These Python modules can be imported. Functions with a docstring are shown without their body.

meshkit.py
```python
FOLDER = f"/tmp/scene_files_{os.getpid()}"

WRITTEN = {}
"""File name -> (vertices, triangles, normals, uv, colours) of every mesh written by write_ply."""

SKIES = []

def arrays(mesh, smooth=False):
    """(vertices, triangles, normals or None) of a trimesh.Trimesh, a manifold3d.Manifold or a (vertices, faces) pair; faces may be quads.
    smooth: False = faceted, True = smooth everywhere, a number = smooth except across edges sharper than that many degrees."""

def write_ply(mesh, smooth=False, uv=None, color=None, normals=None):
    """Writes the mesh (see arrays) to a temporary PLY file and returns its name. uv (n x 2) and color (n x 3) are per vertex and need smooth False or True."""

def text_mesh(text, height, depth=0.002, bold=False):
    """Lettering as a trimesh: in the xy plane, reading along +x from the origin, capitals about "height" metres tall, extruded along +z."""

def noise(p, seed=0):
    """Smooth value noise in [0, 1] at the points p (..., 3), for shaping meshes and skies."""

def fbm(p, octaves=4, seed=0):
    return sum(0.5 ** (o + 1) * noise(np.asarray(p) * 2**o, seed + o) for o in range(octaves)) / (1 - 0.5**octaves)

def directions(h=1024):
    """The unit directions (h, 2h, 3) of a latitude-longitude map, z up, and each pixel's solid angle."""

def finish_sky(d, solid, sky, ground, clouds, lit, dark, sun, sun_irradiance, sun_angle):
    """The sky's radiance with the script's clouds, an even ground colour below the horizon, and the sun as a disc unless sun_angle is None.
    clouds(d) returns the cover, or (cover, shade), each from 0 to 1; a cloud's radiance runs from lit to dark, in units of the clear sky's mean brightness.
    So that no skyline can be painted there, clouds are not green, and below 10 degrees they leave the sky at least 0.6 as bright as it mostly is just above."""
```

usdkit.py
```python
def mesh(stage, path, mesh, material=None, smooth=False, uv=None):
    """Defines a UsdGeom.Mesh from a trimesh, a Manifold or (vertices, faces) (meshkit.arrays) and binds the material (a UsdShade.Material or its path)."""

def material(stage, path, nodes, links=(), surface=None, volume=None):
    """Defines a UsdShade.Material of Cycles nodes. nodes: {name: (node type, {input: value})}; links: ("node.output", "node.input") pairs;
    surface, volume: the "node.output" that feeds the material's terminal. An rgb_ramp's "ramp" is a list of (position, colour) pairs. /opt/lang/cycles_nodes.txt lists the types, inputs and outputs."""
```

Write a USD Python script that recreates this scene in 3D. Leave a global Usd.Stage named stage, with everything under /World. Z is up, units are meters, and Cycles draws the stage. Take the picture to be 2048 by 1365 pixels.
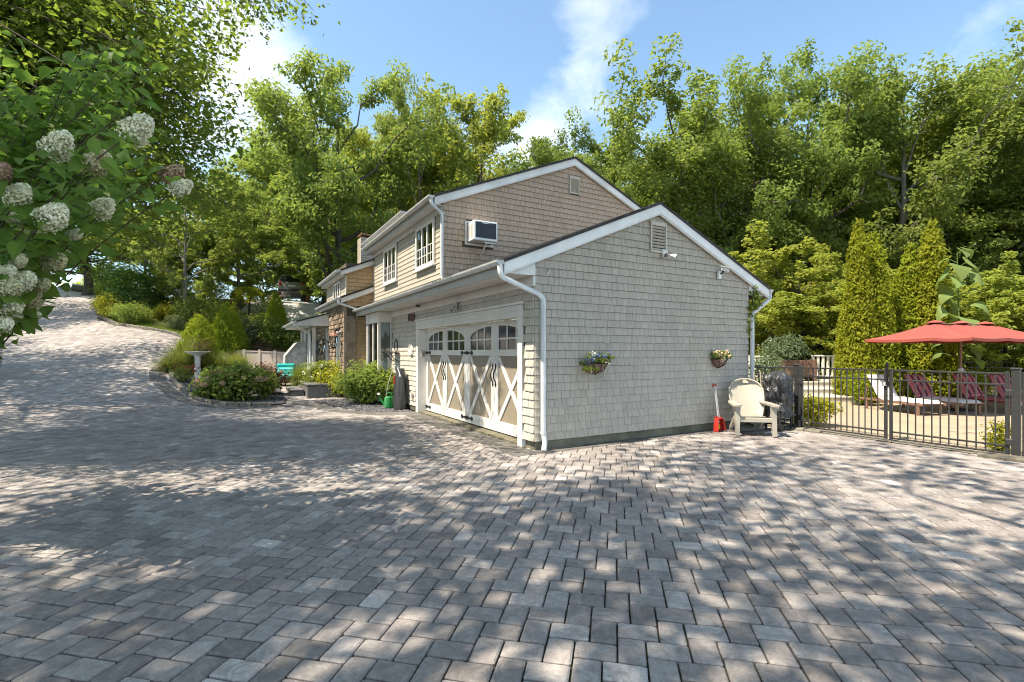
import math, random
import numpy as np
import trimesh, usdkit, meshkit
import shapely
from shapely.geometry import Polygon, Point, LineString
from scipy.interpolate import RBFInterpolator
from pxr import Usd, UsdGeom, UsdLux, UsdShade, Gf, Sdf, Vt

stage = Usd.Stage.CreateInMemory()
UsdGeom.SetStageUpAxis(stage, UsdGeom.Tokens.z)
UsdGeom.SetStageMetersPerUnit(stage, 1.0)
world = UsdGeom.Xform.Define(stage, '/World'); stage.SetDefaultPrim(world.GetPrim())
UsdGeom.Scope.Define(stage, '/World/Looks')
PI = math.pi

# ------------------------------------------------------------------ camera, sky, sun, exposure
FP, VH, CAMH = 975.0, 704.0, 1.6          # focal length and horizon in photograph pixels (2048 wide), eye height
cam = UsdGeom.Camera.Define(stage, '/World/camera')
cam.AddTranslateOp().Set(Gf.Vec3d(0, 0, CAMH)); cam.AddRotateXOp().Set(90.0)
cam.CreateHorizontalApertureAttr(36.0); cam.CreateVerticalApertureAttr(36.0 * 682 / 1024)
cam.CreateFocalLengthAttr(36.0 * FP / 2048)
cam.CreateVerticalApertureOffsetAttr((VH - 682.5) / 2048 * 36.0)
cam.CreateClippingRangeAttr(Gf.Vec2f(0.05, 2000))
EXPOSURE = 2.55
cam.CreateExposureAttr(EXPOSURE)
DA = np.array([-0.4954, 0.8687]); DB = np.array([0.8687, 0.4954])      # along the house's long wall / along its gable
SUN_EL = math.radians(60.0)
SUN_AZ = math.atan2(-0.879, -0.477)                                     # atan2(x, y) of the direction towards the sun
sun_dir = np.array([math.sin(SUN_AZ) * math.cos(SUN_EL), math.cos(SUN_AZ) * math.cos(SUN_EL), math.sin(SUN_EL)])
sun = UsdLux.DistantLight.Define(stage, '/World/sun')
sun.CreateIntensityAttr(0.46); sun.CreateAngleAttr(0.5); sun.CreateNormalizeAttr(True)
sun.CreateColorAttr(Gf.Vec3f(1.0, 0.885, 0.71))
z_ax = Gf.Vec3d(*map(float, sun_dir)); x_ax = Gf.Cross(Gf.Vec3d(0, 0, 1), z_ax).GetNormalized(); y_ax = Gf.Cross(z_ax, x_ax)
sun.AddTransformOp().Set(Gf.Matrix4d(*x_ax, 0, *y_ax, 0, *z_ax, 0, 0, 0, 40, 1))
sky = UsdLux.DomeLight.Define(stage, '/World/sky')
def pix_dir(u, v):
    d = np.array([(u - 1024) / FP, 1.0, (VH - v) / FP]); return d / np.linalg.norm(d)
nodes = {
    's': ('sky_texture', {'sky_type': 'single_scattering', 'sun_disc': False, 'sun_elevation': SUN_EL, 'sun_rotation': SUN_AZ, 'altitude': 20.0, 'air_density': 1.0, 'aerosol_density': 0.6, 'ozone_density': 1.6}),
    'tc': ('texture_coordinate', {}),
    'mp': ('mapping', {'scale': (1.0, 1.0, 1.7), 'location': (0.3, 0.15, 0.0)}),
    'n': ('noise_texture', {'scale': 3.6, 'detail': 7.0, 'roughness': 0.56, 'distortion': 0.25}),
    'n2': ('noise_texture', {'scale': 5.0, 'detail': 5.0, 'roughness': 0.55}),
    'cl': ('rgb_ramp', {'ramp': [(0.0, (0, 0, 0)), (0.48, (0, 0, 0)), (0.60, (0.30, 0.30, 0.30)), (0.74, (0.66, 0.66, 0.66)), (1.0, (0.85, 0.85, 0.85))]}),
    'cc': ('rgb_ramp', {'ramp': [(0.3, (1.45, 1.52, 1.7)), (0.65, (2.2, 2.2, 2.2))]}),
    'mix': ('mix_color', {'blend_type': 'mix', 'use_clamp': False}),
    'sat': ('hsv', {'hue': 0.488, 'saturation': 0.98, 'value': 0.345, 'fac': 1.0}),
    'bg': ('background_shader', {'strength': 0.15})}
links = [('tc.generated', 'mp.vector'), ('mp.vector', 'n.vector'), ('tc.generated', 'n2.vector'), ('n2.fac', 'cc.fac'),
         ('s.color', 'sat.color'), ('sat.color', 'mix.a'), ('cc.color', 'mix.b'), ('mix.result', 'bg.color')]
# cloud cover = noise plus soft banks where the photograph has its clouds
prev = 'n.fac'
for i, (u, v, r, a) in enumerate([(540, 130, 0.16, 0.10), (925, 140, 0.08, 0.12), (1420, 60, 0.14, -0.12), (1010, 60, .10, -.08), (1120, 200, 0.11, 0.14), (1170, 60, 0.06, 0.10), (1290, 90, 0.14, 0.10), (1990, 50, 0.08, 0.05), (1850, 20, 0.12, -.10), (760, 60, 0.14, -0.16), (1620, 40, 0.20, -0.16), (860, 20, .12, -.1)]):
    d = pix_dir(u, v)
    nodes[f'd{i}'] = ('vector_math', {'math_type': 'distance', 'vector2': tuple(d)})
    nodes[f'r{i}'] = ('map_range', {'range_type': 'smoothstep', 'from_min': 0.0, 'from_max': r * 1.6, 'to_min': a, 'to_max': 0.0, 'clamp': True})
    nodes[f'a{i}'] = ('math', {'math_type': 'add'})
    links += [('tc.generated', f'd{i}.vector1'), (f'd{i}.value', f'r{i}.value'), (f'r{i}.result', f'a{i}.value1'), (prev, f'a{i}.value2')]
    prev = f'a{i}.value'
links += [(prev, 'cl.fac'), ('cl.color', 'rb.color'), ('rb.val', 'mix.fac')]
nodes['rb'] = ('rgb_to_bw', {})
skym = usdkit.material(stage, '/World/Looks/sky_look', nodes, links, surface='bg.background')
UsdShade.MaterialBindingAPI.Apply(sky.GetPrim()).Bind(skym)

# ------------------------------------------------------------------ helpers
used = {}
def numbered(parent, name):
    k = (parent, name); n = used.get(k, 0); used[k] = n + 1
    return f'{parent}/{name}' if n == 0 else f'{parent}/{name}_{n:03d}'
def meta(prim, label=None, cat=None, group=None, kind=None):
    for key, val in (('label', label), ('category', cat), ('group', group), ('kind', kind)):
        if val: prim.SetCustomDataByKey(key, val)
    return prim
def path(p):
    return '/World' if p is None else str(p.GetPath())
def thing(name, label, cat, loc=(0, 0, 0), rotz=0.0, group=None, kind=None, scale=None):
    x = UsdGeom.Xform.Define(stage, numbered('/World', name))
    x.AddTranslateOp().Set(Gf.Vec3d(*map(float, loc)))
    if rotz: x.AddRotateZOp().Set(float(rotz))
    if scale is not None: x.AddScaleOp().Set(Gf.Vec3f(*map(float, np.broadcast_to(scale, 3))))
    return meta(x.GetPrim(), label, cat, group, kind)
def dup(src, label, loc, rotz=0.0, scale=None, group=None, cat=None):
    d = src.GetCustomData()
    name = src.GetName()
    if name[-4:-3] == '_' and name[-3:].isdigit(): name = name[:-4]
    p = thing(name, label, cat or d['category'], loc, rotz, group or d.get('group'), scale=scale)
    p.GetReferences().AddInternalReference(src.GetPath()); p.SetInstanceable(True)
    return p
class MB:
    """collects faces, then becomes one mesh"""
    def __init__(self): self.v = []; self.f = []; self.t = []; self.n = 0
    def add(self, v, f, tone=0.5):
        v = np.asarray(v, float).reshape(-1, 3); f = np.asarray(f, int)
        if f.shape[1] == 4: f = np.vstack([f[:, [0, 1, 2]], f[:, [0, 2, 3]]])
        self.v.append(v); self.f.append(f + self.n); self.t.append(np.broadcast_to(np.asarray(tone, float), (len(v),))); self.n += len(v)
        return self
    def tri(self, m, tone=0.5): return self.add(m.vertices, m.faces, tone)
    def box(self, x0, x1, y0, y1, z0, z1, tone=0.5):
        v = [(x, y, z) for x in (x0, x1) for y in (y0, y1) for z in (z0, z1)]
        return self.add(v, [(0, 1, 3, 2), (4, 6, 7, 5), (0, 4, 5, 1), (2, 3, 7, 6), (0, 2, 6, 4), (1, 5, 7, 3)], tone)
    def rbox(self, x0, x1, y0, y1, z0, z1, r=0.006, tone=0.5):
        """box with chamfered edges"""
        r = min(r, (x1-x0)*.45, (y1-y0)*.45, (z1-z0)*.45)
        p = [(x + sx*0, y, z) for x in (0,) for y in (0,) for z in (0,) for sx in (0,)]
        pts = []
        for X, sx in ((x0, 1), (x1, -1)):
            for Y, sy in ((y0, 1), (y1, -1)):
                for Z, sz in ((z0, 1), (z1, -1)):
                    pts += [(X, Y + sy*r, Z + sz*r), (X + sx*r, Y, Z + sz*r), (X + sx*r, Y + sy*r, Z)]
        h = trimesh.convex.convex_hull(np.array(pts))
        return self.add(h.vertices, h.faces, tone)
    def bar(self, a, b, w, t, up=(0, 0, 1), tone=0.5):
        """rectangular bar from a to b: w across, t along 'up'"""
        a = np.asarray(a, float); b = np.asarray(b, float); d = (b - a) / np.linalg.norm(b - a)
        s = np.cross(d, up); s /= np.linalg.norm(s); u = np.cross(s, d)
        v = [p + i * s * w / 2 + j * u * t / 2 for p in (a, b) for i in (-1, 1) for j in (-1, 1)]
        return self.add(v, [(0, 1, 3, 2), (4, 6, 7, 5), (0, 4, 5, 1), (2, 3, 7, 6), (0, 2, 6, 4), (1, 5, 7, 3)], tone)
    def tube(self, pts, r, n=8, tone=0.5, caps=True):
        pts = np.asarray(pts, float); m = len(pts); r = np.broadcast_to(np.asarray(r, float), (m,))
        d = np.gradient(pts, axis=0) if m > 2 else np.repeat(pts[1:] - pts[:1], 2, 0)
        d /= np.maximum(np.linalg.norm(d, axis=1, keepdims=True), 1e-9)
        ref = np.array([0, 0, 1.0]) if abs(d[0, 2]) < 0.9 else np.array([1.0, 0, 0])
        a = np.arange(n) / n * 2 * PI; V = []
        s = np.cross(d[0], ref); s /= np.linalg.norm(s)
        for k in range(m):
            s = s - d[k] * (s @ d[k]); s /= np.linalg.norm(s); u = np.cross(d[k], s)
            V.append(pts[k] + r[k] * (np.cos(a)[:, None] * s + np.sin(a)[:, None] * u))
        V = np.vstack(V); F = []
        for k in range(m - 1):
            for i in range(n):
                j = (i + 1) % n; F.append((k*n + i, k*n + j, (k+1)*n + j, (k+1)*n + i))
        F = np.array(F); F = np.vstack([F[:, [0, 1, 2]], F[:, [0, 2, 3]]])
        if caps:
            c = [(0, i + 1, i) for i in range(1, n - 1)] + [((m-1)*n, (m-1)*n + i, (m-1)*n + i + 1) for i in range(1, n - 1)]
            F = np.vstack([F, c])
        return self.add(V, F, tone)
    def lathe(self, prof, n=20, c=(0, 0, 0), tone=0.5):
        prof = np.asarray(prof, float); a = np.arange(n) / n * 2 * PI; m = len(prof)
        V = np.vstack([np.c_[p[0] * np.cos(a) + c[0], p[0] * np.sin(a) + c[1], np.full(n, p[1] + c[2])] for p in prof])
        F = np.array([(k*n + i, k*n + (i+1) % n, (k+1)*n + (i+1) % n, (k+1)*n + i) for k in range(m-1) for i in range(n)])
        return self.add(V, F, tone)
    def poly(self, poly, z0, z1, fn=None, tone=0.5):
        """extrude a polygon (2-D) between z0 and z1; fn maps (n,3) points"""
        if isinstance(poly, (list, tuple, np.ndarray)): poly = Polygon(poly)
        for g in getattr(poly, 'geoms', [poly]):
            if g.area < 1e-7: continue
            m = trimesh.creation.extrude_polygon(g, z1 - z0, engine='earcut')
            v = np.array(m.vertices); v[:, 2] += z0
            self.add(fn(v) if fn else v, m.faces, tone)
        return self
    def arrays(self):
        return np.vstack(self.v), np.vstack(self.f), np.concatenate(self.t)
def build(name, mb, mat, parent=None, smooth=False, label=None, cat=None, group=None, kind=None, tone=False):
    if isinstance(mb, MB):
        v, f, t = mb.arrays()
    else:
        v, f = np.array(mb.vertices), np.array(mb.faces); t = None
    m = usdkit.mesh(stage, numbered(path(parent), name), (v, f), MATS[mat], smooth=smooth)
    if tone and t is not None:
        UsdGeom.PrimvarsAPI(m).CreatePrimvar('tone', Sdf.ValueTypeNames.FloatArray, 'vertex').Set(Vt.FloatArray.FromNumpy(t.astype(np.float32)))
    m.CreateDoubleSidedAttr(True)
    meta(m.GetPrim(), label, cat, group, kind)
    return m.GetPrim()
def at(u, v, Y):
    """the point that the photograph shows at (u, v), Y metres ahead"""
    return np.array([(u - 1024) / FP * Y, Y, CAMH + (VH - v) / FP * Y])
HC = np.array([0.364, 7.88, 0.0])                                       # the garage's near corner
def H(t, s, z=0.0): return np.array([HC[0] + t * DB[0] + s * DA[0], HC[1] + t * DB[1] + s * DA[1], z])
HROT = math.degrees(math.atan2(DB[1], DB[0]))
# ------------------------------------------------------------------ materials
MATS = {}
def mat(name, col, rough=0.7, var=0.12, scale=3.0, col2=None, bump=0.0, bscale=40.0, spec=0.3, metal=0.0, rnd=0.0, stretch=None, island=0.0, coat=0.0, stain=0.0):
    """principled with noise between two colours, optional fine bump, per-object (rnd) and per-piece (island) brightness"""
    col = np.array(col, float); c2 = np.array(col2, float) if col2 is not None else np.clip(col * (1 + var), 0, 1)
    c1 = col if col2 is not None else col * (1 - var)
    nd = {'tc': ('texture_coordinate', {}), 'n': ('noise_texture', {'scale': scale, 'detail': 6.0, 'roughness': 0.6}),
          'r': ('rgb_ramp', {'ramp': [(0.32, tuple(c1)), (0.68, tuple(c2))]}),
          'p': ('principled_bsdf', {'roughness': rough, 'specular_ior_level': spec, 'metallic': metal, 'coat_weight': coat})}
    ln = [('n.fac', 'r.fac')]
    if stretch is not None:
        nd['mp'] = ('mapping', {'scale': tuple(stretch)}); ln += [('tc.object', 'mp.vector'), ('mp.vector', 'n.vector')]
    else: ln += [('tc.object', 'n.vector')]
    last = 'r.color'
    if rnd:
        nd['oi'] = ('object_info', {}); nd['mr'] = ('map_range', {'to_min': 1 - rnd, 'to_max': 1 + rnd}); nd['h1'] = ('hsv', {'fac': 1.0})
        ln += [('oi.random', 'mr.value'), ('mr.result', 'h1.value'), (last, 'h1.color')]; last = 'h1.color'
    if island:
        nd['gi'] = ('attribute', {'attribute': 'tone'}); nd['mi'] = ('map_range', {'to_min': 1 - island, 'to_max': 1 + island}); nd['h2'] = ('hsv', {'fac': 1.0})
        ln += [('gi.fac', 'mi.value'), ('mi.result', 'h2.value'), (last, 'h2.color')]; last = 'h2.color'
    if stain:
        nd['ge'] = ('geometry', {}); nd['sm'] = ('mapping', {'scale': (1.0, 1.0, 0.45)}); nd['sn'] = ('noise_texture', {'scale': 1.7, 'detail': 7.0, 'roughness': 0.66})
        nd['sr'] = ('map_range', {'from_min': 0.30, 'from_max': 0.68, 'to_min': 1 - stain, 'to_max': 1 + stain * .3, 'clamp': True}); nd['h3'] = ('hsv', {'fac': 1.0})
        ln += [('ge.position', 'sm.vector'), ('sm.vector', 'sn.vector'), ('sn.fac', 'sr.value'), ('sr.result', 'h3.value'), (last, 'h3.color')]; last = 'h3.color'
    ln.append((last, 'p.base_color'))
    if bump:
        nd['nb'] = ('noise_texture', {'scale': bscale, 'detail': 5.0, 'roughness': 0.65}); nd['b'] = ('bump', {'strength': bump, 'distance': 0.01})
        ln += [('mp.vector' if stretch is not None else 'tc.object', 'nb.vector'), ('nb.fac', 'b.height'), ('b.normal', 'p.normal')]
    MATS[name] = usdkit.material(stage, f'/World/Looks/{name}', nd, ln, surface='p.BSDF')
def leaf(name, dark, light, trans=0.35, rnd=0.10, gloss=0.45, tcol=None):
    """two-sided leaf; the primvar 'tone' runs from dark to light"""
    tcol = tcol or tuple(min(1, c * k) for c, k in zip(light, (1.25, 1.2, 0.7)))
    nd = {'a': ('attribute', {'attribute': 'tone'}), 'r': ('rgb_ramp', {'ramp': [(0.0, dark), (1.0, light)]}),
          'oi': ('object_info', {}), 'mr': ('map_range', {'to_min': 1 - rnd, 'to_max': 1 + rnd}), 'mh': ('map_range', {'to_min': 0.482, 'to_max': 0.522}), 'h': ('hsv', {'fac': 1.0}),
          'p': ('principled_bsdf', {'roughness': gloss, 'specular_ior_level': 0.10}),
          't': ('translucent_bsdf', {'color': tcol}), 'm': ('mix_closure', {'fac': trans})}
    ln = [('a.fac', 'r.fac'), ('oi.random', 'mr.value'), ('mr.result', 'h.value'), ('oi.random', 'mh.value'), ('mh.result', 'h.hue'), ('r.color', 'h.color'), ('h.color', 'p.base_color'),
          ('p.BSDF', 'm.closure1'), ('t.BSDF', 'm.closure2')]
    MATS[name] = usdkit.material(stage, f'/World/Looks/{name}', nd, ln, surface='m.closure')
def glass(name, tint=(0.9, 0.95, 0.95), rough=0.02, base=(0.02, 0.022, 0.025)):
    """window pane: mostly see-through, mirror-like at a slant"""
    nd = {'t': ('transparent_bsdf', {'color': tint}), 'g': ('glossy_bsdf', {'color': (1, 1, 1), 'roughness': rough}), 'f': ('fresnel', {'IOR': 1.9}), 'm': ('mix_closure', {})}
    MATS[name] = usdkit.material(stage, f'/World/Looks/{name}', nd, [('f.fac', 'm.fac'), ('t.BSDF', 'm.closure1'), ('g.BSDF', 'm.closure2')], surface='m.closure')

def paver_mat(name, ramp, gray=0.0):
    """concrete paver: a tone per paver, cloudy blend of light and dark within each, fine grain"""
    nd = {'tc': ('texture_coordinate', {}), 'ge': ('geometry', {}), 'a': ('attribute', {'attribute': 'tone'}),
          'n': ('noise_texture', {'scale': 11.0, 'detail': 8.0, 'roughness': 0.76, 'distortion': 1.0}),
          'g': ('noise_texture', {'scale': 95.0, 'detail': 5.0, 'roughness': 0.85}),
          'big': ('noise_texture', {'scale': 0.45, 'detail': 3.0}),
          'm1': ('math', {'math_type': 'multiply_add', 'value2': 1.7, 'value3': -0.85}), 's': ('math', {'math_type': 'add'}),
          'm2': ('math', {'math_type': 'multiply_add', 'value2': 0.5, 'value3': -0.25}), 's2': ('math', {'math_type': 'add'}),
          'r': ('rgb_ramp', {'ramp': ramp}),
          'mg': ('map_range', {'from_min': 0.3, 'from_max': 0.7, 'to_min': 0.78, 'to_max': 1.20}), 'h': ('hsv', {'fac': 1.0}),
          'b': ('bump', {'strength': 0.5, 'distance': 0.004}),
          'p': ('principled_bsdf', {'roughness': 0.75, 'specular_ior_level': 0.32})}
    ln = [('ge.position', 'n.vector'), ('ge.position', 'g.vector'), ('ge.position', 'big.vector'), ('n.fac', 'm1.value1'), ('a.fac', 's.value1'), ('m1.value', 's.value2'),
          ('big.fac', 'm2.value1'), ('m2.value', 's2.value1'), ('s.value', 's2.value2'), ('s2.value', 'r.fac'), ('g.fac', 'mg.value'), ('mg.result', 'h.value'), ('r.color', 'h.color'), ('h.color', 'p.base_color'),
          ('g.fac', 'b.height'), ('b.normal', 'p.normal')]
    MATS[name] = usdkit.material(stage, f'/World/Looks/{name}', nd, ln, surface='p.BSDF')

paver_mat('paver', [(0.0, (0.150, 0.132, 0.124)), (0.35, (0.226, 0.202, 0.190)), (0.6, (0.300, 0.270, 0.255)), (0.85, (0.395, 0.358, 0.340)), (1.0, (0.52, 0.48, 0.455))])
paver_mat('border_paver', [(0.0, (0.085, 0.080, 0.076)), (0.5, (0.122, 0.114, 0.108)), (1.0, (0.175, 0.165, 0.155))])
mat('joint_sand', (0.035, 0.030, 0.024), 0.95, col2=(0.055, 0.056, 0.030), scale=2.5)
mat('soil', (0.045, 0.036, 0.025), 0.95, col2=(0.085, 0.075, 0.04), scale=1.4, bump=0.5, bscale=12)
mat('gravel', (0.13, 0.13, 0.14), 0.85, island=0.65, var=0.25, scale=30)
mat('gravel_bed', (0.06, 0.06, 0.065), 0.95, 0.3, 30)
mat('pool_deck', (0.36, 0.285, 0.20), 0.85, 0.10, 1.2, bump=0.2, bscale=60, stain=0.14)
mat('deck_step', (0.52, 0.49, 0.42), 0.8, 0.08, 2)
def shingle_mat(name, col):
    mat(name, col, 0.72, 0.10, 9.0, island=0.07, bump=0.4, bscale=26, stretch=(3.2, 3.2, 0.35), spec=0.25, stain=0.08)
shingle_mat('shingle', (0.505, 0.462, 0.40))
shingle_mat('shingle_warm', (0.54, 0.415, 0.325))
shingle_mat('shingle_tan', (0.50, 0.36, 0.22))
mat('wall_back', (0.11, 0.095, 0.075), 0.95)
mat('clapboard', (0.45, 0.41, 0.34), 0.6, 0.05, 3, island=0.05, bump=0.15, bscale=30, stretch=(6, .6, 6), stain=0.14)
mat('white_trim', (0.71, 0.68, 0.64), 0.5, 0.05, 2.5, bump=0.08, bscale=14, stain=0.14)
mat('white_soffit', (0.66, 0.645, 0.62), 0.6, 0.05, 2, stain=0.14)
mat('gutter_metal', (0.50, 0.495, 0.475), 0.5, 0.10, 4, spec=0.4, stain=0.14)
mat('rake_white', (0.70, 0.69, 0.68), 0.45, 0.08, 2, stain=0.14)
mat('downspout_metal', (0.66, 0.68, 0.70), 0.4, 0.12, 5, spec=0.5, stain=0.14)
mat('roof_shingle', (0.035, 0.034, 0.034), 0.9, 0.35, 6, bump=0.5, bscale=30, island=0.25)
mat('foundation', (0.16, 0.145, 0.105), 0.95, 0.35, 3, bump=0.6, bscale=14, stain=0.14)
mat('door_beige', (0.265, 0.225, 0.17), 0.6, 0.06, 2, stain=0.05)
mat('black_iron', (0.012, 0.012, 0.013), 0.4, 0.2, 10)
mat('dark_inside', (0.012, 0.011, 0.010), 0.9)
mat('window_black', (0.018, 0.022, 0.028), 0.06, 0.1, 3, spec=0.8)
glass('pane')
mat('curtain', (0.62, 0.62, 0.60), 0.9, 0.05)
mat('lace', (0.75, 0.76, 0.72), 0.9, 0.05)
mat('stone', (0.24, 0.18, 0.13), 0.9, island=0.45, var=0.3, scale=8, bump=0.7, bscale=20)
mat('wall_stone', (0.25, 0.20, 0.15), 0.9, island=0.35, var=0.3, scale=5, bump=0.7, bscale=14)
mat('step_stone', (0.12, 0.118, 0.115), 0.9, 0.25, 12, bump=0.5, bscale=30, island=0.2)
mat('kerb_stone', (0.17, 0.155, 0.125), 0.9, 0.3, 12, bump=0.8, bscale=24, island=0.3)
mat('bark', (0.085, 0.07, 0.055), 0.95, 0.45, 5, bump=0.8, bscale=9, stretch=(3, 3, .6))
mat('bark_light', (0.16, 0.145, 0.12), 0.95, 0.4, 5, bump=0.8, bscale=9, stretch=(3, 3, .6))
mat('fence_metal', (0.030, 0.030, 0.030), 0.45, 0.1, 6, spec=0.5)
mat('plastic_cream', (0.40, 0.37, 0.31), 0.45, 0.05, 3, spec=0.4, stain=0.14)
mat('cover_black', (0.036, 0.037, 0.040), 0.36, 0.2, 6, spec=0.7, bump=0.25, bscale=12)
mat('cart_dark', (0.03, 0.03, 0.03), 0.6)
mat('red_plastic', (0.36, 0.028, 0.02), 0.4, 0.08)
mat('label_yellow', (0.55, 0.40, 0.04), 0.5)
mat('metal_grey', (0.42, 0.42, 0.43), 0.4, 0.1, metal=0.0, spec=0.6)
mat('white_plastic', (0.72, 0.73, 0.74), 0.4, 0.06, stain=0.14)
mat('ac_grille', (0.045, 0.052, 0.068), 0.55)
mat('lamp_bulb', (0.12, 0.11, 0.10), 0.2, spec=0.6)
mat('green_plastic', (0.02, 0.22, 0.05), 0.4, 0.1)
mat('rubber_black', (0.02, 0.02, 0.02), 0.6)
mat('wicker', (0.09, 0.055, 0.04), 0.8, 0.3, 40, bump=0.5, bscale=80)
mat('turquoise', (0.02, 0.42, 0.40), 0.85, 0.08, 8)
mat('turquoise_pale', (0.12, 0.60, 0.56), 0.85, 0.08, 8)
mat('vinyl_beige', (0.46, 0.40, 0.35), 0.5, 0.04, 2)
mat('tarp_grey', (0.42, 0.40, 0.38), 0.6, 0.3, 6)
mat('marble_white', (0.66, 0.65, 0.62), 0.6, 0.1, 8)
mat('terracotta', (0.42, 0.18, 0.08), 0.8, 0.12)
mat('umbrella_red', (0.29, 0.070, 0.056), 0.8, 0.06, 2)
mat('pole_bronze', (0.20, 0.115, 0.085), 0.5, 0.1)
mat('cushion_white', (0.60, 0.58, 0.55), 0.9, 0.04)
mat('planter_brown', (0.16, 0.095, 0.075), 0.8, 0.2, 6)
mat('white_paint', (0.76, 0.74, 0.68), 0.5, 0.05)
mat('car_white', (0.70, 0.71, 0.72), 0.3, 0.03, coat=0.4)
mat('car_dark', (0.03, 0.032, 0.035), 0.3, 0.05, coat=0.4)
mat('car_silver', (0.30, 0.30, 0.29), 0.3, 0.05, coat=0.4)
mat('tail_red', (0.35, 0.02, 0.02), 0.3)
mat('pole_wood', (0.20, 0.11, 0.065), 0.9, 0.25, 4, stretch=(4, 4, .4))
mat('concrete_drive', (0.50, 0.49, 0.47), 0.85, 0.10, 1.0)
mat('copper_cap', (0.22, 0.11, 0.07), 0.5, 0.2)
mat('chimney_brick', (0.42, 0.36, 0.29), 0.9, 0.2, 6)
mat('wood_stick', (0.40, 0.36, 0.30), 0.8)
mat('flower_white', (0.74, 0.72, 0.47), 0.85, col2=(0.87, 0.85, 0.67), scale=14, island=0.25)
mat('flower_faded', (0.50, 0.45, 0.25), 0.85, col2=(0.62, 0.60, 0.36), scale=14, island=0.3)
mat('flower_pink', (0.42, 0.22, 0.17), 0.85, col2=(0.44, 0.36, 0.22), scale=9, island=0.35)
mat('flower_blue', (0.12, 0.18, 0.36), 0.8, 0.3, island=0.5)
mat('flower_peach', (0.72, 0.40, 0.22), 0.8, col2=(0.80, 0.68, 0.52), scale=12, island=0.3)
mat('flower_red', (0.30, 0.05, 0.04), 0.8, 0.3, island=0.5)
mat('flower_mauve', (0.32, 0.10, 0.20), 0.8, 0.3, island=0.5)
mat('cord_dark', (0.05, 0.05, 0.05), 0.6)
# striped cushions: stripes across the lounger's local x
MATS['stripes'] = usdkit.material(stage, '/World/Looks/stripes', {
    'tc': ('texture_coordinate', {}), 'w': ('wave_texture', {'wave_type': 'bands', 'bands_direction': 'x', 'profile': 'sine', 'scale': 1.9, 'distortion': 0.0}),
    'r': ('rgb_ramp', {'ramp': [(0.0, (0.10, 0.02, 0.045)), (0.42, (0.14, 0.025, 0.05)), (0.48, (0.50, 0.16, 0.17)), (0.72, (0.55, 0.22, 0.22)), (0.78, (0.42, 0.12, 0.10)), (1.0, (0.40, 0.10, 0.09))]}),
    'p': ('principled_bsdf', {'roughness': 0.9})}, [('tc.object', 'w.vector'), ('w.fac', 'r.fac'), ('r.color', 'p.base_color')], surface='p.BSDF')
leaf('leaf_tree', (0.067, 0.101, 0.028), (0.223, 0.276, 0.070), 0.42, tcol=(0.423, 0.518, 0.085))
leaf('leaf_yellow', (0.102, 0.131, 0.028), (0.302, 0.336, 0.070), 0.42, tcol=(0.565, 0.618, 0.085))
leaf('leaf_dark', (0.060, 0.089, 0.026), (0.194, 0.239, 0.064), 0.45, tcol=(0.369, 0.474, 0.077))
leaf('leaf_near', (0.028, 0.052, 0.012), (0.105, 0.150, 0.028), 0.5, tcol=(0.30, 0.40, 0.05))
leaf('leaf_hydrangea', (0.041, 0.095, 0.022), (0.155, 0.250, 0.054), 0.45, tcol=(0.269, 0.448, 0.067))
leaf('leaf_lime', (0.110, 0.132, 0.015), (0.329, 0.342, 0.034), 0.45, tcol=(0.600, 0.600, 0.050))
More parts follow.
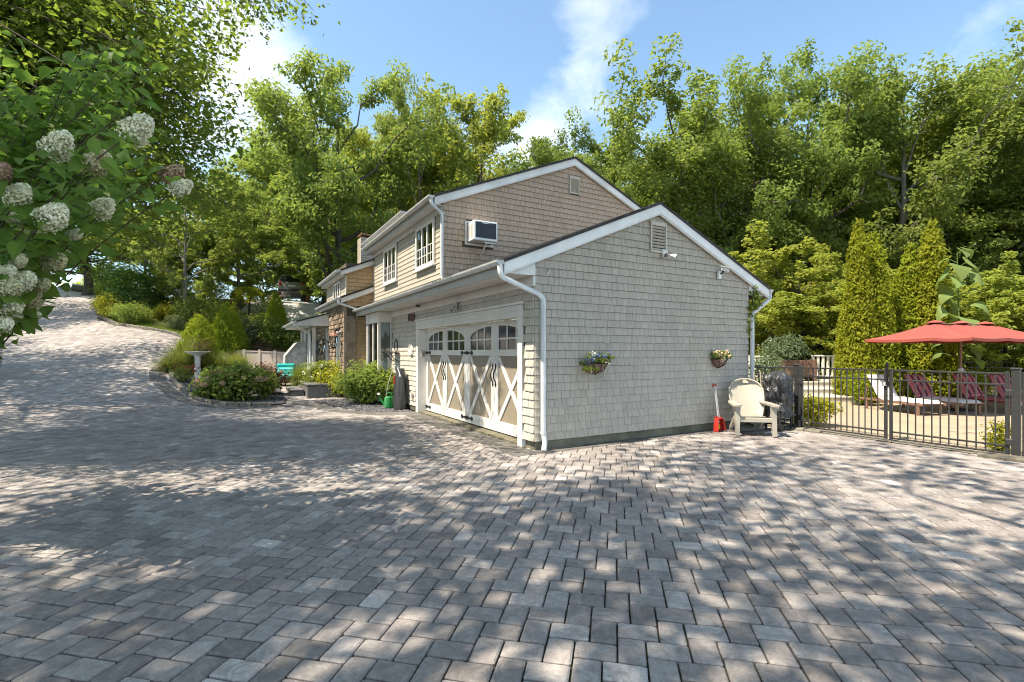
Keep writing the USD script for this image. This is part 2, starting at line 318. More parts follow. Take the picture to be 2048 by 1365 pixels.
leaf('leaf_arbor', (0.073, 0.109, 0.012), (0.270, 0.301, 0.027), 0.38, tcol=(0.509, 0.554, 0.034))
leaf('leaf_yew', (0.027, 0.055, 0.015), (0.098, 0.171, 0.037), 0.3)
leaf('leaf_blue', (0.07, 0.10, 0.06), (0.19, 0.24, 0.14), 0.4)
leaf('leaf_big', (0.08, 0.14, 0.04), (0.22, 0.30, 0.10), 0.45)
leaf('grass_blade', (0.05, 0.075, 0.016), (0.21, 0.25, 0.07), 0.4)
leaf('lawn_blade', (0.07, 0.12, 0.012), (0.20, 0.28, 0.03), 0.4)
leaf('leaf_purple', (0.05, 0.028, 0.022), (0.14, 0.08, 0.065), 0.3)
# ------------------------------------------------------------------ terrain
ctrl = [(x, y, 0.0) for x in (-8, -4, 0, 4, 8, 14, 22, 34) for y in (-20, -8, 0, 6, 11)]
ctrl += [(x, y, 0.0) for x in (0, 6, 12, 20, 34) for y in (16, 22, 30, 45, 60)]
ctrl += [(-4, 16, 0), (-6.3, 15.2, 0.03), (-7.0, 17.5, .15), (-8.2, 18.8, .22), (-5, 22, .2), (-9.3, 21.5, .33), (-11, 26, .3), (-12, 28, .35), (-14.8, 28, .35), (-8, 28, .3), (-8.8, 13.8, 0)]
ctrl += [(-14, -8, 0), (-14, 2, 0.05), (-25, -8, 0.2), (-25, 2, 1.0), (-45, -20, 1.5), (-45, 5, 3.5), (-20, -20, 0.2)]
for u, v, Y in [(10, 856, 9.7), (20, 800, 12.8), (21, 774, 14.2), (12, 722, 17.6), (8, 702, 19.3), (27, 661, 23), (45, 625, 27), (100, 591, 32), (190, 588, 32),
                (200, 880, 8.9), (200, 800, 12.8), (200, 740, 16.3), (200, 700, 19.3), (200, 660, 23), (200, 622, 27.5),
                (330, 860, 9.9), (330, 800, 13.2), (330, 760, 15.5), (341, 733, 17.3), (355, 692, 20), (290, 656, 23), (365, 662, 22.6), (375, 794, 15.5), (355, 771, 16),
                (395, 738, 19.6), (430, 770, 18), (440, 735, 22), (300, 600, 29), (400, 620, 27), (530, 604, 35), (600, 610, 34), (680, 640, 33), (480, 640, 30.5), (560, 655, 31.5)]:
    ctrl.append(tuple(at(u, v, Y)))
ctrl += [tuple(at(590, 600, 38)), tuple(at(640, 606, 38)), tuple(at(540, 598, 38)), (-15.3, 25.6, 1.9), (-16.2, 26.5, 2.2)]
ctrl += [(-30, 40, 5.6), (-20, 42, 5.7), (-10, 42, 5.0), (-45, 40, 6.2), (-45, 60, 6.5), (-20, 60, 6.0), (-5, 60, 3.0), (-45, 22, 5.0), (-36, 28, 5.2), (-26, 16, 2.6)]
ctrl = np.array(ctrl)
_rbf = RBFInterpolator(ctrl[:, :2], ctrl[:, 2], kernel='linear', smoothing=0.02)
def terr(xy):
    xy = np.atleast_2d(np.asarray(xy, float)).copy()
    xy[:, 0] = np.clip(xy[:, 0], -45, 34); xy[:, 1] = np.clip(xy[:, 1], -20, 60)
    out = np.empty(len(xy))
    for i in range(0, len(xy), 20000): out[i:i+20000] = _rbf(xy[i:i+20000])
    out -= 0.04
    return np.where(out > 0, out * np.minimum(1, out / 0.12 + 0.0) if False else out, 0.0)
# a fine table, smoothed, so that every piece of ground agrees
_gx = np.arange(-50, 42.01, 0.4); _gy = np.arange(-22, 64.01, 0.4)
_G = terr(np.array([(x, y) for y in _gy for x in _gx])).reshape(len(_gy), len(_gx))
from scipy.ndimage import gaussian_filter, map_coordinates
_G = gaussian_filter(_G, 2.2)
def T(xy):
    xy = np.atleast_2d(np.asarray(xy, float))
    return map_coordinates(_G, [(xy[:, 1] - _gy[0]) / 0.4, (xy[:, 0] - _gx[0]) / 0.4], order=1, mode='nearest')
def T1(x, y): return float(T([(x, y)])[0])
def on(u, Y):
    """the ground point under photograph column u, Y metres ahead"""
    x = (u - 1024) / FP * Y; return np.array([x, Y, T1(x, Y)])

P_L, P_R = np.array([5.93, 10.13]), np.array([7.54, 7.29])              # the two gate posts
def smooth_line(p, n=60):
    from scipy.interpolate import splprep, splev
    p = np.array(p, float); tck, u = splprep(p.T, s=0.6, k=3); return np.array(splev(np.linspace(0, 1, n), tck)).T
LEFT = smooth_line([(-10.8, 2), (-10.8, 5), (-11.2, 7.4), (-12.0, 9.2), (-13.6, 11.3), (-15.0, 12.8), (-16.2, 14.3), (-19.0, 17.5), (-20.9, 19.2), (-24.3, 22.8), (-27.9, 26.9), (-31.0, 32)])
drive_poly = Polygon([(-10.8, -7)] + [tuple(p) for p in LEFT] + [(-31.6, 34),
    (-27, 34), (-27.4, 32), (-25.0, 29), (-21.2, 25), (-19.5, 23.8), (-17.3, 23.1), (-15.2, 22.8), (-13.5, 23.6), (-11.9, 27.6), (-7, 27.6), (-1, 14), (0.6, 8.2), (5.2, 10.7), (5.93, 10.13), (7.54, 7.29), (15.4, -7)])
island_poly = Polygon([(-12.1, 17.3), (-11.5, 16.5), (-11.0, 16.0), (-10.35, 15.45), (-9.75, 14.9), (-8.9, 14.35), (-8.2, 14.1), (-7.6, 14.15), (-7.1, 14.4), (-6.85, 14.8), (-7.2, 15.6), (-8.6, 18.2), (-10.2, 21.5), (-12.2, 22.6), (-13.4, 21.6), (-13.2, 19.6)])
door_bed = Polygon([H(-0.05, 5.9)[:2], H(-0.75, 6.1)[:2], H(-1.35, 7.0)[:2], H(-1.75, 8.6)[:2], H(-2.1, 10.2)[:2], H(-1.0, 10.4)[:2], H(-.05, 10.4)[:2]])
house_foot = Polygon([H(-.03, -.03)[:2], H(5.5, -.03)[:2], H(5.5, 24)[:2], H(-.9, 24)[:2], H(-.9, 10.4)[:2], H(-.03, 10.4)[:2]])

xs = np.concatenate([[-400, -250, -150, -90, -65], np.arange(-50, 42.01, 0.5), [55, 80, 130, 220, 400]])
ys = np.concatenate([[-400, -200, -100, -50, -30], np.arange(-22, 64.01, 0.5), [75, 95, 130, 200, 400]])
XX, YY = np.meshgrid(xs, ys); pts = np.c_[XX.ravel(), YY.ravel()]
zz = T(pts)
inside = shapely.contains_xy(drive_poly.buffer(-0.3), pts[:, 0], pts[:, 1])
zz = np.where(inside, zz - 0.09, zz - 0.012)
nx = len(xs)
F = [(j*nx + i, j*nx + i + 1, (j+1)*nx + i + 1, (j+1)*nx + i) for j in range(len(ys) - 1) for i in range(nx - 1)]
build('ground', MB().add(np.c_[pts, zz], F), 'soil', smooth=True, label='bare soil and mulch around the planting, drive and house', cat='ground', kind='structure')

# ------------------------------------------------------------------ driveway of herringbone pavers
rng = np.random.default_rng(11)
U = 0.0765; ANG = -math.radians(12.0); ca, sa = math.cos(ANG), math.sin(ANG)
OFF = np.array([0.02, 0.05])
def sheet(poly, z, cell=0.6):
    """a sheet over a polygon that follows the terrain, z above it"""
    x0, y0, x1, y1 = poly.bounds; mb = MB()
    for gx in np.arange(x0, x1, cell):
        for gy in np.arange(y0, y1, cell):
            c = poly.intersection(shapely.box(gx, gy, gx + cell, gy + cell))
            for g in getattr(c, 'geoms', [c]):
                if g.geom_type != 'Polygon' or g.area < 1e-6: continue
                v2, f2 = trimesh.creation.triangulate_polygon(g, engine='earcut')
                if len(f2): mb.add(np.c_[v2, T(v2) + z], f2)
    return mb
def paver_mesh(C, ax, ay, L, W, tone, gap=0.0050, ch=0.010, deep=0.04, lift=0.0, rag=0.0012, cut=0.0):
    """C (n,2) centres, ax/ay (n,2) unit axes, L/W (n,) sizes -> vertices (n,3k,3), faces of one; cut > 0 rounds off the corners"""
    n = len(C); q = 8 if cut else 4
    if cut:
        sx = np.array([-1, 1, 1, 1, 1, -1, -1, -1]); sy = np.array([-1, -1, -1, 1, 1, 1, 1, -1]); ox = np.array([1, -1, 0, 0, -1, 1, 0, 0]) * cut; oy = np.array([0, 0, 1, -1, 0, 0, -1, 1]) * cut
    else: sx = np.array([-1, 1, 1, -1]); sy = np.array([-1, -1, 1, 1]); ox = oy = np.zeros(4)
    wob = rng.normal(0, .0011, (n, q, 2)) if cut else np.zeros((n, q, 2))
    def ring(inset, dz, k=1.0):
        hx = (L / 2 - inset)[:, None] * sx + ox * k + wob[..., 0]; hy = (W / 2 - inset)[:, None] * sy + oy * k + wob[..., 1]
        p = C[:, None, :] + hx[..., None] * ax[:, None, :] + hy[..., None] * ay[:, None, :]
        z = T(p.reshape(-1, 2)).reshape(n, q) + dz + lift
        return np.concatenate([p, z[..., None]], -1)
    jit = rng.normal(0, rag, (n, 1)); tilt = rng.normal(0, rag * .7, (n, 4)); tilt = np.repeat(tilt, 2, 1)[:, [7, 0, 1, 2, 3, 4, 5, 6]] if cut else tilt
    top = ring(gap + ch, 0.0, 1.5); top[..., 2] += jit + tilt
    mid = ring(gap, -ch * .75); mid[..., 2] += jit + tilt
    bot = ring(gap, -deep)
    V = np.concatenate([top, mid, bot], 1)
    f = [(0, i, i + 1) for i in range(1, q - 1)]
    for a in range(q):
        b = (a + 1) % q
        f += [(q+a, q+b, b), (q+a, b, a), (2*q+a, 2*q+b, q+b), (2*q+a, q+b, q+a)]
    return V, np.array(f), np.repeat(tone[:, None], 3 * q, 1)
# lattice vectors (5, 1) and (-2, 2)
A, B = np.meshgrid(np.arange(-170, 171), np.arange(-330, 331)); A = A.ravel(); B = B.ravel()
ox, oy = 5.0 * A - 2.0 * B, 1.0 * A + 2.0 * B
loc = np.vstack([np.c_[ox + 1.5, oy + 1.0, np.zeros(len(ox))], np.c_[ox + 4.0, oy + 1.5, np.ones(len(ox))]])
wx = (loc[:, 0] * ca - loc[:, 1] * sa) * U + OFF[0]; wy = (loc[:, 0] * sa + loc[:, 1] * ca) * U + OFF[1]
bx = (wx > -33) & (wx < 13) & (wy > 0.9) & (wy < 34)
wx, wy, kind_ = wx[bx], wy[bx], loc[bx, 2]
vis = (np.abs(wx) < 1.12 * np.maximum(wy, 0) + 0.8)
ok = vis & shapely.contains_xy(drive_poly, wx, wy) & ~shapely.contains_xy(island_poly, wx, wy) & ~shapely.contains_xy(door_bed, wx, wy) & ~shapely.contains_xy(house_foot, wx, wy)
C = np.c_[wx, wy][ok]; kd = kind_[ok]
e1 = np.array([ca, sa]); e2 = np.array([-sa, ca])
n = len(C)
tone = np.clip(rng.normal(0.5, 0.145, n), 0.03, 0.97)
L = np.where(kd == 0, 3 * U, 2 * U); W = np.where(kd == 0, 2 * U, 3 * U)
drive = thing('driveway', 'herringbone driveway of grey concrete pavers dappled with tree shade', 'driveway', kind='structure')
build('joint_sand', sheet(drive_poly.intersection(shapely.box(-34, -7, 16, 35)), -0.022), 'joint_sand', drive)
# the 300 pavers that show largest, each a piece of its own
Y = C[:, 1]; Zc = T(C); pu = C[:, 0] / Y * FP + 1024; pv = VH + FP * (CAMH - Zc) / Y
infr = (pu > -30) & (pu < 2080) & (pv < 1400)
order = np.argsort(np.where(infr, Y, 1e9)); near = order[:300]; far = np.setdiff1d(np.arange(n), near); close = far[Y[far] < 7.0]; far = far[Y[far] >= 7.0]
def some(idx, **kw): return paver_mesh(C[idx], np.tile(e1, (len(idx), 1)), np.tile(e2, (len(idx), 1)), L[idx], W[idx], tone[idx], **kw)
def paver_part(name, mat_, V, f1, tn, idx, parent):
    for i in idx:
        build(name, MB().add(V[i], f1, tn[i]), mat_, parent, tone=True)
def paver_rest(name, mat_, V, f1, tn, idx, parent):
    v = V[idx].reshape(-1, 3); f = (f1[None] + V.shape[1] * np.arange(len(idx))[:, None, None]).reshape(-1, 3)
    build(name, MB().add(v, f, tn[idx].ravel()), mat_, parent, tone=True, kind='stuff')
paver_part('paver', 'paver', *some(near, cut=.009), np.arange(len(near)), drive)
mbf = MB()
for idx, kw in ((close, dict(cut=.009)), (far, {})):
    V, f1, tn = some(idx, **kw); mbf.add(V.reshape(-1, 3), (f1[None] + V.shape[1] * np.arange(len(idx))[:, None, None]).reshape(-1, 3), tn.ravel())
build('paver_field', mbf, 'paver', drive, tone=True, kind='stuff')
# dark border courses: along the garage, round the island, along the left edge
def course(line, offs, length, width, lift):
    """pavers laid along a polyline at the given offset; returns centres and axes"""
    l = LineString(line); l = l.parallel_offset(abs(offs), 'left' if offs > 0 else 'right') if abs(offs) > 1e-6 else l
    if l.geom_type != 'LineString': l = max(l.geoms, key=lambda g: g.length)
    k = max(1, int(l.length / length)); step = l.length / k
    ctr = []; ax = []
    for i in range(k):
        a = np.array(l.interpolate(i * step).coords[0]); b = np.array(l.interpolate((i + 1) * step).coords[0])
        d = (b - a) / np.linalg.norm(b - a); ctr.append((a + b) / 2); ax.append(d)
    ctr = np.array(ctr); ax = np.array(ax); ay = np.c_[-ax[:, 1], ax[:, 0]]
    return ctr, ax, ay, np.full(k, step), np.full(k, width)
cs = []
wallp = [H(-.0, 5.95)[:2], H(-.0, 0.0)[:2]]; wallg = [H(0, 0)[:2], H(5.45, 0)[:2]]
for o in (0.12, 0.35): cs.append(course(wallp, -o - .02, 0.23, 0.225, 0))
cs.append(course([H(-.5, 0)[:2], H(5.45, 0)[:2]], -0.13, 0.23, 0.23, 0))
isl = [tuple(p) for p in [(-13.3, 20.4), (-13.2, 19.6), (-12.1, 17.3), (-11.5, 16.5), (-11.0, 16.0), (-10.35, 15.45), (-9.75, 14.9), (-8.9, 14.35), (-8.2, 14.1), (-7.6, 14.15), (-7.1, 14.4), (-6.85, 14.8), (-7.2, 15.6)]]
for o in (0.28, 0.52): cs.append(course(isl, -o, 0.23, 0.235, 0))
left_edge = [tuple(p) for p in LEFT]
for o in (0.13, 0.37): cs.append(course(left_edge, -o, 0.24, 0.235, 0))
for o in (0.12, 0.36): cs.append(course([H(-0.1, 5.95)[:2], H(-.82, 6.1)[:2], H(-1.45, 7.0)[:2], H(-1.85, 8.6)[:2], H(-2.2, 10.2)[:2]], o, 0.24, 0.235, 0))
bc = [np.concatenate(x) for x in zip(*cs)]
nb = len(bc[0])
Vb, fb, tb = paver_mesh(bc[0], bc[1], bc[2], bc[3], bc[4], np.clip(rng.normal(.5, .2, nb), 0, 1), lift=0.010, deep=0.03, ch=.006)
ob = np.argsort(np.linalg.norm(bc[0], axis=1)); kb = min(150, nb)
paver_part('border_paver', 'border_paver', Vb, fb, tb, ob[:kb], drive)
paver_rest('border_paver_field', 'border_paver', Vb, fb, tb, ob[kb:], drive)

# ------------------------------------------------------------------ pool terrace and the pale upper drive
nfl = np.array([0.8694, 0.494])                                           # across the gate, towards the pool
pool_poly = Polygon([P_L + (P_L - P_R) * 0.12 + nfl * .0, P_R + nfl * .0, (15.6, -7), (40, -7), (40, 15.2), (9.5, 15.4), (6.0, 15.4), (5.4, 10.8)])
build('pool_terrace', sheet(pool_poly, 0.006, 2.5), 'pool_deck', label='sandy tan pool terrace behind the metal gate', cat='terrace', kind='structure')
up_poly = Polygon([at(480, 640, 31.6)[:2], at(640, 660, 32.2)[:2], (-6, 33), (-5, 40), (-14, 44), (-21, 43), at(525, 600, 38)[:2]])
build('upper_drive', sheet(up_poly, 0.05, 1.0), 'concrete_drive', label='pale sunlit upper drive on the hillside behind the fence', cat='driveway', kind='structure')
# ------------------------------------------------------------------ the house (local frame: x along the gable, y along the long wall, z up)
rng = np.random.default_rng(5)
house = thing('house', 'shingled two storey house with white trim, an attached double garage and stepped gables', 'house', HC, HROT)
SL = 0.415                                                                # roof pitch
EAVE = 3.03                                                               # top of the garage rake at x = -0.607
def zg(x): return np.where(np.asarray(x) < 2.745, EAVE + SL * (np.asarray(x) + 0.607), EAVE + SL * (2 * 2.745 + 0.607 - np.asarray(x)))   # garage roof top
def zm(x): return np.where(np.asarray(x) < 3.757, 5.20 + SL * (np.asarray(x) + 0.225), 5.20 + SL * (2 * 3.757 + 0.225 - np.asarray(x)))   # main roof top

def shingles(plane, x0, x1, z0, z1, top=None, skip=(), expo=0.135, wmin=0.085, wmax=0.185, rnd=rng, off=0.0):
    """one small slab per shingle. plane: ('y', y) faces -y and runs along x; ('x', x) faces -x and runs along y. top(x): roof line"""
    out = []
    k = 0; z = z0
    while z < z1 - 0.02:
        x = x0 - rnd.uniform(0, 0.1); zt = min(z + expo, z1)
        while x < x1:
            w = rnd.uniform(wmin, wmax); a, b = max(x, x0), min(x + w, x1); x += w
            if b - a < 0.02: continue
            g = 0.0028; a2, b2 = a + g, b - g; zb = z + rnd.normal(0, 0.0014)
            za, zc = zt - 0.0052, zt - 0.0052
            if top is not None:
                za, zc = min(za, float(top(a2))), min(zc, float(top(b2)))
                if max(za, zc) < zb + 0.02: continue
                za, zc = max(za, zb + 0.002), max(zc, zb + 0.002)
            m = ((a + b) / 2, (zb + zt) / 2)
            if any(s[0] < m[0] < s[1] and s[2] < m[1] < s[3] for s in skip): continue
            tb = 0.021 + rnd.uniform(0, 0.005); tt = 0.006
            p = plane[1]
            P = [(a2, p - tb, zb), (b2, p - tb, zb), (b2, p - tt, zc), (a2, p - tt, za), (a2, p, zb), (b2, p, zb), (b2, p, zc), (a2, p, za)]
            P = np.array(P)
            if plane[0] == 'x': P = np.c_[P[:, 1], P[:, 0], P[:, 2]]
            f = [(0, 1, 2), (0, 2, 3), (4, 1, 0), (4, 5, 1), (4, 0, 3), (4, 3, 7), (1, 5, 6), (1, 6, 2)]
            if plane[0] == 'x': f = [t[::-1] for t in f]
            out.append((P, np.array(f), np.clip(rnd.normal(0.5, 0.22), 0, 1), m))
        z += expo; k += 1
    return out
def lay(S, n_single, key, mat_, parent, name='shingle'):
    S = sorted(S, key=lambda s: key(s[3]))
    for P, f, t, m in S[:n_single]: build(name, MB().add(P, f, t), mat_, parent, tone=True)
    if len(S) > n_single:
        mb = MB()
        for P, f, t, m in S[n_single:]: mb.add(P, f, t)
        build(name + '_field', mb, mat_, parent, tone=True, kind='stuff')
def swap(v): return np.c_[v[:, 0], v[:, 2], v[:, 1]]

# foundation and the solid walls behind the shingles
fd = MB().box(0.035, 5.45, 0.035, 0.335, -0.3, 0.17)
build('foundation', fd, 'foundation', house)
gp = Polygon([(0, .14), (5.487, .14), (5.487, float(zg(5.487)) - .06), (2.745, float(zg(2.745)) - .06), (0, float(zg(0)) - .06)])
gw = MB().poly(gp, 0.0, 0.10, lambda v: swap(v))
gable_wall = build('garage_gable_wall', gw, 'wall_back', house)
vent_g = (2.54, 2.96, 3.47, 4.05)
S = shingles(('y', 0.0), 0.0, 5.487, 0.148, 4.4, top=lambda x: zg(x) - 0.05, skip=[(vent_g[0] + .04, vent_g[1] - .04, vent_g[2] + .03, vent_g[3] - .03)], expo=0.1345)
lay(S, 230, lambda m: math.hypot(HC[0] + m[0] * DB[0], HC[1] + m[0] * DB[1]) + abs(m[1] - 1.2) * .15, 'shingle', gable_wall)
# long wall of garage and ground floor
DOOR = (0.345, 5.825, 2.43)
lw = MB().box(0.0, .1, 0.10, DOOR[0], .14, 2.9).box(0.0, .1, DOOR[0], DOOR[1], DOOR[2], 2.9).box(0.0, .1, DOOR[1], 10.5, 0.02, 3.3)
long_wall = build('long_wall', lw, 'wall_back', house)
S = shingles(('x', 0.0), 0.0, 10.4, 0.148, 2.72, skip=[(DOOR[0] - .02, DOOR[1] + .02, 0, DOOR[2]), (8.12, 9.72, 0.62, 2.6)], expo=0.1345)
lay(S, 70, lambda m: m[0], 'shingle', long_wall)

# garage door, set back 0.2 m in a white frame
fr = MB()
fr.rbox(-0.035, 0.21, 0.345, 0.495, 0.0, 2.19); fr.rbox(-0.035, 0.21, 5.675, 5.825, 0.0, 2.19); fr.rbox(-0.035, 0.21, 0.345, 5.825, 2.193, 2.40)
fr.rbox(-0.075, 0.1, 0.31, 5.86, 2.403, 2.445); fr.rbox(-0.05, 0.1, 0.33, 5.84, 2.30, 2.315)
build('door_frame', fr, 'white_trim', house)
gd = MB().box(0.245, 0.26, 0.495, 5.675, 0.05, 2.19)
garage_door = build('garage_door', gd, 'white_trim', house)
build('door_sill', MB().box(0.0, .3, .5, 5.67, -.05, 0.035), 'foundation', house)
PW = 5.18 / 4
for p in range(4):
    y0 = 0.495 + p * PW; y1 = y0 + PW
    st = 0.135
    fr = MB()
    fr.box(0.205, 0.245, y0 + .002, y0 + st, 0.06, 2.188); fr.box(0.205, 0.245, y1 - st, y1 - .002, 0.06, 2.188)
    fr.box(0.206, 0.245, y0 + st, y1 - st, 0.061, 0.26); fr.box(0.206, 0.245, y0 + st, y1 - st, 1.52, 1.64)
    # arched head: highest at the middle of each pair of leaves
    inner = 1 if p % 2 == 0 else 0
    ys_ = np.linspace(y0 + st, y1 - st, 13); q = (ys_ - ys_[0]) / (ys_[-1] - ys_[0]); q = q if inner else 1 - q
    arch = 1.86 + 0.245 * np.sqrt(np.clip(1 - (1 - q) ** 2 * 0.96, 0, 1))
    ap = Polygon(list(zip(ys_, arch)) + [(y1 - st, 2.188), (y0 + st, 2.188)])
    fr.poly(ap, 0.206, 0.245, lambda v: np.c_[v[:, 2], v[:, 0], v[:, 1]])
    rail = build('door_leaf_frame', fr, 'white_trim', garage_door)
    build('door_leaf_panel', MB().box(0.228, 0.2448, y0 + st, y1 - st, 0.26, 1.52), 'door_beige', garage_door)
    xb = MB(); w_ = 0.085
    a, b, c_, d = (y0 + st + .03, .28), (y1 - st - .03, 1.50), (y0 + st + .03, 1.50), (y1 - st - .03, .28)
    for (s, e), xo in (((a, b), 0.2185), ((c_, d), 0.2175)):
        L_ = Polygon(LineString([s, e]).buffer(w_ / 2, cap_style=2).intersection(shapely.box(y0 + st, .26, y1 - st, 1.52)).exterior)
        xb.poly(L_, xo - .012, 0.2275 if xo < .218 else 0.2282, lambda v: np.c_[v[:, 2], v[:, 0], v[:, 1]])
    build('cross_brace', xb, 'white_trim', garage_door)
    wp = Polygon([(y0 + st, 1.64)] + [(y1 - st, 1.64)] + list(zip(ys_[::-1], arch[::-1])))
    win = build('door_window', MB().poly(wp, 0.236, 0.2445, lambda v: np.c_[v[:, 2], v[:, 0], v[:, 1]]), 'window_black', garage_door)
    mu = MB()
    for q_ in (1 / 3, 2 / 3):
        yy = y0 + st + (y1 - y0 - 2 * st) * q_; mu.box(0.218, 0.2355, yy - .014, yy + .014, 1.64, float(np.interp(yy, ys_, arch)))
    mu.box(0.219, 0.2357, y0 + st, y1 - st, 1.835, 1.865)
    build('muntin', mu, 'white_trim', garage_door)
def strap(y, z, side):
    """strap hinge with a spade end; side: -1, 1 or 0 (double)"""
    m = MB()
    for s in ((-1, 1) if side == 0 else (side,)):
        pr_ = [(0, .012), (.06, .030), (.10, .018), (.20, .013), (.225, .03), (.25, .045), (.262, .016), (.28, .040), (.31, .0)]
        pl = Polygon([(y + s * a, z + b) for a, b in pr_] + [(y + s * a, z - b) for a, b in pr_[::-1]]).buffer(0)
        m.poly(pl, 0.190, 0.2045, lambda v: np.c_[v[:, 2], v[:, 0], v[:, 1]])
    m.box(0.186, .2043, y - .03, y + .03, z - .035, z + .035)
    build('strap_hinge', m, 'black_iron', garage_door)
for z in (1.575, 0.165):
    strap(0.53, z, 1); strap(0.495 + 2 * PW, z, 0); strap(5.64, z, -1)
for pc in (0.495 + PW, 0.495 + 3 * PW):
    for o in (-0.06, 0.06):
        m = MB(); z = np.linspace(0.98, 1.30, 9); m.tube(np.c_[0.205 - 0.05 * np.sin((z - .98) / .32 * PI) , np.full(9, pc + o), z], [.009, .010, .012, .013, .013, .013, .012, .010, .009], 6)
        for zz in (.96, 1.32): m.poly(Polygon([(pc + o, zz - .05), (pc + o + .022, zz), (pc + o, zz + .05), (pc + o - .022, zz)]), .192, .2045, lambda v: np.c_[v[:, 2], v[:, 0], v[:, 1]])
        build('door_pull', m, 'black_iron', garage_door)

# roofs -------------------------------------------------------------
def roof_slab(xa, xb, zf, ya, yb, th=0.05, tiles=True):
    """one slope as a thin slab with overlapping courses"""
    mb = MB(); n = max(2, int(abs(xb - xa) / 0.13)); q = np.linspace(xa, xb, n + 1)
    for i in range(n):
        lo, hi = (q[i], q[i+1]) if float(zf(q[i])) < float(zf(q[i+1])) else (q[i+1], q[i])
        zl, zh = float(zf(lo)), float(zf(hi))
        mb.add([(lo, ya, zl - th), (lo, ya, zl + .008), (hi, ya, zh - .002), (hi, ya, zh - th), (lo, yb, zl - th), (lo, yb, zl + .008), (hi, yb, zh - .002), (hi, yb, zh - th)],
               [(0, 1, 2, 3), (7, 6, 5, 4), (1, 5, 6, 2), (0, 4, 5, 1), (3, 7, 4, 0)], rng.uniform(0, 1))
    return mb
build('garage_roof', roof_slab(-0.62, 2.745, zg, -.11, 3.95).add(*roof_slab(2.745, 6.12, zg, -.11, 3.95).arrays()), 'roof_shingle', house, tone=True)
build('main_roof', roof_slab(-0.26, 3.757, zm, 3.86, 10.6).add(*roof_slab(3.757, 7.8, zm, 3.86, 10.6).arrays()), 'roof_shingle', house, tone=True)
# first-floor eave roof between the garage roof and the entry
build('eave_roof', roof_slab(-0.62, 0.02, zg, 3.952, 13.3), 'roof_shingle', house, tone=True)
def rake(xs, zf, y, h=0.18, th=0.035, drop=0.045, nm='rake_board', parent=None):
    m = MB()
    for a, b in zip(xs[:-1], xs[1:]):
        p = Polygon([(a, float(zf(a)) - drop), (b, float(zf(b)) - drop), (b, float(zf(b)) - drop - h), (a, float(zf(a)) - drop - h)])
        m.poly(p, y, y + th, swap)
        p = Polygon([(a, float(zf(a)) - drop - h + .004), (b, float(zf(b)) - drop - h + .004), (b, float(zf(b)) - drop - h - .028), (a, float(zf(a)) - drop - h - .028)])
        m.poly(p, y + .012, y + th + .012, swap)
    return build(nm, m, 'rake_white', parent or house)
rake([-0.607, 2.745], zg, -.095, drop=.05, h=.165); rake([2.745, 6.10], zg, -.0955, drop=.05, h=.165)
rake([-0.235, 3.757], zm, 3.885, drop=.05, h=.165); rake([3.757, 7.75], zm, 3.8845, drop=.05, h=.165)
# gable-end eave returns (the little shingled triangles)
for sgn in (0, 1):
    rt = MB(); X = (lambda x: x) if not sgn else (lambda x: 2 * 2.745 - x)
    rt.poly(Polygon([(X(-.58), 2.83), (X(0.0), 2.83), (X(0.0), 3.06), (X(-.58), 2.90)]), -.03, .0, swap)
    build('eave_return', rt, 'white_soffit', house)
# gutters, soffits, frieze
def gutter(y0, y1, x, z, nm='gutter', s=1):
    """half-round gutter along y with hangers"""
    m = MB(); a = np.linspace(PI, 2 * PI, 9); R = 0.075
    prof = [(x + R * math.cos(t), z + R * math.sin(t)) for t in a] + [(x + (R - .006) * math.cos(t), z + (R - .006) * math.sin(t)) for t in a[::-1]]
    m.poly(Polygon(prof), y0, y1, lambda v: np.c_[v[:, 0], v[:, 2], v[:, 1]])
    for yy in (y0, y1): m.poly(Polygon(prof[:9]), yy - .004 if yy == y0 else yy, yy if yy == y0 else yy + .004, lambda v: np.c_[v[:, 0], v[:, 2], v[:, 1]])
    g = build(nm, m, 'gutter_metal', house)
    b = MB()
    for yy in np.arange(y0 + .3, y1, .62):
        prof2 = [(x + (R + .004) * math.cos(t), z + (R + .004) * math.sin(t)) for t in a] + [(x + (R - .001) * math.cos(t), z + (R - .001) * math.sin(t)) for t in a[::-1]]
        b.poly(Polygon(prof2), yy - .012, yy + .012, lambda v: np.c_[v[:, 0], v[:, 2], v[:, 1]])
    build('gutter_hanger', b, 'gutter_metal', g)
gutter(-0.10, 13.32, -0.675, 3.005)
build('fascia', MB().box(-0.61, -0.575, -.05, 13.28, 2.80, 2.985), 'gutter_metal', house)
build('soffit', MB().box(-0.574, -0.32, -.05, 13.28, 2.825, 2.84).box(-0.312, -0.03, -.05, 13.28, 2.825, 2.84), 'white_soffit', house)
build('frieze_board', MB().rbox(-0.045, 0.0, -.03, 8.15, 2.665, 2.822), 'white_trim', house)
gutter(3.86, 10.62, -0.32, 5.165)
build('fascia', MB().box(-0.26, -0.225, 3.93, 10.6, 4.96, 5.14), 'gutter_metal', house)
build('soffit', MB().box(-0.224, -0.0, 3.93, 10.6, 4.985, 5.0), 'white_soffit', house)
build('frieze_board', MB().rbox(-0.045, 0.0, 3.98, 10.4, 4.84, 4.984), 'white_soffit', house)
gutter(-0.10, 3.9, 6.17, 2.99)
build('fascia', MB().box(6.06, 6.095, -.05, 3.9, 2.79, 2.97), 'gutter_metal', house)
# raised second eave further along the main roof
ex = MB(); zr = lambda x: 5.38 + SL * (np.asarray(x) + 0.2)
build('raised_roof', roof_slab(-0.24, 3.2, zr, 6.1, 10.7), 'roof_shingle', house, tone=True)
gutter(6.08, 10.72, -0.29, 5.36)
build('fascia', MB().box(-.235, -.2, 6.1, 10.7, 5.20, 5.345), 'gutter_metal', house)
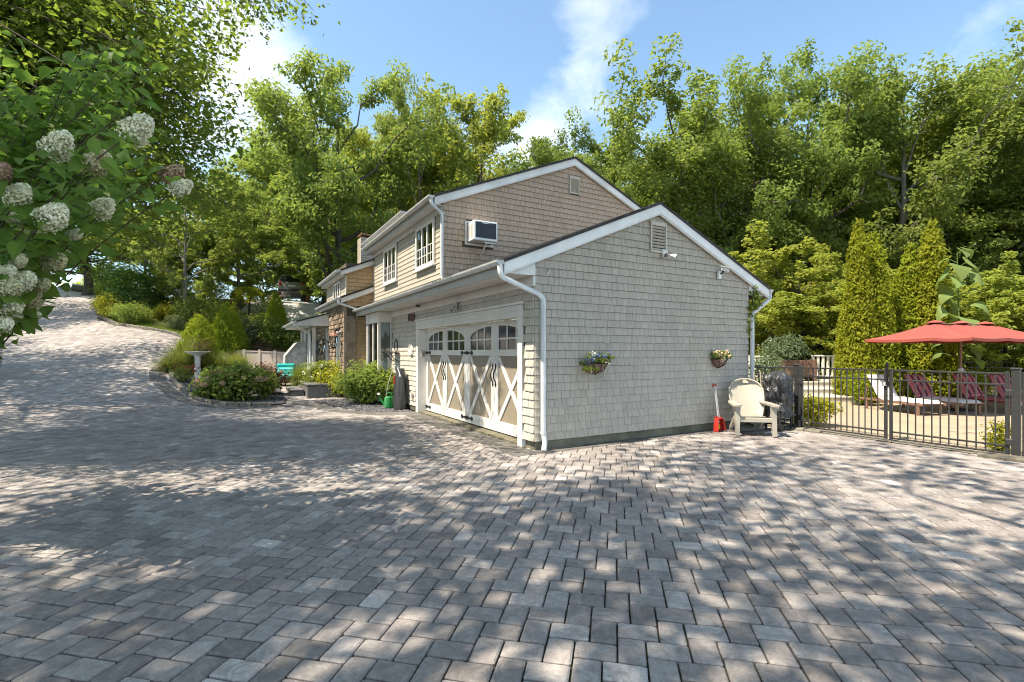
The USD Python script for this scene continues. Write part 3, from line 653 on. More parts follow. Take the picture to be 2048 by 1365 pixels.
# downspouts
def downspout(pts, r=0.042):
    P = [np.array(pts[0], float)]
    for a, b, c in zip(pts[:-2], pts[1:-1], pts[2:]):                      # rounded elbows
        a, b, c = map(lambda q: np.array(q, float), (a, b, c)); d1 = (a - b) / np.linalg.norm(a - b); d2 = (c - b) / np.linalg.norm(c - b); k = min(.10, np.linalg.norm(a-b)*.45, np.linalg.norm(c-b)*.45)
        for t in np.linspace(0, 1, 6): P.append((1-t)**2 * (b + d1*k) + 2*t*(1-t) * b + t*t * (b + d2*k))
    P.append(np.array(pts[-1], float))
    m = MB().tube(P, r, 12)
    return m
m = downspout([(-0.675, -0.065, 2.94), (-0.66, -0.075, 2.76), (0.115, -0.075, 2.50), (0.12, -0.075, 0.28), (0.135, -0.10, 0.16), (0.10, -0.125, 0.015)])
m.lathe([(.047, 0), (.047, .03)], 12, (0.118, -0.075, 2.30)).lathe([(.05, 0), (.05, .05)], 12, (0.121, -0.076, .27)); build('downspout', m, 'downspout_metal', house)
m = downspout([(6.17, -0.065, 2.93), (6.16, -0.07, 2.78), (5.53, -0.07, 2.42), (5.53, -0.07, 0.05)]); build('downspout', m, 'downspout_metal', house)
m = downspout([(-0.32, 3.90, 5.10), (-0.31, 3.90, 4.98), (-0.06, 3.91, 4.80), (-0.06, 3.91, 3.36)], .036); build('downspout', m, 'downspout_metal', house)
# upper storey --------------------------------------------------------
up = Polygon([(0, 3.05), (7.5, 3.05), (7.5, float(zm(7.5)) - .06), (3.757, float(zm(3.757)) - .06), (0, float(zm(0)) - .06)])
upper_gable = build('upper_gable_wall', MB().poly(up, 3.97, 4.07, swap), 'wall_back', house)
vent_u = (3.60, 3.93, 5.86, 6.34)
S = shingles(('y', 3.97), 0.0, 6.4, 3.15, 6.8, top=lambda x: zm(x) - .05, skip=[(vent_u[0] + .04, vent_u[1] - .04, vent_u[2] + .03, vent_u[3] - .03), (0.52, 1.28, 4.14, 4.72)], expo=0.1345)
S = [s for s in S if s[3][1] > float(zg(s[3][0])) - .25]
lay(S, 0, lambda m: m[0], 'shingle_warm', upper_gable)
uw = build('upper_long_wall', MB().box(0.0, .1, 4.07, 10.4, 3.0, 5.1), 'wall_back', house)
WIN_U = [(4.42, 5.78, 3.72, 4.83), (7.55, 8.95, 3.72, 4.83)]                # y0, y1, z0, z1 of the two triple windows
def boards(x, y0, y1, z0, z1, cuts, expo, mat_, parent, nm='clapboard'):
    z = z0
    while z < z1 - .03:
        zt = min(z + expo, z1); segs = [(y0, y1)]
        for c0, c1, d0, d1 in cuts:
            if d0 < (z + zt) / 2 < d1: segs = [q for s in segs for q in ((s[0], min(s[1], c0)), (max(s[0], c1), s[1])) if q[1] - q[0] > .03]
        for a, b in segs:
            n_ = max(1, int(round((b - a) / 3.2))); e = np.linspace(a, b, n_ + 1)
            for i in range(n_):
                P = [(x - .020, e[i] + .0008, z), (x - .020, e[i+1] - .0008, z), (x - .006, e[i+1] - .0008, zt + .006), (x - .006, e[i] + .0008, zt + .006), (x, e[i], z), (x, e[i+1], z)]
                build(nm, MB().add(P, [(2, 1, 0), (3, 2, 0), (0, 1, 5), (0, 5, 4)], rng.uniform(0.2, .8)), mat_, parent, tone=True)
        z += expo
boards(0.0, 4.0, 10.36, 3.2, 4.84, WIN_U, 0.125, 'clapboard', uw)
build('corner_board', MB().rbox(-.03, 0.0, 3.93, 4.03, 3.2, 4.84), 'white_trim', house); build('corner_board', MB().rbox(-.03, 0, 10.30, 10.41, 3.2, 4.84), 'white_trim', house)
def window(x, y0, y1, z0, z1, lights, grid=(2, 4), facing='x', nm='window', half=True, sill=True, trim=.09, blind=False):
    """white framed window on a wall that faces -x: lights side by side, each with a grid of bars over its lower part"""
    fr = MB(); fx = lambda *b: fr.rbox(*b, r=.006)
    fx(x - .05, x, y0, y0 + trim, z0, z1); fx(x - .05, x, y1 - trim, y1, z0, z1); fx(x - .05, x, y0 + trim, y1 - trim, z1 - trim, z1); fx(x - .05, x, y0 + trim, y1 - trim, z0, z0 + trim)
    if sill: fx(x - .085, x - .0, y0 - .03, y1 + .03, z0 - .05, z0 - .002)
    w = (y1 - y0 - 2 * trim) / lights
    for i in range(1, lights): fx(x - .045, x - .004, y0 + trim + i*w - .03, y0 + trim + i*w + .03, z0 + trim, z1 - trim)
    f = build(nm, fr, 'white_trim', house)
    build('dark_room', MB().box(x + .02, x + .045, y0 + trim, y1 - trim, z0 + trim, z1 - trim), 'dark_inside', f)
    for i in range(lights):
        a, b = y0 + trim + i*w + (.03 if i else 0), y0 + trim + (i+1)*w - (.03 if i < lights - 1 else 0)
        build('pane', MB().box(x - .022, x - .016, a, b, z0 + trim, z1 - trim), 'pane', f)
        if half:
            mu = MB(); zt = z0 + trim + (z1 - z0 - 2*trim) * .46; n_ = grid[0]
            for k in range(1, n_): mu.box(x - .030, x - .0225, a + (b-a)*k/n_ - .009, a + (b-a)*k/n_ + .009, z0 + trim, zt)
            for zz in (zt, z0 + trim + (zt - z0 - trim) * .5): mu.box(x - .031, x - .0226, a, b, zz - .009, zz + .009)
            build('muntin', mu, 'white_trim', f)
    return f
window(-0.02, 4.42, 5.78, 3.72, 4.83, 3); window(-0.02, 7.55, 8.95, 3.72, 4.83, 3)
# attic vents with louvres
def louvre(x0, x1, z0, z1, y, dirt):
    f = MB(); b = .035
    f.rbox(x0, x0 + b, y - .05, y, z0, z1, .004); f.rbox(x1 - b, x1, y - .05, y, z0, z1, .004); f.rbox(x0 + b, x1 - b, y - .05, y, z0, z0 + b, .004); f.rbox(x0 + b, x1 - b, y - .05, y, z1 - b*2.2, z1, .004)
    v = build('attic_vent', f, 'shingle', house)
    build('vent_back', MB().box(x0 + b, x1 - b, y - .006, y - .002, z0 + b, z1 - b), 'dark_inside', v)
    n_ = 8
    for i in range(n_):
        zz = z0 + b + (z1 - 3.2*b - z0) * i / n_ + .012
        build('louvre', MB().bar((x0 + b, y - .028, zz + .015), (x1 - b, y - .028, zz + .015), .045, .006, up=(0, -.75, -.66) if False else (0, .66, .75)), 'shingle', v)
louvre(*vent_g, 0.0, 1); louvre(*vent_u, 3.97, 1)
# window air conditioner
ac = MB(); x0, x1, z0, z1, yb, yf = 0.60, 1.22, 4.20, 4.66, 3.97, 3.56
ac.rbox(x0, x1, yf, yb, z0, z1, .015)
a = build('air_conditioner', ac, 'white_plastic', house)
build('condenser_grille', MB().box(x0 + .045, x1 - .045, yf - .006, yf - .001, z0 + .06, z1 - .035), 'ac_grille', a)
sl = MB()
for i in range(14): sl.box(x0 + .05, x1 - .05, yf - .011, yf - .0065, z0 + .075 + i * .024, z0 + .081 + i * .024)
build('grille_slat', sl, 'ac_grille', a)
vs = MB()
for i in range(7):
    for j in range(2): vs.box(x0 - .005, x0 - .0005, yf + .07 + j*.14, yf + .17 + j*.14, z0 + .08 + i*.045, z0 + .10 + i*.045)
build('side_vent', vs, 'vinyl_beige', a)
build('name_badge', MB().box(x0 + .2, x0 + .38, yf - .014, yf - .0115, z1 - .062, z1 - .045), 'white_plastic', a)
sf = MB(); sf.rbox(x0 - .06, x1 + .06, 3.90, 3.965, z0 - .06, z0 - .01); sf.rbox(x0 - .06, x0 - .012, 3.92, 3.965, z0 - .01, z1 + .04); sf.rbox(x1 + .012, x1 + .06, 3.92, 3.965, z0 - .01, z1 + .04); sf.rbox(x0 - .06, x1 + .06, 3.92, 3.965, z1 + .012, z1 + .05)
build('sleeve_frame', sf, 'white_trim', a)
build('support_bracket', MB().bar((x0 + .3, 3.62, z0 - .03), (x1 - .05, 3.62, z0 - .03), .05, .03).bar((.95, 3.6, z0 - .03), (.95, 3.93, z0 - .28), .03, .03), 'white_trim', a)

# box bay with a lace curtain
bx0, by0, by1 = -0.43, 8.18, 9.65
bay = MB(); bay.rbox(bx0, 0.0, by0, by1, 0.10, 0.62); bay.rbox(bx0 - .04, 0.0, by0 - .04, by1 + .04, 0.622, 0.70)
bay.rbox(bx0, bx0 + .09, by0, by0 + .09, .70, 2.62); bay.rbox(bx0, bx0 + .09, by1 - .09, by1, .70, 2.62); bay.rbox(-.05, 0.0, by0 + .002, by0 + .06, .70, 2.62)
bay.rbox(bx0 - .02, 0, by0 - .02, by1 + .02, 2.50, 2.82); bay.rbox(bx0 + .02, bx0 + .07, (by0+by1)/2 - .04, (by0+by1)/2 + .04, .7, 2.5)
b = build('bay_window', bay, 'white_trim', house)
build('pane', MB().box(bx0 + .09, -.05, by0 + .03, by0 + .036, .70, 2.50), 'pane', b)
build('pane', MB().box(bx0 + .04, bx0 + .046, by0 + .09, (by0+by1)/2 - .04, .70, 2.50), 'pane', b)
build('pane', MB().box(bx0 + .04, bx0 + .046, (by0+by1)/2 + .04, by1 - .09, .70, 2.50), 'pane', b)
build('dark_room', MB().box(bx0 + .09, -.003, by0 + .12, by1 - .06, .702, 2.49), 'door_beige', b)
build('cellular_shade', MB().box(bx0 + .10, -.06, by0 + .05, by0 + .065, .70, 1.42).box(bx0 + .055, bx0 + .07, by0 + .1, by1 - .1, .70, 1.42), 'curtain', b)
lc = Polygon([(bx0 + .10, 2.5), (-.055, 2.5), (-.055, 2.18), (-.10, 2.05), (-.15, 2.2), (-.2, 2.22), (-.25, 2.05), (-.29, 1.98), (bx0 + .10, 2.3)])
build('lace_valance', MB().poly(lc, by0 + .07, by0 + .078, swap), 'lace', b)

# entry section: steps forward of the main wall beyond it
ye, xe = 10.4, -0.93
ew = MB().box(xe, 0.1, ye, ye + .1, 0.0, 4.6).box(xe, xe + .1, ye + .1, ye + .7, 0.0, 4.6).box(xe, xe + .1, ye + 1.75, 14.3, 0, 4.6).box(xe, xe + .1, ye + .7, ye + 1.75, 2.35, 4.6)
entry = build('entry_wall', ew, 'wall_back', house)
ze = lambda x: 4.36 + SL * (np.asarray(x) + 1.12)                           # entry upper roof
zl = lambda x: 3.44 + SL * (np.asarray(x) + 1.12)                           # entry lower roof
S = shingles(('y', ye), xe, 0.0, 3.15, 4.7, top=lambda x: ze(x) - .05, expo=0.1345) + shingles(('y', ye), -0.62, 0.0, .148, 2.8)
lay(S, 0, lambda m: m[0], 'shingle_tan', entry)
build('entry_roof', roof_slab(-1.14, 3.0, ze, ye - .12, 14.4), 'roof_shingle', house, tone=True)
build('entry_eave_roof', roof_slab(-1.14, -0.02, zl, ye - .14, 15.2), 'roof_shingle', house, tone=True)
rake([-1.12, 0.0], ze, ye - .10, h=.14); rake([-1.12, 0.0], zl, ye - .12, h=.15)
gutter(ye - .12, 14.45, -1.20, 4.33); gutter(ye - .14, 15.25, -1.20, 3.41)
build('fascia', MB().box(-1.135, -1.10, ye - .06, 14.4, 4.15, 4.31).box(-1.135, -1.10, ye - .07, 15.2, 3.22, 3.39), 'gutter_metal', house)
build('soffit', MB().box(-1.099, xe, ye - .05, 14.4, 4.16, 4.175).box(-1.099, xe, ye - .06, 15.2, 3.225, 3.24), 'white_soffit', house)
boards(xe, ye + .05, 14.3, 3.55, 4.16, [(11.3, 12.6, 3.5, 4.2)], 0.125, 'clapboard', entry)
build('corner_board', MB().rbox(xe - .03, xe, ye - .03, ye + .07, 3.5, 4.16), 'white_trim', house)
window(xe - .01, 11.3, 12.6, 3.52, 4.12, 3, half=False, trim=.07)
m = downspout([(-1.20, ye - .08, 3.36), (-1.19, ye - .08, 3.22), (-.35, ye - .09, 2.98), (-.30, ye - .09, 2.9)], .036); build('downspout', m, 'downspout_metal', house)
# stone facing round the front door, stone by stone
def stones(x, y0, y1, z0, z1, parent, nmax, hole=None):
    z = z0; out = []
    while z < z1:
        h = rng.uniform(.09, .2); y = y0
        while y < y1:
            w = rng.uniform(.12, .38); a, b = y, min(y + w, y1); y += w
            if hole and a < hole[1] and b > hole[0] and z < hole[2]:
                if a < hole[0] - .06: b = hole[0]
                elif b > hole[1] + .06: a = hole[1]
                else: continue
            if b - a < .04: continue
            d = rng.uniform(.05, .10); g = .007
            out.append(((x - d, x, a + g, b - g, z + g, min(z + h, z1) - g), rng.uniform(0, 1)))
        z += h
    for bb, t in out[:nmax]:
        build('stone', MB().rbox(*bb, r=.02, tone=t), 'stone', parent, tone=True)
DO = (ye + .75, ye + 1.70, 2.30)
stones(xe, ye, ye + 3.1, .30, 3.2, entry, 300, DO)
build('stone_return', MB().rbox(xe - .09, xe - .0, ye - .08, ye - .002, .3, 3.2, tone=.6).rbox(xe, -.62, ye - .07, ye - .003, .3, 2.8, tone=.4), 'stone', entry, tone=True)
fd_ = MB().rbox(xe + .16, xe + .20, DO[0], DO[1], .34, 2.28)
fdoor = build('front_door', fd_, 'black_iron', house)
pn = MB()
for (a, b) in ((.08, .43), (.52, .87)):
    for (c, d) in ((.45, 1.0), (1.12, 2.15)): pn.rbox(xe + .135, xe + .158, DO[0] + a, DO[0] + b, c, d, .01)
build('door_panel', pn, 'black_iron', fdoor)
build('door_knob', MB().lathe([(0.0, -.02), (.03, 0.0), (0.0, .02)], 10, (xe + .13, DO[0] + .1, 1.25)), 'metal_grey', fdoor)
build('door_jamb', MB().rbox(xe - .02, xe + .16, DO[0] - .08, DO[0], .3, 2.36).rbox(xe - .02, xe + .16, DO[1], DO[1] + .08, .3, 2.36).rbox(xe - .02, xe + .16, DO[0], DO[1], 2.29, 2.36), 'white_trim', house)
build('threshold', MB().rbox(xe - .05, xe + .2, DO[0] - .05, DO[1] + .05, .26, .335), 'step_stone', house)
# low sunroom beyond the entry, with its own eave
y2, y3, x2 = 13.75, 17.6, -1.55
sr = MB().box(x2, xe + .1, y2, y2 + .08, .0, .75).box(x2, x2 + .08, y2 + .08, y3, 0, .75).box(x2 + .02, xe, y2 + .02, y3, 2.55, 2.75).box(x2, -.9, y3, y3 + .1, 0, 2.7)
sroom = build('sunroom_wall', sr, 'clapboard', house, tone=True)
for yy in (y2, y2 + 1.3, y2 + 2.6, y3 - .12): build('sunroom_post', MB().rbox(x2 - .012, x2 + .11, yy, yy + .12, .75, 2.55), 'white_trim', sroom)
build('sunroom_post', MB().rbox(xe - .14, xe - .02, y2 - .01, y2 + .10, .75, 2.55), 'white_trim', sroom)
build('pane', MB().box(x2 + .04, x2 + .046, y2 + .12, y3, .75, 2.55).box(x2 + .1, xe - .14, y2 + .04, y2 + .046, .75, 2.55), 'pane', sroom)
build('dark_room', MB().box(x2 + .5, xe, y2 + .4, y3, .76, 2.54), 'door_beige', sroom)
zs = lambda x: 2.78 + .30 * (np.asarray(x) + 2.15)
build('sunroom_roof', roof_slab(-2.17, xe, zs, y2 - .35, y3 + .3), 'roof_shingle', house, tone=True)
build('soffit', MB().box(-2.13, x2, y2 - .3, y3 + .2, 2.60, 2.615).box(x2, xe, y2 - .3, y2, 2.60, 2.615), 'white_soffit', house)
build('fascia', MB().box(-2.165, -2.13, y2 - .33, y3 + .3, 2.60, 2.74), 'white_trim', house)
gutter(y2 - .35, y3 + .3, -2.23, 2.75)
rk = MB().poly(Polygon([(-2.16, 2.60), (xe, 2.60), (xe, float(zs(xe)) - .05), (-2.16, 2.73)]), y2 - .34, y2 - .30, swap); build('sunroom_gable', rk, 'gutter_metal', house)
m = downspout([(-2.23, y2 - .3, 2.70), (-2.22, y2 - .3, 2.60), (-1.66, y2 - .05, 2.3), (-1.62, y2 - .05, .1)], .035); build('downspout', m, 'downspout_metal', house)
# chimney
ch = MB(); yc, xc = 12.9, 0.35
z = 4.3; i = 0
while z < 6.0:
    ch.rbox(xc - .25 + .005, xc + .25 - .005, yc, yc + .6, z + .004, z + .096, .006, tone=rng.uniform(0, 1)); z += .1
c = build('chimney', ch, 'chimney_brick', house)
build('chimney_cap', MB().box(xc - .18, xc + .18, yc + .1, yc + .5, 6.0, 6.12).rbox(xc - .24, xc + .24, yc + .02, yc + .58, 6.2, 6.26).box(xc - .02, xc + .02, yc + .28, yc + .32, 6.1, 6.2), 'copper_cap', c)
# ------------------------------------------------------------------ growing things
def unit(v): return v / np.maximum(np.linalg.norm(v, axis=-1, keepdims=True), 1e-9)
def leaves(mb, P, N, size, tone, rng, aspect=0.55, fold=0.18, T=None):
    """one folded, pointed leaf (two triangles) at every point"""
    n = len(P); N = unit(N)
    if T is None: T = rng.normal(size=(n, 3))
    T = unit(T - N * (T * N).sum(1, keepdims=True)); B = np.cross(N, T)
    s = np.broadcast_to(np.asarray(size, float), (n,))[:, None]
    base, tip = P - T * s * .5, P + T * s * .5
    q = P - T * s * .06
    l = q + B * s * aspect * .5 + N * s * fold; r = q - B * s * aspect * .5 + N * s * fold
    V = np.stack([base, r, tip, l], 1).reshape(-1, 3)
    i = np.arange(n)[:, None] * 4
    F = np.concatenate([i + [[0, 1, 2]], i + [[0, 2, 3]]], 0)
    mb.v.append(V); mb.f.append(F + mb.n); mb.t.append(np.repeat(np.clip(tone, 0, 1), 4)); mb.n += len(V)
def broad_leaves(mb, P, N, T, size, tone, rng, aspect=.6):
    """a larger leaf: curled blade of ten triangles, paler along the midrib"""
    n = len(P); N = unit(N); T = unit(T - N * (T * N).sum(1, keepdims=True)); B = np.cross(N, T); s = np.broadcast_to(np.asarray(size, float), (n,))[:, None]
    curl = rng.uniform(.02, .22, (n, 1)); fold = rng.uniform(.05, .22, (n, 1)); wav = rng.normal(0, .025, (n, 8, 1))
    pos = lambda q: P + T * s * (q - .5) - N * s * curl * (2 * q - .6) ** 2
    M_ = [pos(q) for q in (0, .28, .55, .80, 1.0)]; wd = (.42, .50, .30)
    E_ = [M_[k + 1] + sg * B * s * aspect * wd[k] + N * s * (fold + wav[:, 2 * k + (sg > 0)]) * wd[k] * 1.6 for k in range(3) for sg in (-1, 1)]
    V = np.stack(M_ + E_, 1)
    f = []
    for sg in (0, 1):
        e = [5 + sg, 7 + sg, 9 + sg]; q = [(0, e[0], 1), (1, e[0], e[1]), (1, e[1], 2), (2, e[1], e[2]), (2, e[2], 3), (3, e[2], 4)]; f += q if sg else [t[::-1] for t in q]
    t = np.repeat(tone[:, None], 11, 1); t[:, :5] += .22; t[:, 5:] -= .05
    F = (np.array(f)[None] + 11 * np.arange(n)[:, None, None]).reshape(-1, 3)
    mb.add(V.reshape(-1, 3), F, np.clip(t, 0, 1).ravel())
def clumps(mb, C, R, per, size, rng, up=0.6, out=0.5, origin=None, tone=0.5, tvar=0.16, flat=0.65, aspect=0.55):
    """leaves in many soft clumps: C (m,3) centres, R (m,) radii, per leaves each"""
    m = len(C); per = np.broadcast_to(per, (m,)).astype(int); k = np.repeat(np.arange(m), per); n = len(k)
    d = unit(rng.normal(size=(n, 3))) * rng.uniform(0, 1, (n, 1)) ** 0.45; d[:, 2] *= flat
    P = C[k] + d * np.asarray(R)[k][:, None]
    o = unit(P - (origin if origin is not None else C.mean(0)))
    N = rng.normal(size=(n, 3)) * .55 + np.array([0, 0, up]) + o * out + unit(d) * .35
    ct = rng.normal(0, tvar, m)
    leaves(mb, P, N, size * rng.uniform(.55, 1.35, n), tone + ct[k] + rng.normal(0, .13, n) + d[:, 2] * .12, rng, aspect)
def grow(seed, height, radius, r0, first=0.28, limbs=13, n=26000, size=0.21, lean=0.04, top=0.93, tone=.5, updir=.62, narrow=0.0, wood_n=7):
    """a broadleaf tree: trunk, limbs, branchlets, and leaf clumps along the outer wood"""
    rng = np.random.default_rng(seed); wood, crown = MB(), MB()
    zt = np.linspace(0, height * .86, 10)
    bend = np.cumsum(rng.normal(0, lean, (10, 2)), 0) * height / 10; bend -= bend[0]
    tr = np.c_[bend, zt]; rr = r0 * (1 - zt / height) ** .75; rr[0] *= 1.35
    wood.tube(tr, rr, wood_n + 2)
    CC = []; RR = []
    for i in range(limbs):
        f = first + (top - first) * (i + rng.uniform(0, .8)) / limbs
        z0 = height * f * .86; b = np.array([np.interp(z0, zt, tr[:, 0]), np.interp(z0, zt, tr[:, 1]), z0])
        env = radius * math.sin(PI * np.clip((f - first * .55) / (1.12 - first * .55), .05, .97)) ** .62 * (1 - narrow * f)
        az = i * 2.39996 + rng.normal(0, .35); el = (0.30 + f * updir) + rng.normal(0, .12)
        Ln = env * rng.uniform(.72, 1.12) / max(math.cos(el), .35); Ln = min(Ln, (height - z0) * .80 / max(math.sin(el), .2))
        d = np.array([math.cos(az) * math.cos(el), math.sin(az) * math.cos(el), math.sin(el)])
        q = np.linspace(0, 1, 7)[:, None]; wig = np.cumsum(rng.normal(0, .045, (7, 3)), 0) * Ln; wig[0] = 0
        p = b + d * q * Ln + wig + np.array([0, 0, 1]) * (q ** 2) * Ln * .10
        lr = np.interp(z0, zt, rr) * .62
        wood.tube(p, lr * (1 - q[:, 0] * .85), wood_n)
        for j in range(7):
            fr = .30 + .70 * (j + rng.uniform(0, .7)) / 7
            s = np.array([np.interp(fr, q[:, 0], p[:, a]) for a in range(3)])
            dd = unit(d * .7 + rng.normal(0, .62, 3) + np.array([0, 0, .15])); l2 = Ln * rng.uniform(.22, .46) * (1.15 - fr * .4)
            w = np.linspace(0, 1, 4)[:, None]; p2 = s + dd * w * l2 + np.cumsum(rng.normal(0, .06, (4, 3)), 0) * l2 * (w > 0)
            wood.tube(p2, lr * .34 * (1 - w[:, 0] * .8) * (1.1 - fr * .5), 5, caps=False)
            for w_ in (.45, .75, 1.0):
                CC.append(np.array([np.interp(w_, w[:, 0], p2[:, a]) for a in range(3)]) + rng.normal(0, .16, 3) * l2); RR.append(l2 * rng.uniform(.30, .55))
        CC.append(p[-1]); RR.append(Ln * .18)
    CC, RR = np.array(CC), np.clip(np.array(RR), .28, 1.1) * (radius / 4.5) ** .5
    wgt = RR ** 1.6; per = np.maximum(8, (n * wgt / wgt.sum())).astype(int)
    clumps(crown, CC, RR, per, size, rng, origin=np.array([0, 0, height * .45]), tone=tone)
    return wood, crown
def tree(name, label, loc, wood, crown, leafmat, barkmat='bark', rotz=0, scale=None, group=None, cat='tree'):
    t = thing(name, label, cat, loc, rotz, group, scale=scale)
    build('trunk', wood, barkmat, t, smooth=True); build('crown', crown, leafmat, t, tone=True)
    return t
def blob(rx, ry, rz, n, size, seed, tone=.5, m=40, per_flat=.8, zc=None, up=.5, out=.7, shell=.5, aspect=.55, tvar=.16):
    """a shrub standing on z = 0"""
    rng = np.random.default_rng(seed); mb = MB(); zc = rz * .55 if zc is None else zc
    d = unit(rng.normal(size=(m, 3))); d *= rng.uniform(shell ** 2, 1, (m, 1)) ** .5
    C = d * np.array([rx, ry, rz * .55]) * .82 + np.array([0, 0, zc]); C = C[C[:, 2] > .04]
    R = np.full(len(C), (rx * ry * rz) ** (1/3) * 1.45 / len(C) ** (1/3)) * rng.uniform(.75, 1.25, len(C))
    clumps(mb, C, R, max(6, n // len(C)), size, rng, up, out, np.array([0, 0, zc * .6]), tone, tvar, per_flat, aspect)
    for a in (0,):
        v = mb.v; 
        for k in range(len(v)): v[k][:, 2] = np.maximum(v[k][:, 2], .01)
    return mb
def stems(rx, rz, n, r, seed):
    rng = np.random.default_rng(seed); mb = MB()
    for i in range(n):
        az = rng.uniform(0, 2*PI); e = rng.uniform(.3, .9); b = np.array([math.cos(az), math.sin(az), 0]) * rx * .12
        t = np.array([math.cos(az) * rx * e, math.sin(az) * rx * e, rz * rng.uniform(.55, .9)]); q = np.linspace(0, 1, 5)[:, None]
        mb.tube(b * (1 - q) + t * q + np.array([0, 0, .15]) * rz * np.sin(q * PI), r * (1 - .6 * q[:, 0]), 5)
    return mb
def shrub(name, label, loc, rx, ry, rz, n, size, leafmat, seed, group=None, cat='shrub', **kw):
    t = thing(name, label, cat, loc, 0, group)
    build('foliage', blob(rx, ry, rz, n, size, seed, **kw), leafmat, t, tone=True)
    build('stem', stems(min(rx, ry), rz, 6, .012 + .008 * rz, seed + 1), 'bark', t)
    return t
def cone_tree(rx, h, n, size, seed, tone=.5, power=.75, layers=26, up=.5):
    """dense conical or columnar evergreen"""
    rng = np.random.default_rng(seed); mb = MB(); C = []; R = []
    for i in range(layers):
        f = (i + .3) / layers; r = rx * max(.10, (1 - f) ** power) * min(1, .7 + f * 3); k = max(4, int(26 * r / rx))
        for j in range(k):
            a = j / k * 2 * PI + i * 1.7 + rng.normal(0, .1); q = r * rng.uniform(.72, 1.02)
            C.append((math.cos(a) * q, math.sin(a) * q, f * h + rng.normal(0, h / layers * .4))); R.append(max(.05, h / layers * .75 + r * .12))
    C.append((0, 0, h * .985)); R.append(.08)
    C = np.array(C); R = np.array(R); m = len(C); per = max(4, n // m); k = np.repeat(np.arange(m), per); nn = len(k)
    d = rng.normal(0, .5, (nn, 3)); P = C[k] + d * R[k][:, None]; P[:, 2] = np.maximum(P[:, 2], .03)
    o = unit(np.c_[P[:, 0], P[:, 1], np.zeros(nn)]); N = o * .9 + rng.normal(0, .55, (nn, 3)) + np.array([0, 0, up])
    T = o * .5 + np.array([0, 0, .8]) + rng.normal(0, .35, (nn, 3))
    ct = rng.normal(0, .12, m)
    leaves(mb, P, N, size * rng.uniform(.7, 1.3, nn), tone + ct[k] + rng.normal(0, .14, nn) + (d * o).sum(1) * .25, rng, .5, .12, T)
    return mb
def grass_tuft(n, h, spread, seed, w=.012, droop=1.0, tone=.5):
    rng = np.random.default_rng(seed); az = rng.uniform(0, 2*PI, n); L = h * rng.uniform(.6, 1.15, n); lean = np.abs(rng.normal(.45, .28, n)) * droop
    b = np.c_[rng.normal(0, spread * .16, (n, 2)), np.zeros(n)]; mb = MB()
    dirh = np.c_[np.cos(az), np.sin(az), np.zeros(n)]; side = np.c_[-np.sin(az), np.cos(az), np.zeros(n)]
    V = []; S = 4
    for k in range(S + 1):
        q = k / S; a = lean * q * 2.0
        p = b + dirh * (L * spread / h * np.sin(np.minimum(a, 2.4)) * q * 1.0)[:, None] + np.array([0, 0, 1]) * (L * q * np.cos(np.minimum(a * .85, 1.9)))[:, None]
        ww = w * (1 - q * .92); V += [p - side * ww, p + side * ww]
    V = np.stack(V, 1); V[..., 2] = np.maximum(V[..., 2], .005)
    f = [(2*k, 2*k+1, 2*k+3, 2*k+2) for k in range(S)]; f = np.array([t for a in f for t in ((a[0], a[1], a[2]), (a[0], a[2], a[3]))])
    F = (f[None] + (2*S + 2) * np.arange(n)[:, None, None]).reshape(-1, 3)
    mb.add(V.reshape(-1, 3), F, np.repeat(np.clip(tone + rng.normal(0, .2, n), 0, 1), 2*S + 2))
    return mb
def petals(mb, c, r, n, size, rng, zf=1.0, d0=None, cone=0.0, axis=None):
    """a flower head: little four-petal florets over a dome or cone"""
    d = unit(rng.normal(size=(n, 3))); rad = rng.uniform(.75, 1.0, (n, 1))
    if cone: 
        h = rng.uniform(0, 1, n); a = rng.uniform(0, 2*PI, n); q = r * (1 - h * cone) * np.where(h < .7, np.sqrt(rng.uniform(.5, 1, n)), np.sqrt(rng.uniform(0, 1, n))) * np.sqrt(np.clip(1 - h ** 5 * .8, 0, 1)); d = np.c_[np.cos(a) * q / r, np.sin(a) * q / r, (h * 1.9 - .75)]; rad = 1.0
    P = d * r * rad * np.array([1, 1, zf])
    if axis is not None:
        a = unit(np.asarray(axis, float)); s = unit(np.cross(a, [0.3, 1, .2])); u = np.cross(s, a); M = np.stack([s, u, a], 0); P = P @ M; d = d @ M
    leaves(mb, P + c, d + rng.normal(0, .35, (n, 3)), size * rng.uniform(.7, 1.2, n), rng.uniform(.1, .9, n), rng, .9, .12)

# ------------------------------------------------------------------ the woods round the house
protos = {}; grown = {}
def plant(kind, label, u, v_top, Y, width=None, rotz=0, group=None, base=None, name='broadleaf_tree', cat='tree'):
    """a copy of a grown tree whose top shows at (u, v_top) from Y metres away; width in photograph pixels"""
    h0, r0, args, lm, bm = KINDS[kind]
    g = on(u, Y); z = g[2] if base is None else base; top = CAMH + (VH - v_top) / FP * Y
    if kind not in grown:
        grown[kind] = grow(**args); cv = np.vstack(grown[kind][1].v); grown[kind] += (np.percentile(cv[:, 2], 99.9), np.percentile(np.hypot(cv[:, 0], cv[:, 1]), 94))
    h0, r0 = grown[kind][2:]
    s = (top - z) / h0; sx = s if width is None else width / 2 / FP * Y / r0
    loc = (g[0], g[1], z - .05)
    if kind not in protos:
        w, c = grown[kind][:2]; protos[kind] = tree(name, label, loc, w, c, lm, bm, rotz, (sx, sx, s), group)
        return protos[kind]
    return dup(protos[kind], label, loc, rotz, (sx, sx, s), group, cat)
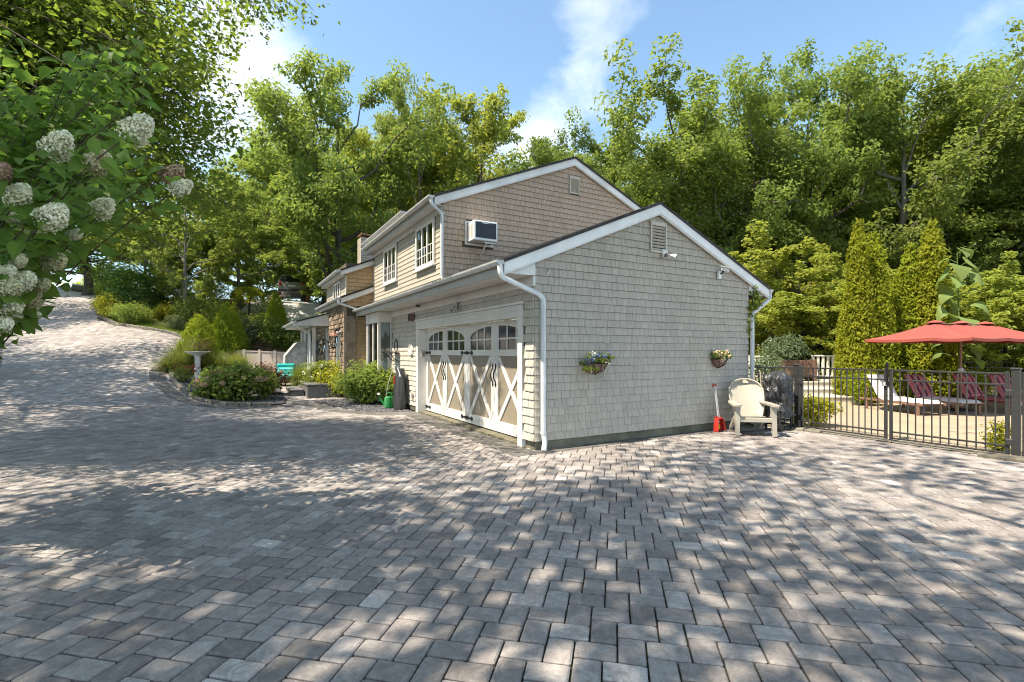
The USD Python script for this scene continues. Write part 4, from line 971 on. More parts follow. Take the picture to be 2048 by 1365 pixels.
KINDS = {
    'oak': (15.6, 5.6, dict(seed=3, height=16, radius=5.6, r0=.32, first=.22, limbs=20, n=30000, size=.27, updir=.42, top=.9), 'leaf_tree', 'bark'),
    'ash': (15.6, 4.9, dict(seed=8, height=16, radius=4.8, r0=.26, first=.26, limbs=18, n=23000, size=.25, tone=.55, updir=.55), 'leaf_tree', 'bark_light'),
    'maple': (13.6, 5.2, dict(seed=21, height=14, radius=5.2, r0=.26, first=.18, limbs=19, n=28000, size=.26, tone=.6, updir=.45), 'leaf_yellow', 'bark'),
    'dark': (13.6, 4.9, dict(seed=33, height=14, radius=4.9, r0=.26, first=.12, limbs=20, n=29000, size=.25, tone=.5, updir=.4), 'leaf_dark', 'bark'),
    'low': (5.9, 3.0, dict(seed=41, height=6, radius=2.8, r0=.09, first=.03, limbs=20, n=20000, size=.18, tone=.55, lean=.03, updir=.4), 'leaf_yellow', 'bark'),
    'fresh': (6.4, 3.2, dict(seed=52, height=6.5, radius=3.0, r0=.10, first=.18, limbs=15, n=15000, size=.17, tone=.6, updir=.35), 'leaf_tree', 'bark_light'),
}
gb = 'tall trees standing behind the house'
plant('oak', 'tallest tree left of the house roof, its grey forked trunk behind the small gable', 682, 105, 28.5, 330, 20, gb)
plant('dark', 'dark tree filling the gap left of the forked trunk, above the beige fence', 610, 290, 45, 330, 70, gb)
plant('ash', 'slim tree with a loose top just above the second upstairs window', 842, 165, 33, 190, 10, gb)
plant('maple', 'yellow green rounded tree rising behind the main roof slope', 965, 205, 35, 330, 50, gb)
plant('dark', 'darker tree behind the upper gable, just left of its peak', 1085, 262, 30, 190, 130, gb)
plant('oak', 'tree behind the upper gable vent, right of the peak', 1225, 235, 29, 250, 200, gb)
plant('oak', 'large crown with twin grey trunks standing over the garage ridge', 1345, 160, 26, 390, 250, gb)
plant('ash', 'tall open tree right of the garage ridge with branches showing against the sky', 1500, 150, 25, 270, 90, gb)
plant('oak', 'broad tree with its top cut by the cloudless gap, above the garage eave end', 1610, 118, 27, 330, 140, gb)
plant('ash', 'tall tree behind the columnar evergreens', 1810, 92, 25, 340, 300, gb)
plant('oak', 'tree at the right edge with its crown half outside the picture', 2040, 128, 25, 370, 20, gb)
plant('maple', 'thin yellow green crown in the dip between the two tall crowns on the right', 1720, 175, 30, 260, 200, gb)
plant('dark', 'shaded tree under the tall crowns behind the red umbrella', 1930, 300, 26.5, 330, 10, gb)
plant('dark', 'shaded tree behind the garage downspout, below the tall crowns', 1490, 330, 27.5, 260, 230, gb)
plant('dark', 'dark crown low behind the upper gable and left of the twin trunks', 1180, 330, 24, 220, 310, gb)
plant('maple', 'leafy tree behind the chimney', 770, 240, 36, 230, 330, gb)
plant('dark', 'low dark tree seen under the forked tree, left of the chimney', 650, 420, 37, 240, 200, gb)
plant('ash', 'tree outside the right edge whose branches reach over the umbrella', 2200, 120, 22, 320, 160, gb)
gu = 'bushy undergrowth trees round the pool terrace'
plant('low', 'lime green bushy tree filling the space beside the right downspout', 1600, 470, 20.4, 330, 15, gu, name='understorey_tree')
plant('low', 'bushy tree behind the planter box, between downspout and columnar evergreens', 1545, 575, 20.0, 270, 100, gu)
plant('low', 'leafy mass at the right edge above the umbrella', 2010, 520, 16.5, 260, 200, gu)
plant('low', 'bushy green tree behind the big leaved sapling', 1900, 570, 17.0, 260, 270, gu)
plant('low', 'small tree peeping between the first pair of columnar evergreens and the woods', 1775, 500, 18.8, 220, 320, gu)
plant('low', 'green bush tree behind the striped loungers at the frame edge', 2090, 560, 15.2, 260, 40, gu)
plant('low', 'bushy screen behind the white railing', 1680, 560, 21, 260, 160, gu)
gl = 'trees along the left hillside'
plant('fresh', 'pale green spreading tree over the lawn and shrub bank', 370, 335, 25.5, 300, 20, gl, name='spreading_tree')
plant('fresh', 'airy tree on the bank, right of the spreading pale one', 478, 330, 31, 260, 120, gl)
plant('fresh', 'pale tree on the bank, nearest to the top of the drive', 290, 400, 29, 220, 220, gl)
plant('oak', 'tree with a bare slanting trunk at the crest of the drive', 176, 380, 35, 330, 75, gl)
plant('dark', 'dark tree behind the terracotta pot on the upper drive', 500, 400, 43, 280, 20, gl)
plant('ash', 'tree behind the parked car on the upper drive', 610, 330, 42, 260, 75, gl)
plant('fresh', 'shaded tree on the bank behind the clipped hedge', 405, 440, 33, 240, 150, gl)
plant('fresh', 'low crown at the bank, between hedge and pale spreading tree', 325, 470, 32, 220, 290, gl)
gf = 'far trees beyond the crest'
for i, (u, vt, Y, lab) in enumerate([(700, 250, 44, 'far tree seen through the forked tree'), (900, 260, 46, 'far tree behind the second upstairs window gutter'), (1140, 290, 40, 'far tree filling behind the upper gable peak'), (1420, 250, 34, 'far tree filling behind the garage ridge trunks'), (1660, 230, 36, 'far tree behind the dip in the right hand crowns'), (1950, 220, 30, 'far tree behind the big leaved sapling'), (1560, 380, 27, 'far low tree behind the lime undergrowth'), (1820, 400, 27, 'far low tree behind the columnar evergreens'), (2080, 330, 27, 'far low tree at the right edge')]):
    plant('dark' if i % 2 else 'oak', lab, u, vt, Y, 300, 40 * i, gf)
# low far shrubs at the end of the drive
far_b = shrub('far_hedge', 'sunlit low hedge across the road at the crest of the drive', on(215, 41), 2.6, 1.2, 2.0, 3500, .22, 'leaf_yellow', 61, cat='hedge')
dup(far_b, 'red tinged low hedge beside the white car at the crest', on(150, 44), 40, (1.2, 1, .8))

# the big tree that hangs over the drive at the left, seen from below
def hanging(seed, n, size, twigs):
    rng = np.random.default_rng(seed); wood, crown = MB(), MB(); CC = []; RR = []; DD = []
    root = np.array([-11.0, 7.0, 5.0])
    for i in range(twigs):
        e = np.array([rng.uniform(-10.5, -3), rng.uniform(5.4, 9.6), rng.uniform(4.2, 8.2)])
        lim = -0.63 * e[1] - 1.5 * max(0, 4.5 - e[2]) + rng.normal(0, .12)
        if e[0] > lim: e[0] = lim - rng.uniform(0, .9)
        b = root + rng.normal(0, 1.0, 3); q = np.linspace(0, 1, 7)[:, None]
        p = b * (1 - q) + e * q + np.array([0, 0, .9]) * np.sin(q * PI) - np.array([0, 0, .5]) * q ** 3 + np.cumsum(rng.normal(0, .13, (7, 3)), 0) * (q > 0)
        wood.tube(p, .028 * (1 - q[:, 0] * .85), 4)
        for w in np.linspace(.25, 1, 9):
            c = np.array([np.interp(w, q[:, 0], p[:, a]) for a in range(3)])
            for k in range(3):
                CC.append(c + rng.normal(0, .30, 3)); RR.append(rng.uniform(.18, .36)); DD.append(unit(p[-1] - p[-3]) * .5 + rng.normal(0, .5, 3) + np.array([0, 0, -.4]))
    CC, RR, DD = np.array(CC), np.array(RR), unit(np.array(DD))
    k = np.repeat(np.arange(len(CC)), max(1, n // len(CC))); m = len(k)
    d = unit(rng.normal(size=(m, 3))) * rng.uniform(0, 1, (m, 1)) ** .5; d += DD[k] * rng.uniform(-1, 1, (m, 1)) * .9
    P = CC[k] + d * RR[k][:, None]
    N = rng.normal(size=(m, 3)) * .6 + np.array([.1, 0, .75]); Tn = rng.normal(size=(m, 3)) * .8 + np.array([.3, 0, -.5])
    leaves(crown, P, N, size * rng.uniform(.65, 1.25, m), .45 + rng.normal(0, .2, m) + rng.normal(0, .14, len(CC))[k], rng, .58, .12, Tn)
    wood.tube([(-11.6, 7.6, -1), (-11.4, 7.4, 2), (-11, 7, 5), (-10.6, 6.7, 8)], [.30, .25, .2, .12], 10)
    return wood, crown
w, c = hanging(71, 150000, .095, 260)
t = thing('overhanging_tree', 'large leafy tree leaning over the drive at the upper left corner', 'tree', (0, 0, 0))
build('trunk', w, 'bark', t, smooth=True); build('crown', c, 'leaf_near', t, tone=True)

# shade trees beside and behind the viewer: their crowns throw the dappled shade, one twig shows at the top
gs = 'shade trees beside the drive behind the viewer'
# woodland undergrowth that closes the view under the tall trees
r_ = np.random.default_rng(515); C_ = []; R_ = []
for x in np.arange(-21, 42, .9):
    for k in range(6):
        y = (40 if x < -10 else 31 if x < -3 else 26 if x < 8 else 23.5) + r_.uniform(0, 3.5) 
        C_.append((x + r_.normal(0, .5), y, T1(x, y) + r_.uniform(.1, 3.3))); R_.append(r_.uniform(.6, 1.1))
m = MB(); clumps(m, np.array(C_), np.array(R_), 80, .26, r_, .5, .3, np.array([0, 60, -5.0]), .45)
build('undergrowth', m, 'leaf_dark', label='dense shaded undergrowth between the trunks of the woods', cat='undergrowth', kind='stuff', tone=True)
gs = 'shade trees beside the drive behind the viewer'
def shade_tree(label, loc, seed, h, r, first, n, size, **kw):
    w, c = grow(seed=seed, height=h, radius=r, r0=.3, first=first, n=n, size=size, **kw)
    return tree('shade_tree', label, loc, w, c, 'leaf_dark', 'bark', 0, None, gs)
s1 = shade_tree('great shade tree left of the viewer with its crown high above the drive', (-6.8, -2.6, 0), 91, 16.0, 7.4, .46, 16000, .24, limbs=19)
dup(s1, 'shade tree just behind the viewer, its crown over the foreground pavers', (1.6, -2.8, 0), 100, (1, 1, .95), gs)
dup(s1, 'shade tree behind the viewer to the right', (7.0, -2.2, 0), 40, (.95, .95, 1.0), gs)
dup(s1, 'shade tree on the left bank beside the upper drive edge', (-25, 12.0, 1.5), 300, (.75, .75, .85), gs)
dup(s1, 'shade tree on the left bank level with the island bed', (-19.5, 12.6, 1.0), 25, (.72, .72, .72), gs)
dup(s1, 'shade tree between the flowering bush and the island bed, crown above the picture', (-13.0, 6.8, 0.6), 160, (.56, .56, .85), gs)
dup(s1, 'shade tree on the left bank close to the crest of the drive', (-28.0, 23.0, 3.0), 70, (.72, .72, .75), gs)
dup(s1, 'shade tree on the left bank leaning over the border of the drive', (-15.2, 10.6, 0.8), 205, (.66, .66, .72), gs)
# ------------------------------------------------------------------ left side: island bed, bank, fence, upper drive
rng = np.random.default_rng(17)
def kerb_line(name, label, line, closed=False, L=(.28, .5), h=.11, w=.13, group=None, lift=0.0, mx=300):
    t = thing(name, label, 'kerb', (0, 0, 0), 0, group)
    l = LineString(line); s = 0.0; k = 0
    while s < l.length - .05 and k < mx:
        d = min(rng.uniform(*L), l.length - s); a = np.array(l.interpolate(s + .008).coords[0]); b = np.array(l.interpolate(s + d - .008).coords[0])
        if np.linalg.norm(b - a) > .05:
            za, zb = T1(*a) + lift, T1(*b) + lift; hh = h + rng.normal(0, .010); ww = w * rng.uniform(.88, 1.1)
            m = MB(); dd = (b - a) / np.linalg.norm(b - a); nn = np.array([-dd[1], dd[0]])
            V = []
            for p, z in ((a, za), (b, zb)):
                for o, dz in ((-.5, -.12), (-.5, hh - .025), (-.38, hh), (.38, hh), (.5, hh - .025), (.5, -.12)): V.append((*(p + nn * ww * o), z + dz + rng.normal(0, .004)))
            F = [(i, (i+1) % 6, 6 + (i+1) % 6, 6 + i) for i in range(6)]; F = [f[::-1] for f in F]
            m.add(V, F, t_ := rng.uniform(0, 1)); m.add(V, [(0, 1, 2), (0, 2, 3), (0, 3, 4), (0, 4, 5), (8, 7, 6), (9, 8, 6), (10, 9, 6), (11, 10, 6)], t_)
            build('kerb_stone', m, 'kerb_stone', t, tone=True)
        s += d; k += 1
    return t
island_line = [(-13.4, 21.0), (-13.2, 19.6), (-12.1, 17.3), (-11.5, 16.5), (-11.0, 16.0), (-10.35, 15.45), (-9.75, 14.9), (-8.9, 14.35), (-8.2, 14.1), (-7.6, 14.15), (-7.1, 14.4)]
kerb_line('island_kerb', 'low rough stone kerb curving round the island bed with the bird bath', island_line)
build('gravel_bed', sheet(island_poly.buffer(-.04), 0.03, .5), 'gravel_bed', label='dark gravel bed of the island', cat='gravel', kind='structure')
build('gravel_bed', sheet(door_bed, 0.0, .5), 'gravel_bed', label='dark gravel bed along the house wall', cat='gravel', kind='structure')
def pebbles(poly, n, size, z, label):
    x0, y0, x1, y1 = poly.bounds; P = np.c_[rng.uniform(x0, x1, n * 3), rng.uniform(y0, y1, n * 3)]; P = P[shapely.contains_xy(poly, P[:, 0], P[:, 1])][:n]
    n = len(P); base = np.array([(1, 0, 0), (-1, 0, 0), (0, 1, 0), (0, -1, 0), (0, 0, .7), (0, 0, -.7)], float)
    f = np.array([(0, 2, 4), (2, 1, 4), (1, 3, 4), (3, 0, 4), (2, 0, 5), (1, 2, 5), (3, 1, 5), (0, 3, 5)])
    s = size * rng.uniform(.6, 1.4, (n, 1, 1)); a = rng.uniform(0, 2*PI, n); c, sn = np.cos(a), np.sin(a)
    V = base[None] * s * rng.uniform(.7, 1.3, (n, 6, 1)); V = np.stack([V[..., 0]*c[:, None] - V[..., 1]*sn[:, None], V[..., 0]*sn[:, None] + V[..., 1]*c[:, None], V[..., 2]], -1)
    V[..., :2] += P[:, None]; V[..., 2] += (T(P) + z)[:, None]
    m = MB().add(V.reshape(-1, 3), (f[None] + 6 * np.arange(n)[:, None, None]).reshape(-1, 3), np.repeat(rng.uniform(0, 1, n), 6))
    build('gravel', m, 'gravel', label=label, cat='gravel', kind='stuff', tone=True)
pebbles(island_poly.buffer(-.1).intersection(shapely.box(-12, 13.8, -6, 17.5)), 5200, .020, .035, 'grey crushed gravel in the island bed')
pebbles(door_bed, 2600, .020, .005, 'grey crushed gravel under the shrub beside the garage door')

def mophead(name, label, loc, rx, ry, rz, n, size, lm, seed, heads, hr, fm, group=None, hn=90, hs=.035, cat='shrub', top_only=.2):
    """leafy bush with flower heads, each head a part"""
    t = shrub(name, label, loc, rx, ry, rz, n, size, lm, seed, group, cat, aspect=.62)
    r_ = np.random.default_rng(seed + 5)
    for i in range(heads):
        d = unit(r_.normal(size=3)); d[2] = abs(d[2]) * .9 + top_only * .3; d[1] = -abs(d[1]) if r_.uniform() < .75 else d[1]; d = unit(d)
        c = d * np.array([rx, ry, rz * .52]) * 1.0 + np.array([0, 0, rz * .50])
        m = MB(); petals(m, c, hr * r_.uniform(.75, 1.15), hn, hs, r_, .8)
        build('flower_head', m, fm[i % len(fm)], t, tone=True)
    return t
mophead('hydrangea_bush', 'green hydrangea bush with faded pink flower heads at the tip of the island bed', (-8.75, 15.5, T1(-8.75, 15.5)), 1.30, .85, .92, 6000, .13, 'leaf_dark', 101, 26, .10, ['flower_pink'])
mophead('hydrangea_bush', 'smaller purplish hydrangea rising behind the island hydrangea, toward the beige fence', (-8.5, 16.9, T1(-8.5, 16.9)), .6, .55, 1.0, 1500, .11, 'leaf_purple', 103, 8, .09, ['flower_pink'])
# bird bath
bb = on(395, 17.8); b = thing('bird_bath', 'white stone bird bath on a pedestal in the island bed', 'bird bath', (bb[0], bb[1], bb[2] - .02))
zt = CAMH + (VH - 704) / FP * 17.8 - bb[2]
build('pedestal', MB().lathe([(0, 0), (.17, 0), (.17, .05), (.13, .08), (.10, .12), (.09, .25), (.115, .34), (.085, .40), (.095, zt - .14), (.15, zt - .10), (0, zt - .1)], 20), 'marble_white', b, smooth=40)
build('basin', MB().lathe([(.05, zt - .12), (.16, zt - .105), (.33, zt - .02), (.41, zt + .02), (.42, zt + .035), (.40, zt + .04), (.30, zt + .0), (0, zt - .04)], 26), 'marble_white', b, smooth=40)
def P_(u, Y): return on(u, Y)
# planting of the island
cs1 = thing('dwarf_spruce', 'smaller cone shaped dwarf spruce on the left of the island bed', 'conifer', P_(398, 20.3))
w_ = MB().tube([(0, 0, 0), (0, 0, 1.5)], [.07, .02], 6)
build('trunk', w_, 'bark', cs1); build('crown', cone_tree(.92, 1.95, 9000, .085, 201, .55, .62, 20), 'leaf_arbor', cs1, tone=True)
dup(cs1, 'taller cone shaped dwarf spruce, second from the drive', P_(455, 25.4), 60, (1.10, 1.10, 1.32))
dup(cs1, 'dark little cone spruce on the retaining wall, left of the house gutter', np.array([*at(552, 0, 28.0)[:2], 2.5]), 120, (.85, .85, 1.25))
gg = thing('ornamental_grass', 'dark green weeping grass spilling over the island kerb beside the drive', 'grass', P_(372, 18.6))
build('blade', grass_tuft(1500, 1.15, 1.05, 211, .014, 1.25, .35), 'grass_blade', gg, tone=True, kind='stuff')
dup(gg, 'weeping grass behind the bird bath, right of the first clump', P_(430, 18.9), 70, (.95, .95, .9))
dup(gg, 'weeping grass at the very edge of the drive, left of the bird bath', P_(345, 17.6), 170, (.7, .7, .6))
g2 = thing('pale_grass', 'pale feathery grass glowing in the sun between the two cone spruces', 'grass', P_(470, 20.2))
build('blade', grass_tuft(1700, 1.0, 1.0, 212, .013, 1.0, .92), 'grass_blade', g2, tone=True, kind='stuff')
dup(g2, 'bright tuft of grass beside the turquoise chair', P_(603, 19.4), 20, (.75, .75, .95))
dup(g2, 'yellow leaved tuft at the foot of the first cone spruce', P_(440, 19.6), 200, (.6, .6, .6))
shrub('purple_shrub', 'reddish purple twiggy shrub standing behind the bird bath basin', P_(402, 18.6), .48, .4, 1.25, 1500, .06, 'leaf_purple', 221)
shrub('blue_shrub', 'grey green low shrub between the bird bath and the hydrangea', P_(452, 17.2), .55, .45, .75, 1400, .06, 'leaf_blue', 222)
fl = shrub('red_flower_bed', 'clump of red and rust coloured flowers left of the bird bath foot', P_(368, 16.7), .45, .4, .55, 900, .06, 'leaf_dark', 223, cat='flowers')
r_ = np.random.default_rng(3)
for i in range(14):
    m = MB(); petals(m, np.array([r_.normal(0, .22), r_.normal(0, .2), r_.uniform(.35, .6)]), .06, 26, .035, r_, .7); build('flower_head', m, 'flower_red', fl, tone=True)
fl = shrub('mauve_flowers', 'mauve flowering clump at the right of the bird bath foot', P_(425, 16.4), .4, .35, .62, 800, .06, 'leaf_dark', 224, cat='flowers')
for i in range(10):
    m = MB(); petals(m, np.array([r_.normal(0, .2), r_.normal(0, .18), r_.uniform(.45, .7)]), .06, 26, .035, r_, .7); build('flower_head', m, 'flower_mauve', fl, tone=True)
gr = 'shrubs climbing over the retaining wall'
for i, (u, Y, z, rx, rz, lm, sz, lab) in enumerate([
    (500, 27.4, 1.75, 1.1, 1.7, 'leaf_blue', .11, 'silvery green shrub cascading down the middle of the retaining wall'), (545, 27.3, 1.9, 1.1, 1.5, 'leaf_tree', .12, 'green shrub hanging over the right half of the retaining wall'),
    (585, 27.4, 1.5, .9, 1.6, 'leaf_dark', .11, 'dark leafy shrub hanging beside the sunroom roof edge'), (645, 29.5, 2.45, 1.3, 1.3, 'leaf_lime', .10, 'lime green shrub on the bank above the sunroom roof'), (615, 28.3, 2.3, .8, 1.1, 'leaf_tree', .10, 'leafy shrub on the wall top right of the dark hanging one'),
    (470, 27.2, 1.6, .8, 1.4, 'leaf_tree', .10, 'shrub at the left end of the retaining wall, behind the pale grass'), (520, 29.2, 2.6, 1.2, 1.3, 'leaf_tree', .11, 'bush on the bank above the silvery cascading shrub')]):
    p = on(u, Y); shrub('wall_shrub', lab, (p[0], p[1], z), rx, rx * .6, rz, 2600, sz, lm, 300 + i * 7, gr)
# beige fence with a gently dropping top, and the retaining wall behind it
fa, fb_ = at(458, 760, 25.0)[:2], at(612, 760, 25.0)[:2]
ft = thing('vinyl_fence', 'beige solid vinyl fence behind the courtyard', 'fence', (0, 0, 0))
N_ = 5
for i in range(N_):
    a = fa + (fb_ - fa) * i / N_; b2 = fa + (fb_ - fa) * (i + 1) / N_; d = unit(b2 - a); n_ = np.array([-d[1], d[0]])
    zt0, zt1 = CAMH + (VH - (700 + 1.2 * i)) / FP * 25, CAMH + (VH - (700 + 1.2 * (i + 1))) / FP * 25
    zt1 = min(zt1, 1.68); zt0 = min(zt0, 1.7); k = 6
    for j in range(k):
        p, q = a + (b2 - a) * (j + .01) / k, a + (b2 - a) * (j + .99) / k; z = zt0 + (zt1 - zt0) * (j + .5) / k - .06
        m = MB(); V = [(*(pp + n_ * o), zz) for pp in (p, q) for o in (-.02, .02) for zz in (-.1, z)]
        m.add(V, [(0, 1, 3, 2), (4, 6, 7, 5), (0, 4, 5, 1), (2, 3, 7, 6), (0, 2, 6, 4), (1, 5, 7, 3)]); build('fence_board', m, 'vinyl_beige', ft)
    m = MB().bar((*a, zt0 - .03), (*b2, zt1 - .03), .09, .06); build('top_rail', m, 'vinyl_beige', ft)
    m = MB().rbox(a[0] - .06, a[0] + .06, a[1] - .06, a[1] + .06, -.1, zt0 + .06, .01); build('fence_post', m, 'vinyl_beige', ft)
rw = thing('retaining_wall', 'brown stone retaining wall behind the beige fence', 'wall', (0, 0, 0))
ra, rb = at(450, 700, 27.8)[:2], at(700, 700, 27.8)[:2]; d = unit(rb - ra); Lw = np.linalg.norm(rb - ra); n_ = np.array([-d[1], d[0]])
z = .3; row = 0
while z < 2.95:
    h = rng.uniform(.16, .26); x = 0
    while x < Lw:
        w = rng.uniform(.25, .65); p, q = ra + d * (x + .008), ra + d * min(x + w - .008, Lw); x += w; dd = rng.uniform(0, .06)
        V = [(*(pp + n_ * o), zz) for pp in (p, q) for o in (-.12 - dd, .12) for zz in (z + .006, z + h - .006)]
        build('stone', MB().add(V, [(0, 1, 3, 2), (4, 6, 7, 5), (0, 4, 5, 1), (2, 3, 7, 6), (0, 2, 6, 4), (1, 5, 7, 3)], rng.uniform(0, 1)), 'wall_stone', rw, tone=True)
    z += h
# lawn and its shrubs along the top of the drive
lawn_poly = Polygon([(-21.0, 25.2), (-19.4, 24.1), (-17.3, 23.4), (-15.3, 23.1), (-13.8, 23.8), (-14.5, 25.5), (-18, 26.5), (-21, 27)])
lm_ = MB(); x0, y0, x1, y1 = lawn_poly.bounds; nP = 16000; Pp = np.c_[rng.uniform(x0, x1, nP), rng.uniform(y0, y1, nP)]; Pp = Pp[shapely.contains_xy(lawn_poly, Pp[:, 0], Pp[:, 1])]
k = len(Pp); a = rng.uniform(0, 2*PI, k); s = np.c_[np.cos(a), np.sin(a), 0*a] * .012; base = np.c_[Pp, T(Pp)]; tip = base + np.c_[rng.normal(0, .02, (k, 2)), rng.uniform(.05, .10, k)]
lm_.add(np.stack([base - s, base + s, tip], 1).reshape(-1, 3), np.arange(3 * k).reshape(-1, 3), np.repeat(rng.uniform(.2, 1, k), 3))
build('lawn_base', sheet(lawn_poly, .01, .8), 'soil', label='ground under the little lawn', cat='ground', kind='structure')
build('lawn', lm_, 'lawn_blade', label='small bright lawn beside the upper part of the drive', cat='grass', kind='stuff', tone=True)
kerb_line('lawn_kerb', 'curved stone kerb along the front of the little lawn', [(-21.6, 26.4), (-21.2, 25.2), (-19.4, 23.9), (-17.3, 23.2), (-15.2, 22.9), (-13.6, 23.6)], h=.12)
gh = 'clipped shrubs on the bank above the lawn'
for i, (u, Y, rx, rz, lm, sz, n, lab) in enumerate([
    (535, 31.5, .9, .9, 'leaf_tree', .10, 2200, 'sunlit low shrub at the edge of the pale upper drive'), (370, 27.5, 1.0, 1.3, 'leaf_tree', .10, 3200, 'sunlit leafy shrub on the bank right of the lime ball'), (420, 26.4, .9, 1.2, 'leaf_lime', .10, 2800, 'lime sunlit shrub between the two cone spruces, up the bank'), (470, 26.0, .8, 1.0, 'leaf_tree', .10, 2400, 'small green shrub on the bank right of the taller cone spruce'),
    (265, 26.2, 1.9, 2.3, 'leaf_yew', .10, 9000, 'big dark yew hedge mound on the bank at the drive bend'),
    (228, 27.6, 1.3, 2.6, 'leaf_yew', .10, 5000, 'dark hedge mound nearest to the crest of the drive'),
    (325, 27.0, 1.6, 2.0, 'leaf_yew', .10, 6000, 'dark clipped mound right of the big yew mound'),
    (215, 24.9, .8, 1.2, 'leaf_lime', .09, 2800, 'bright shrub at the drive edge in front of the yew mounds'),
    (258, 24.2, 1.05, .95, 'leaf_tree', .09, 3600, 'round leafy shrub at the left end of the lawn'),
    (328, 25.2, .5, .85, 'leaf_lime', .08, 2200, 'little round lime shrub at the back of the lawn'),
    (300, 26.0, .6, .8, 'leaf_dark', .14, 1500, 'dark large leaved plant in the shade between the lawn shrubs'),
    (395, 25.6, 1.3, 1.9, 'leaf_dark', .10, 4500, 'dark shrub behind the first cone spruce'),
    (445, 27.5, 1.3, 1.7, 'leaf_dark', .10, 4500, 'dark shrub between the spruces and the weeping tree'),
    (488, 28.5, .9, 1.1, 'leaf_lime', .09, 3000, 'bright bush under the weeping tree at the upper drive'),
    (350, 24.4, .55, .7, 'leaf_blue', .07, 1400, 'pale tufted plant at the right end of the lawn'),
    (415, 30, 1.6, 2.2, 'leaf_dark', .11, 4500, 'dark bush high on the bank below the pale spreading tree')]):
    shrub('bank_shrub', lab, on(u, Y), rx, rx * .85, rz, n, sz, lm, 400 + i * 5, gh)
# weeping tree
wt = thing('weeping_tree', 'small weeping tree with a lime crown and dark hollow, beside the upper drive', 'tree', on(497, 30.5))
r_ = np.random.default_rng(8); C_ = []; R_ = []
for i in range(60):
    a = r_.uniform(0, 2*PI); q = r_.uniform(.2, 1)
    for k in range(6):
        f = k / 5; C_.append((math.cos(a) * 1.25 * (q * .5 + .5 * math.sqrt(f)), math.sin(a) * 1.25 * (q * .5 + .5 * math.sqrt(f)), 2.25 - 1.5 * f ** 1.5 * q)); R_.append(.20)
m = MB(); clumps(m, np.array(C_), np.array(R_), 16, .10, r_, .3, .7, np.array([0, 0, 1.2]), .6)
build('crown', m, 'leaf_lime', wt, tone=True); build('trunk', MB().tube([(0, 0, 0), (.05, 0, 1.0), (0, .05, 2.1)], [.09, .07, .03], 7), 'bark', wt)
# terracotta pot
tp = thing('flower_pot', 'terracotta pot of peach flowers on the upper drive', 'flower pot', on(549, 32.5) + np.array([0, 0, .06]))
build('pot', MB().lathe([(0, 0), (.26, 0), (.36, .55), (.40, .55), (.40, .66), (.34, .66), (.32, .58), (0, .58)], 18), 'terracotta', tp, smooth=40)
build('foliage', blob(.5, .5, .6, 500, .10, 77, zc=.95), 'leaf_tree', tp, tone=True)
for i in range(14):
    m = MB(); a = r_.uniform(0, 2*PI); petals(m, np.array([math.cos(a) * .36, math.sin(a) * .36, r_.uniform(.8, 1.25)]), .10, 24, .07, r_, .8); build('flower_head', m, 'flower_peach', tp, tone=True)
# vehicles far up the slope
def car(name, label, loc, rotz, body, suv=True):
    """x across, y along (front at -y)"""
    t = thing(name, label, 'car', loc, rotz)
    h = 1.72 if suv else 1.75
    prof = [(-2.3, .35), (-2.32, .80), (-2.2, .98), (-1.15, 1.08), (-.55, h - .06), (.2, h), (1.9, h - .03), (2.2, 1.15), (2.28, .9), (2.28, .4)]
    P = Polygon(prof); m = MB()
    def fn(v):
        x = (v[:, 2] - .5) * 1.86; k = np.clip((v[:, 1] - 1.0) / .7, 0, 1); return np.c_[x * (1 - .2 * k), v[:, 0], v[:, 1]]
    m.poly(P, 0, 1, fn); build('body', m, body, t)
    g = MB().poly(Polygon([(-1.05, 1.12), (-.55, h - .14), (.2, h - .09), (1.82, h - .12), (2.1, 1.15)]), .0, 1, lambda v: fn(v) * np.array([1.008, 1, 1])); build('side_window', g, 'car_dark', t)
    build('rear_window', MB().add([(-.72, 1.95, h - .12), (.72, 1.95, h - .12), (.82, 2.22, 1.16), (-.82, 2.22, 1.16)], [(0, 1, 2, 3)]), 'car_dark', t)
    build('windscreen', MB().add([(-.68, -.60, h - .14), (-.84, -1.14, 1.12), (.84, -1.14, 1.12), (.68, -.60, h - .14)], [(0, 1, 2, 3)]), 'window_black', t)
    for sx in (-1, 1):
        for sy in (-1.45, 1.45):
            w = thing_wheel(t, sx * .86, sy)
    for sx in (-1, 1):
        build('tail_light', MB().rbox(sx * .78 - .09, sx * .78 + .09, 2.26, 2.31, .85, 1.12, .02), 'tail_red', t)
        build('headlight', MB().rbox(sx * .74 - .15, sx * .74 + .15, -2.35, -2.28, .78, .94, .02), 'white_plastic', t)
    build('bumper', MB().rbox(-.92, .92, 2.25, 2.40, .35, .62, .05), 'car_dark', t)
    build('number_plate', MB().rbox(-.26, .26, 2.29, 2.305, .78, .92, .004), 'white_plastic', t)
    gr_ = MB()
    for i in range(7): gr_.rbox(-.42 + i * .12, -.36 + i * .12, -2.345, -2.31, .70, .96, .01)
    build('grille', gr_, 'car_dark', t)
    return t
def thing_wheel(t, x, y):
    m = MB().lathe([(0, -.11), (.30, -.11), (.34, -.07), (.34, .07), (.30, .11), (0, .11)], 18); v, f, tt = m.arrays(); v = np.c_[v[:, 2] + x, v[:, 0] + y, v[:, 1] + .34]
    w = build('wheel', MB().add(v, f[:, ::-1]), 'rubber_black', t); 
    m = MB().lathe([(0, -.12), (.2, -.12), (.2, .12), (0, .12)], 12); v, f, tt = m.arrays(); build('rim', MB().add(np.c_[v[:, 2] + x, v[:, 0] + y, v[:, 1] + .34], f[:, ::-1]), 'metal_grey', w)
    return w
car('parked_car', 'silver dark car parked on the pale upper drive, seen from behind', on(586, 38.5) + np.array([0, 0, .05]), 202, 'car_silver')
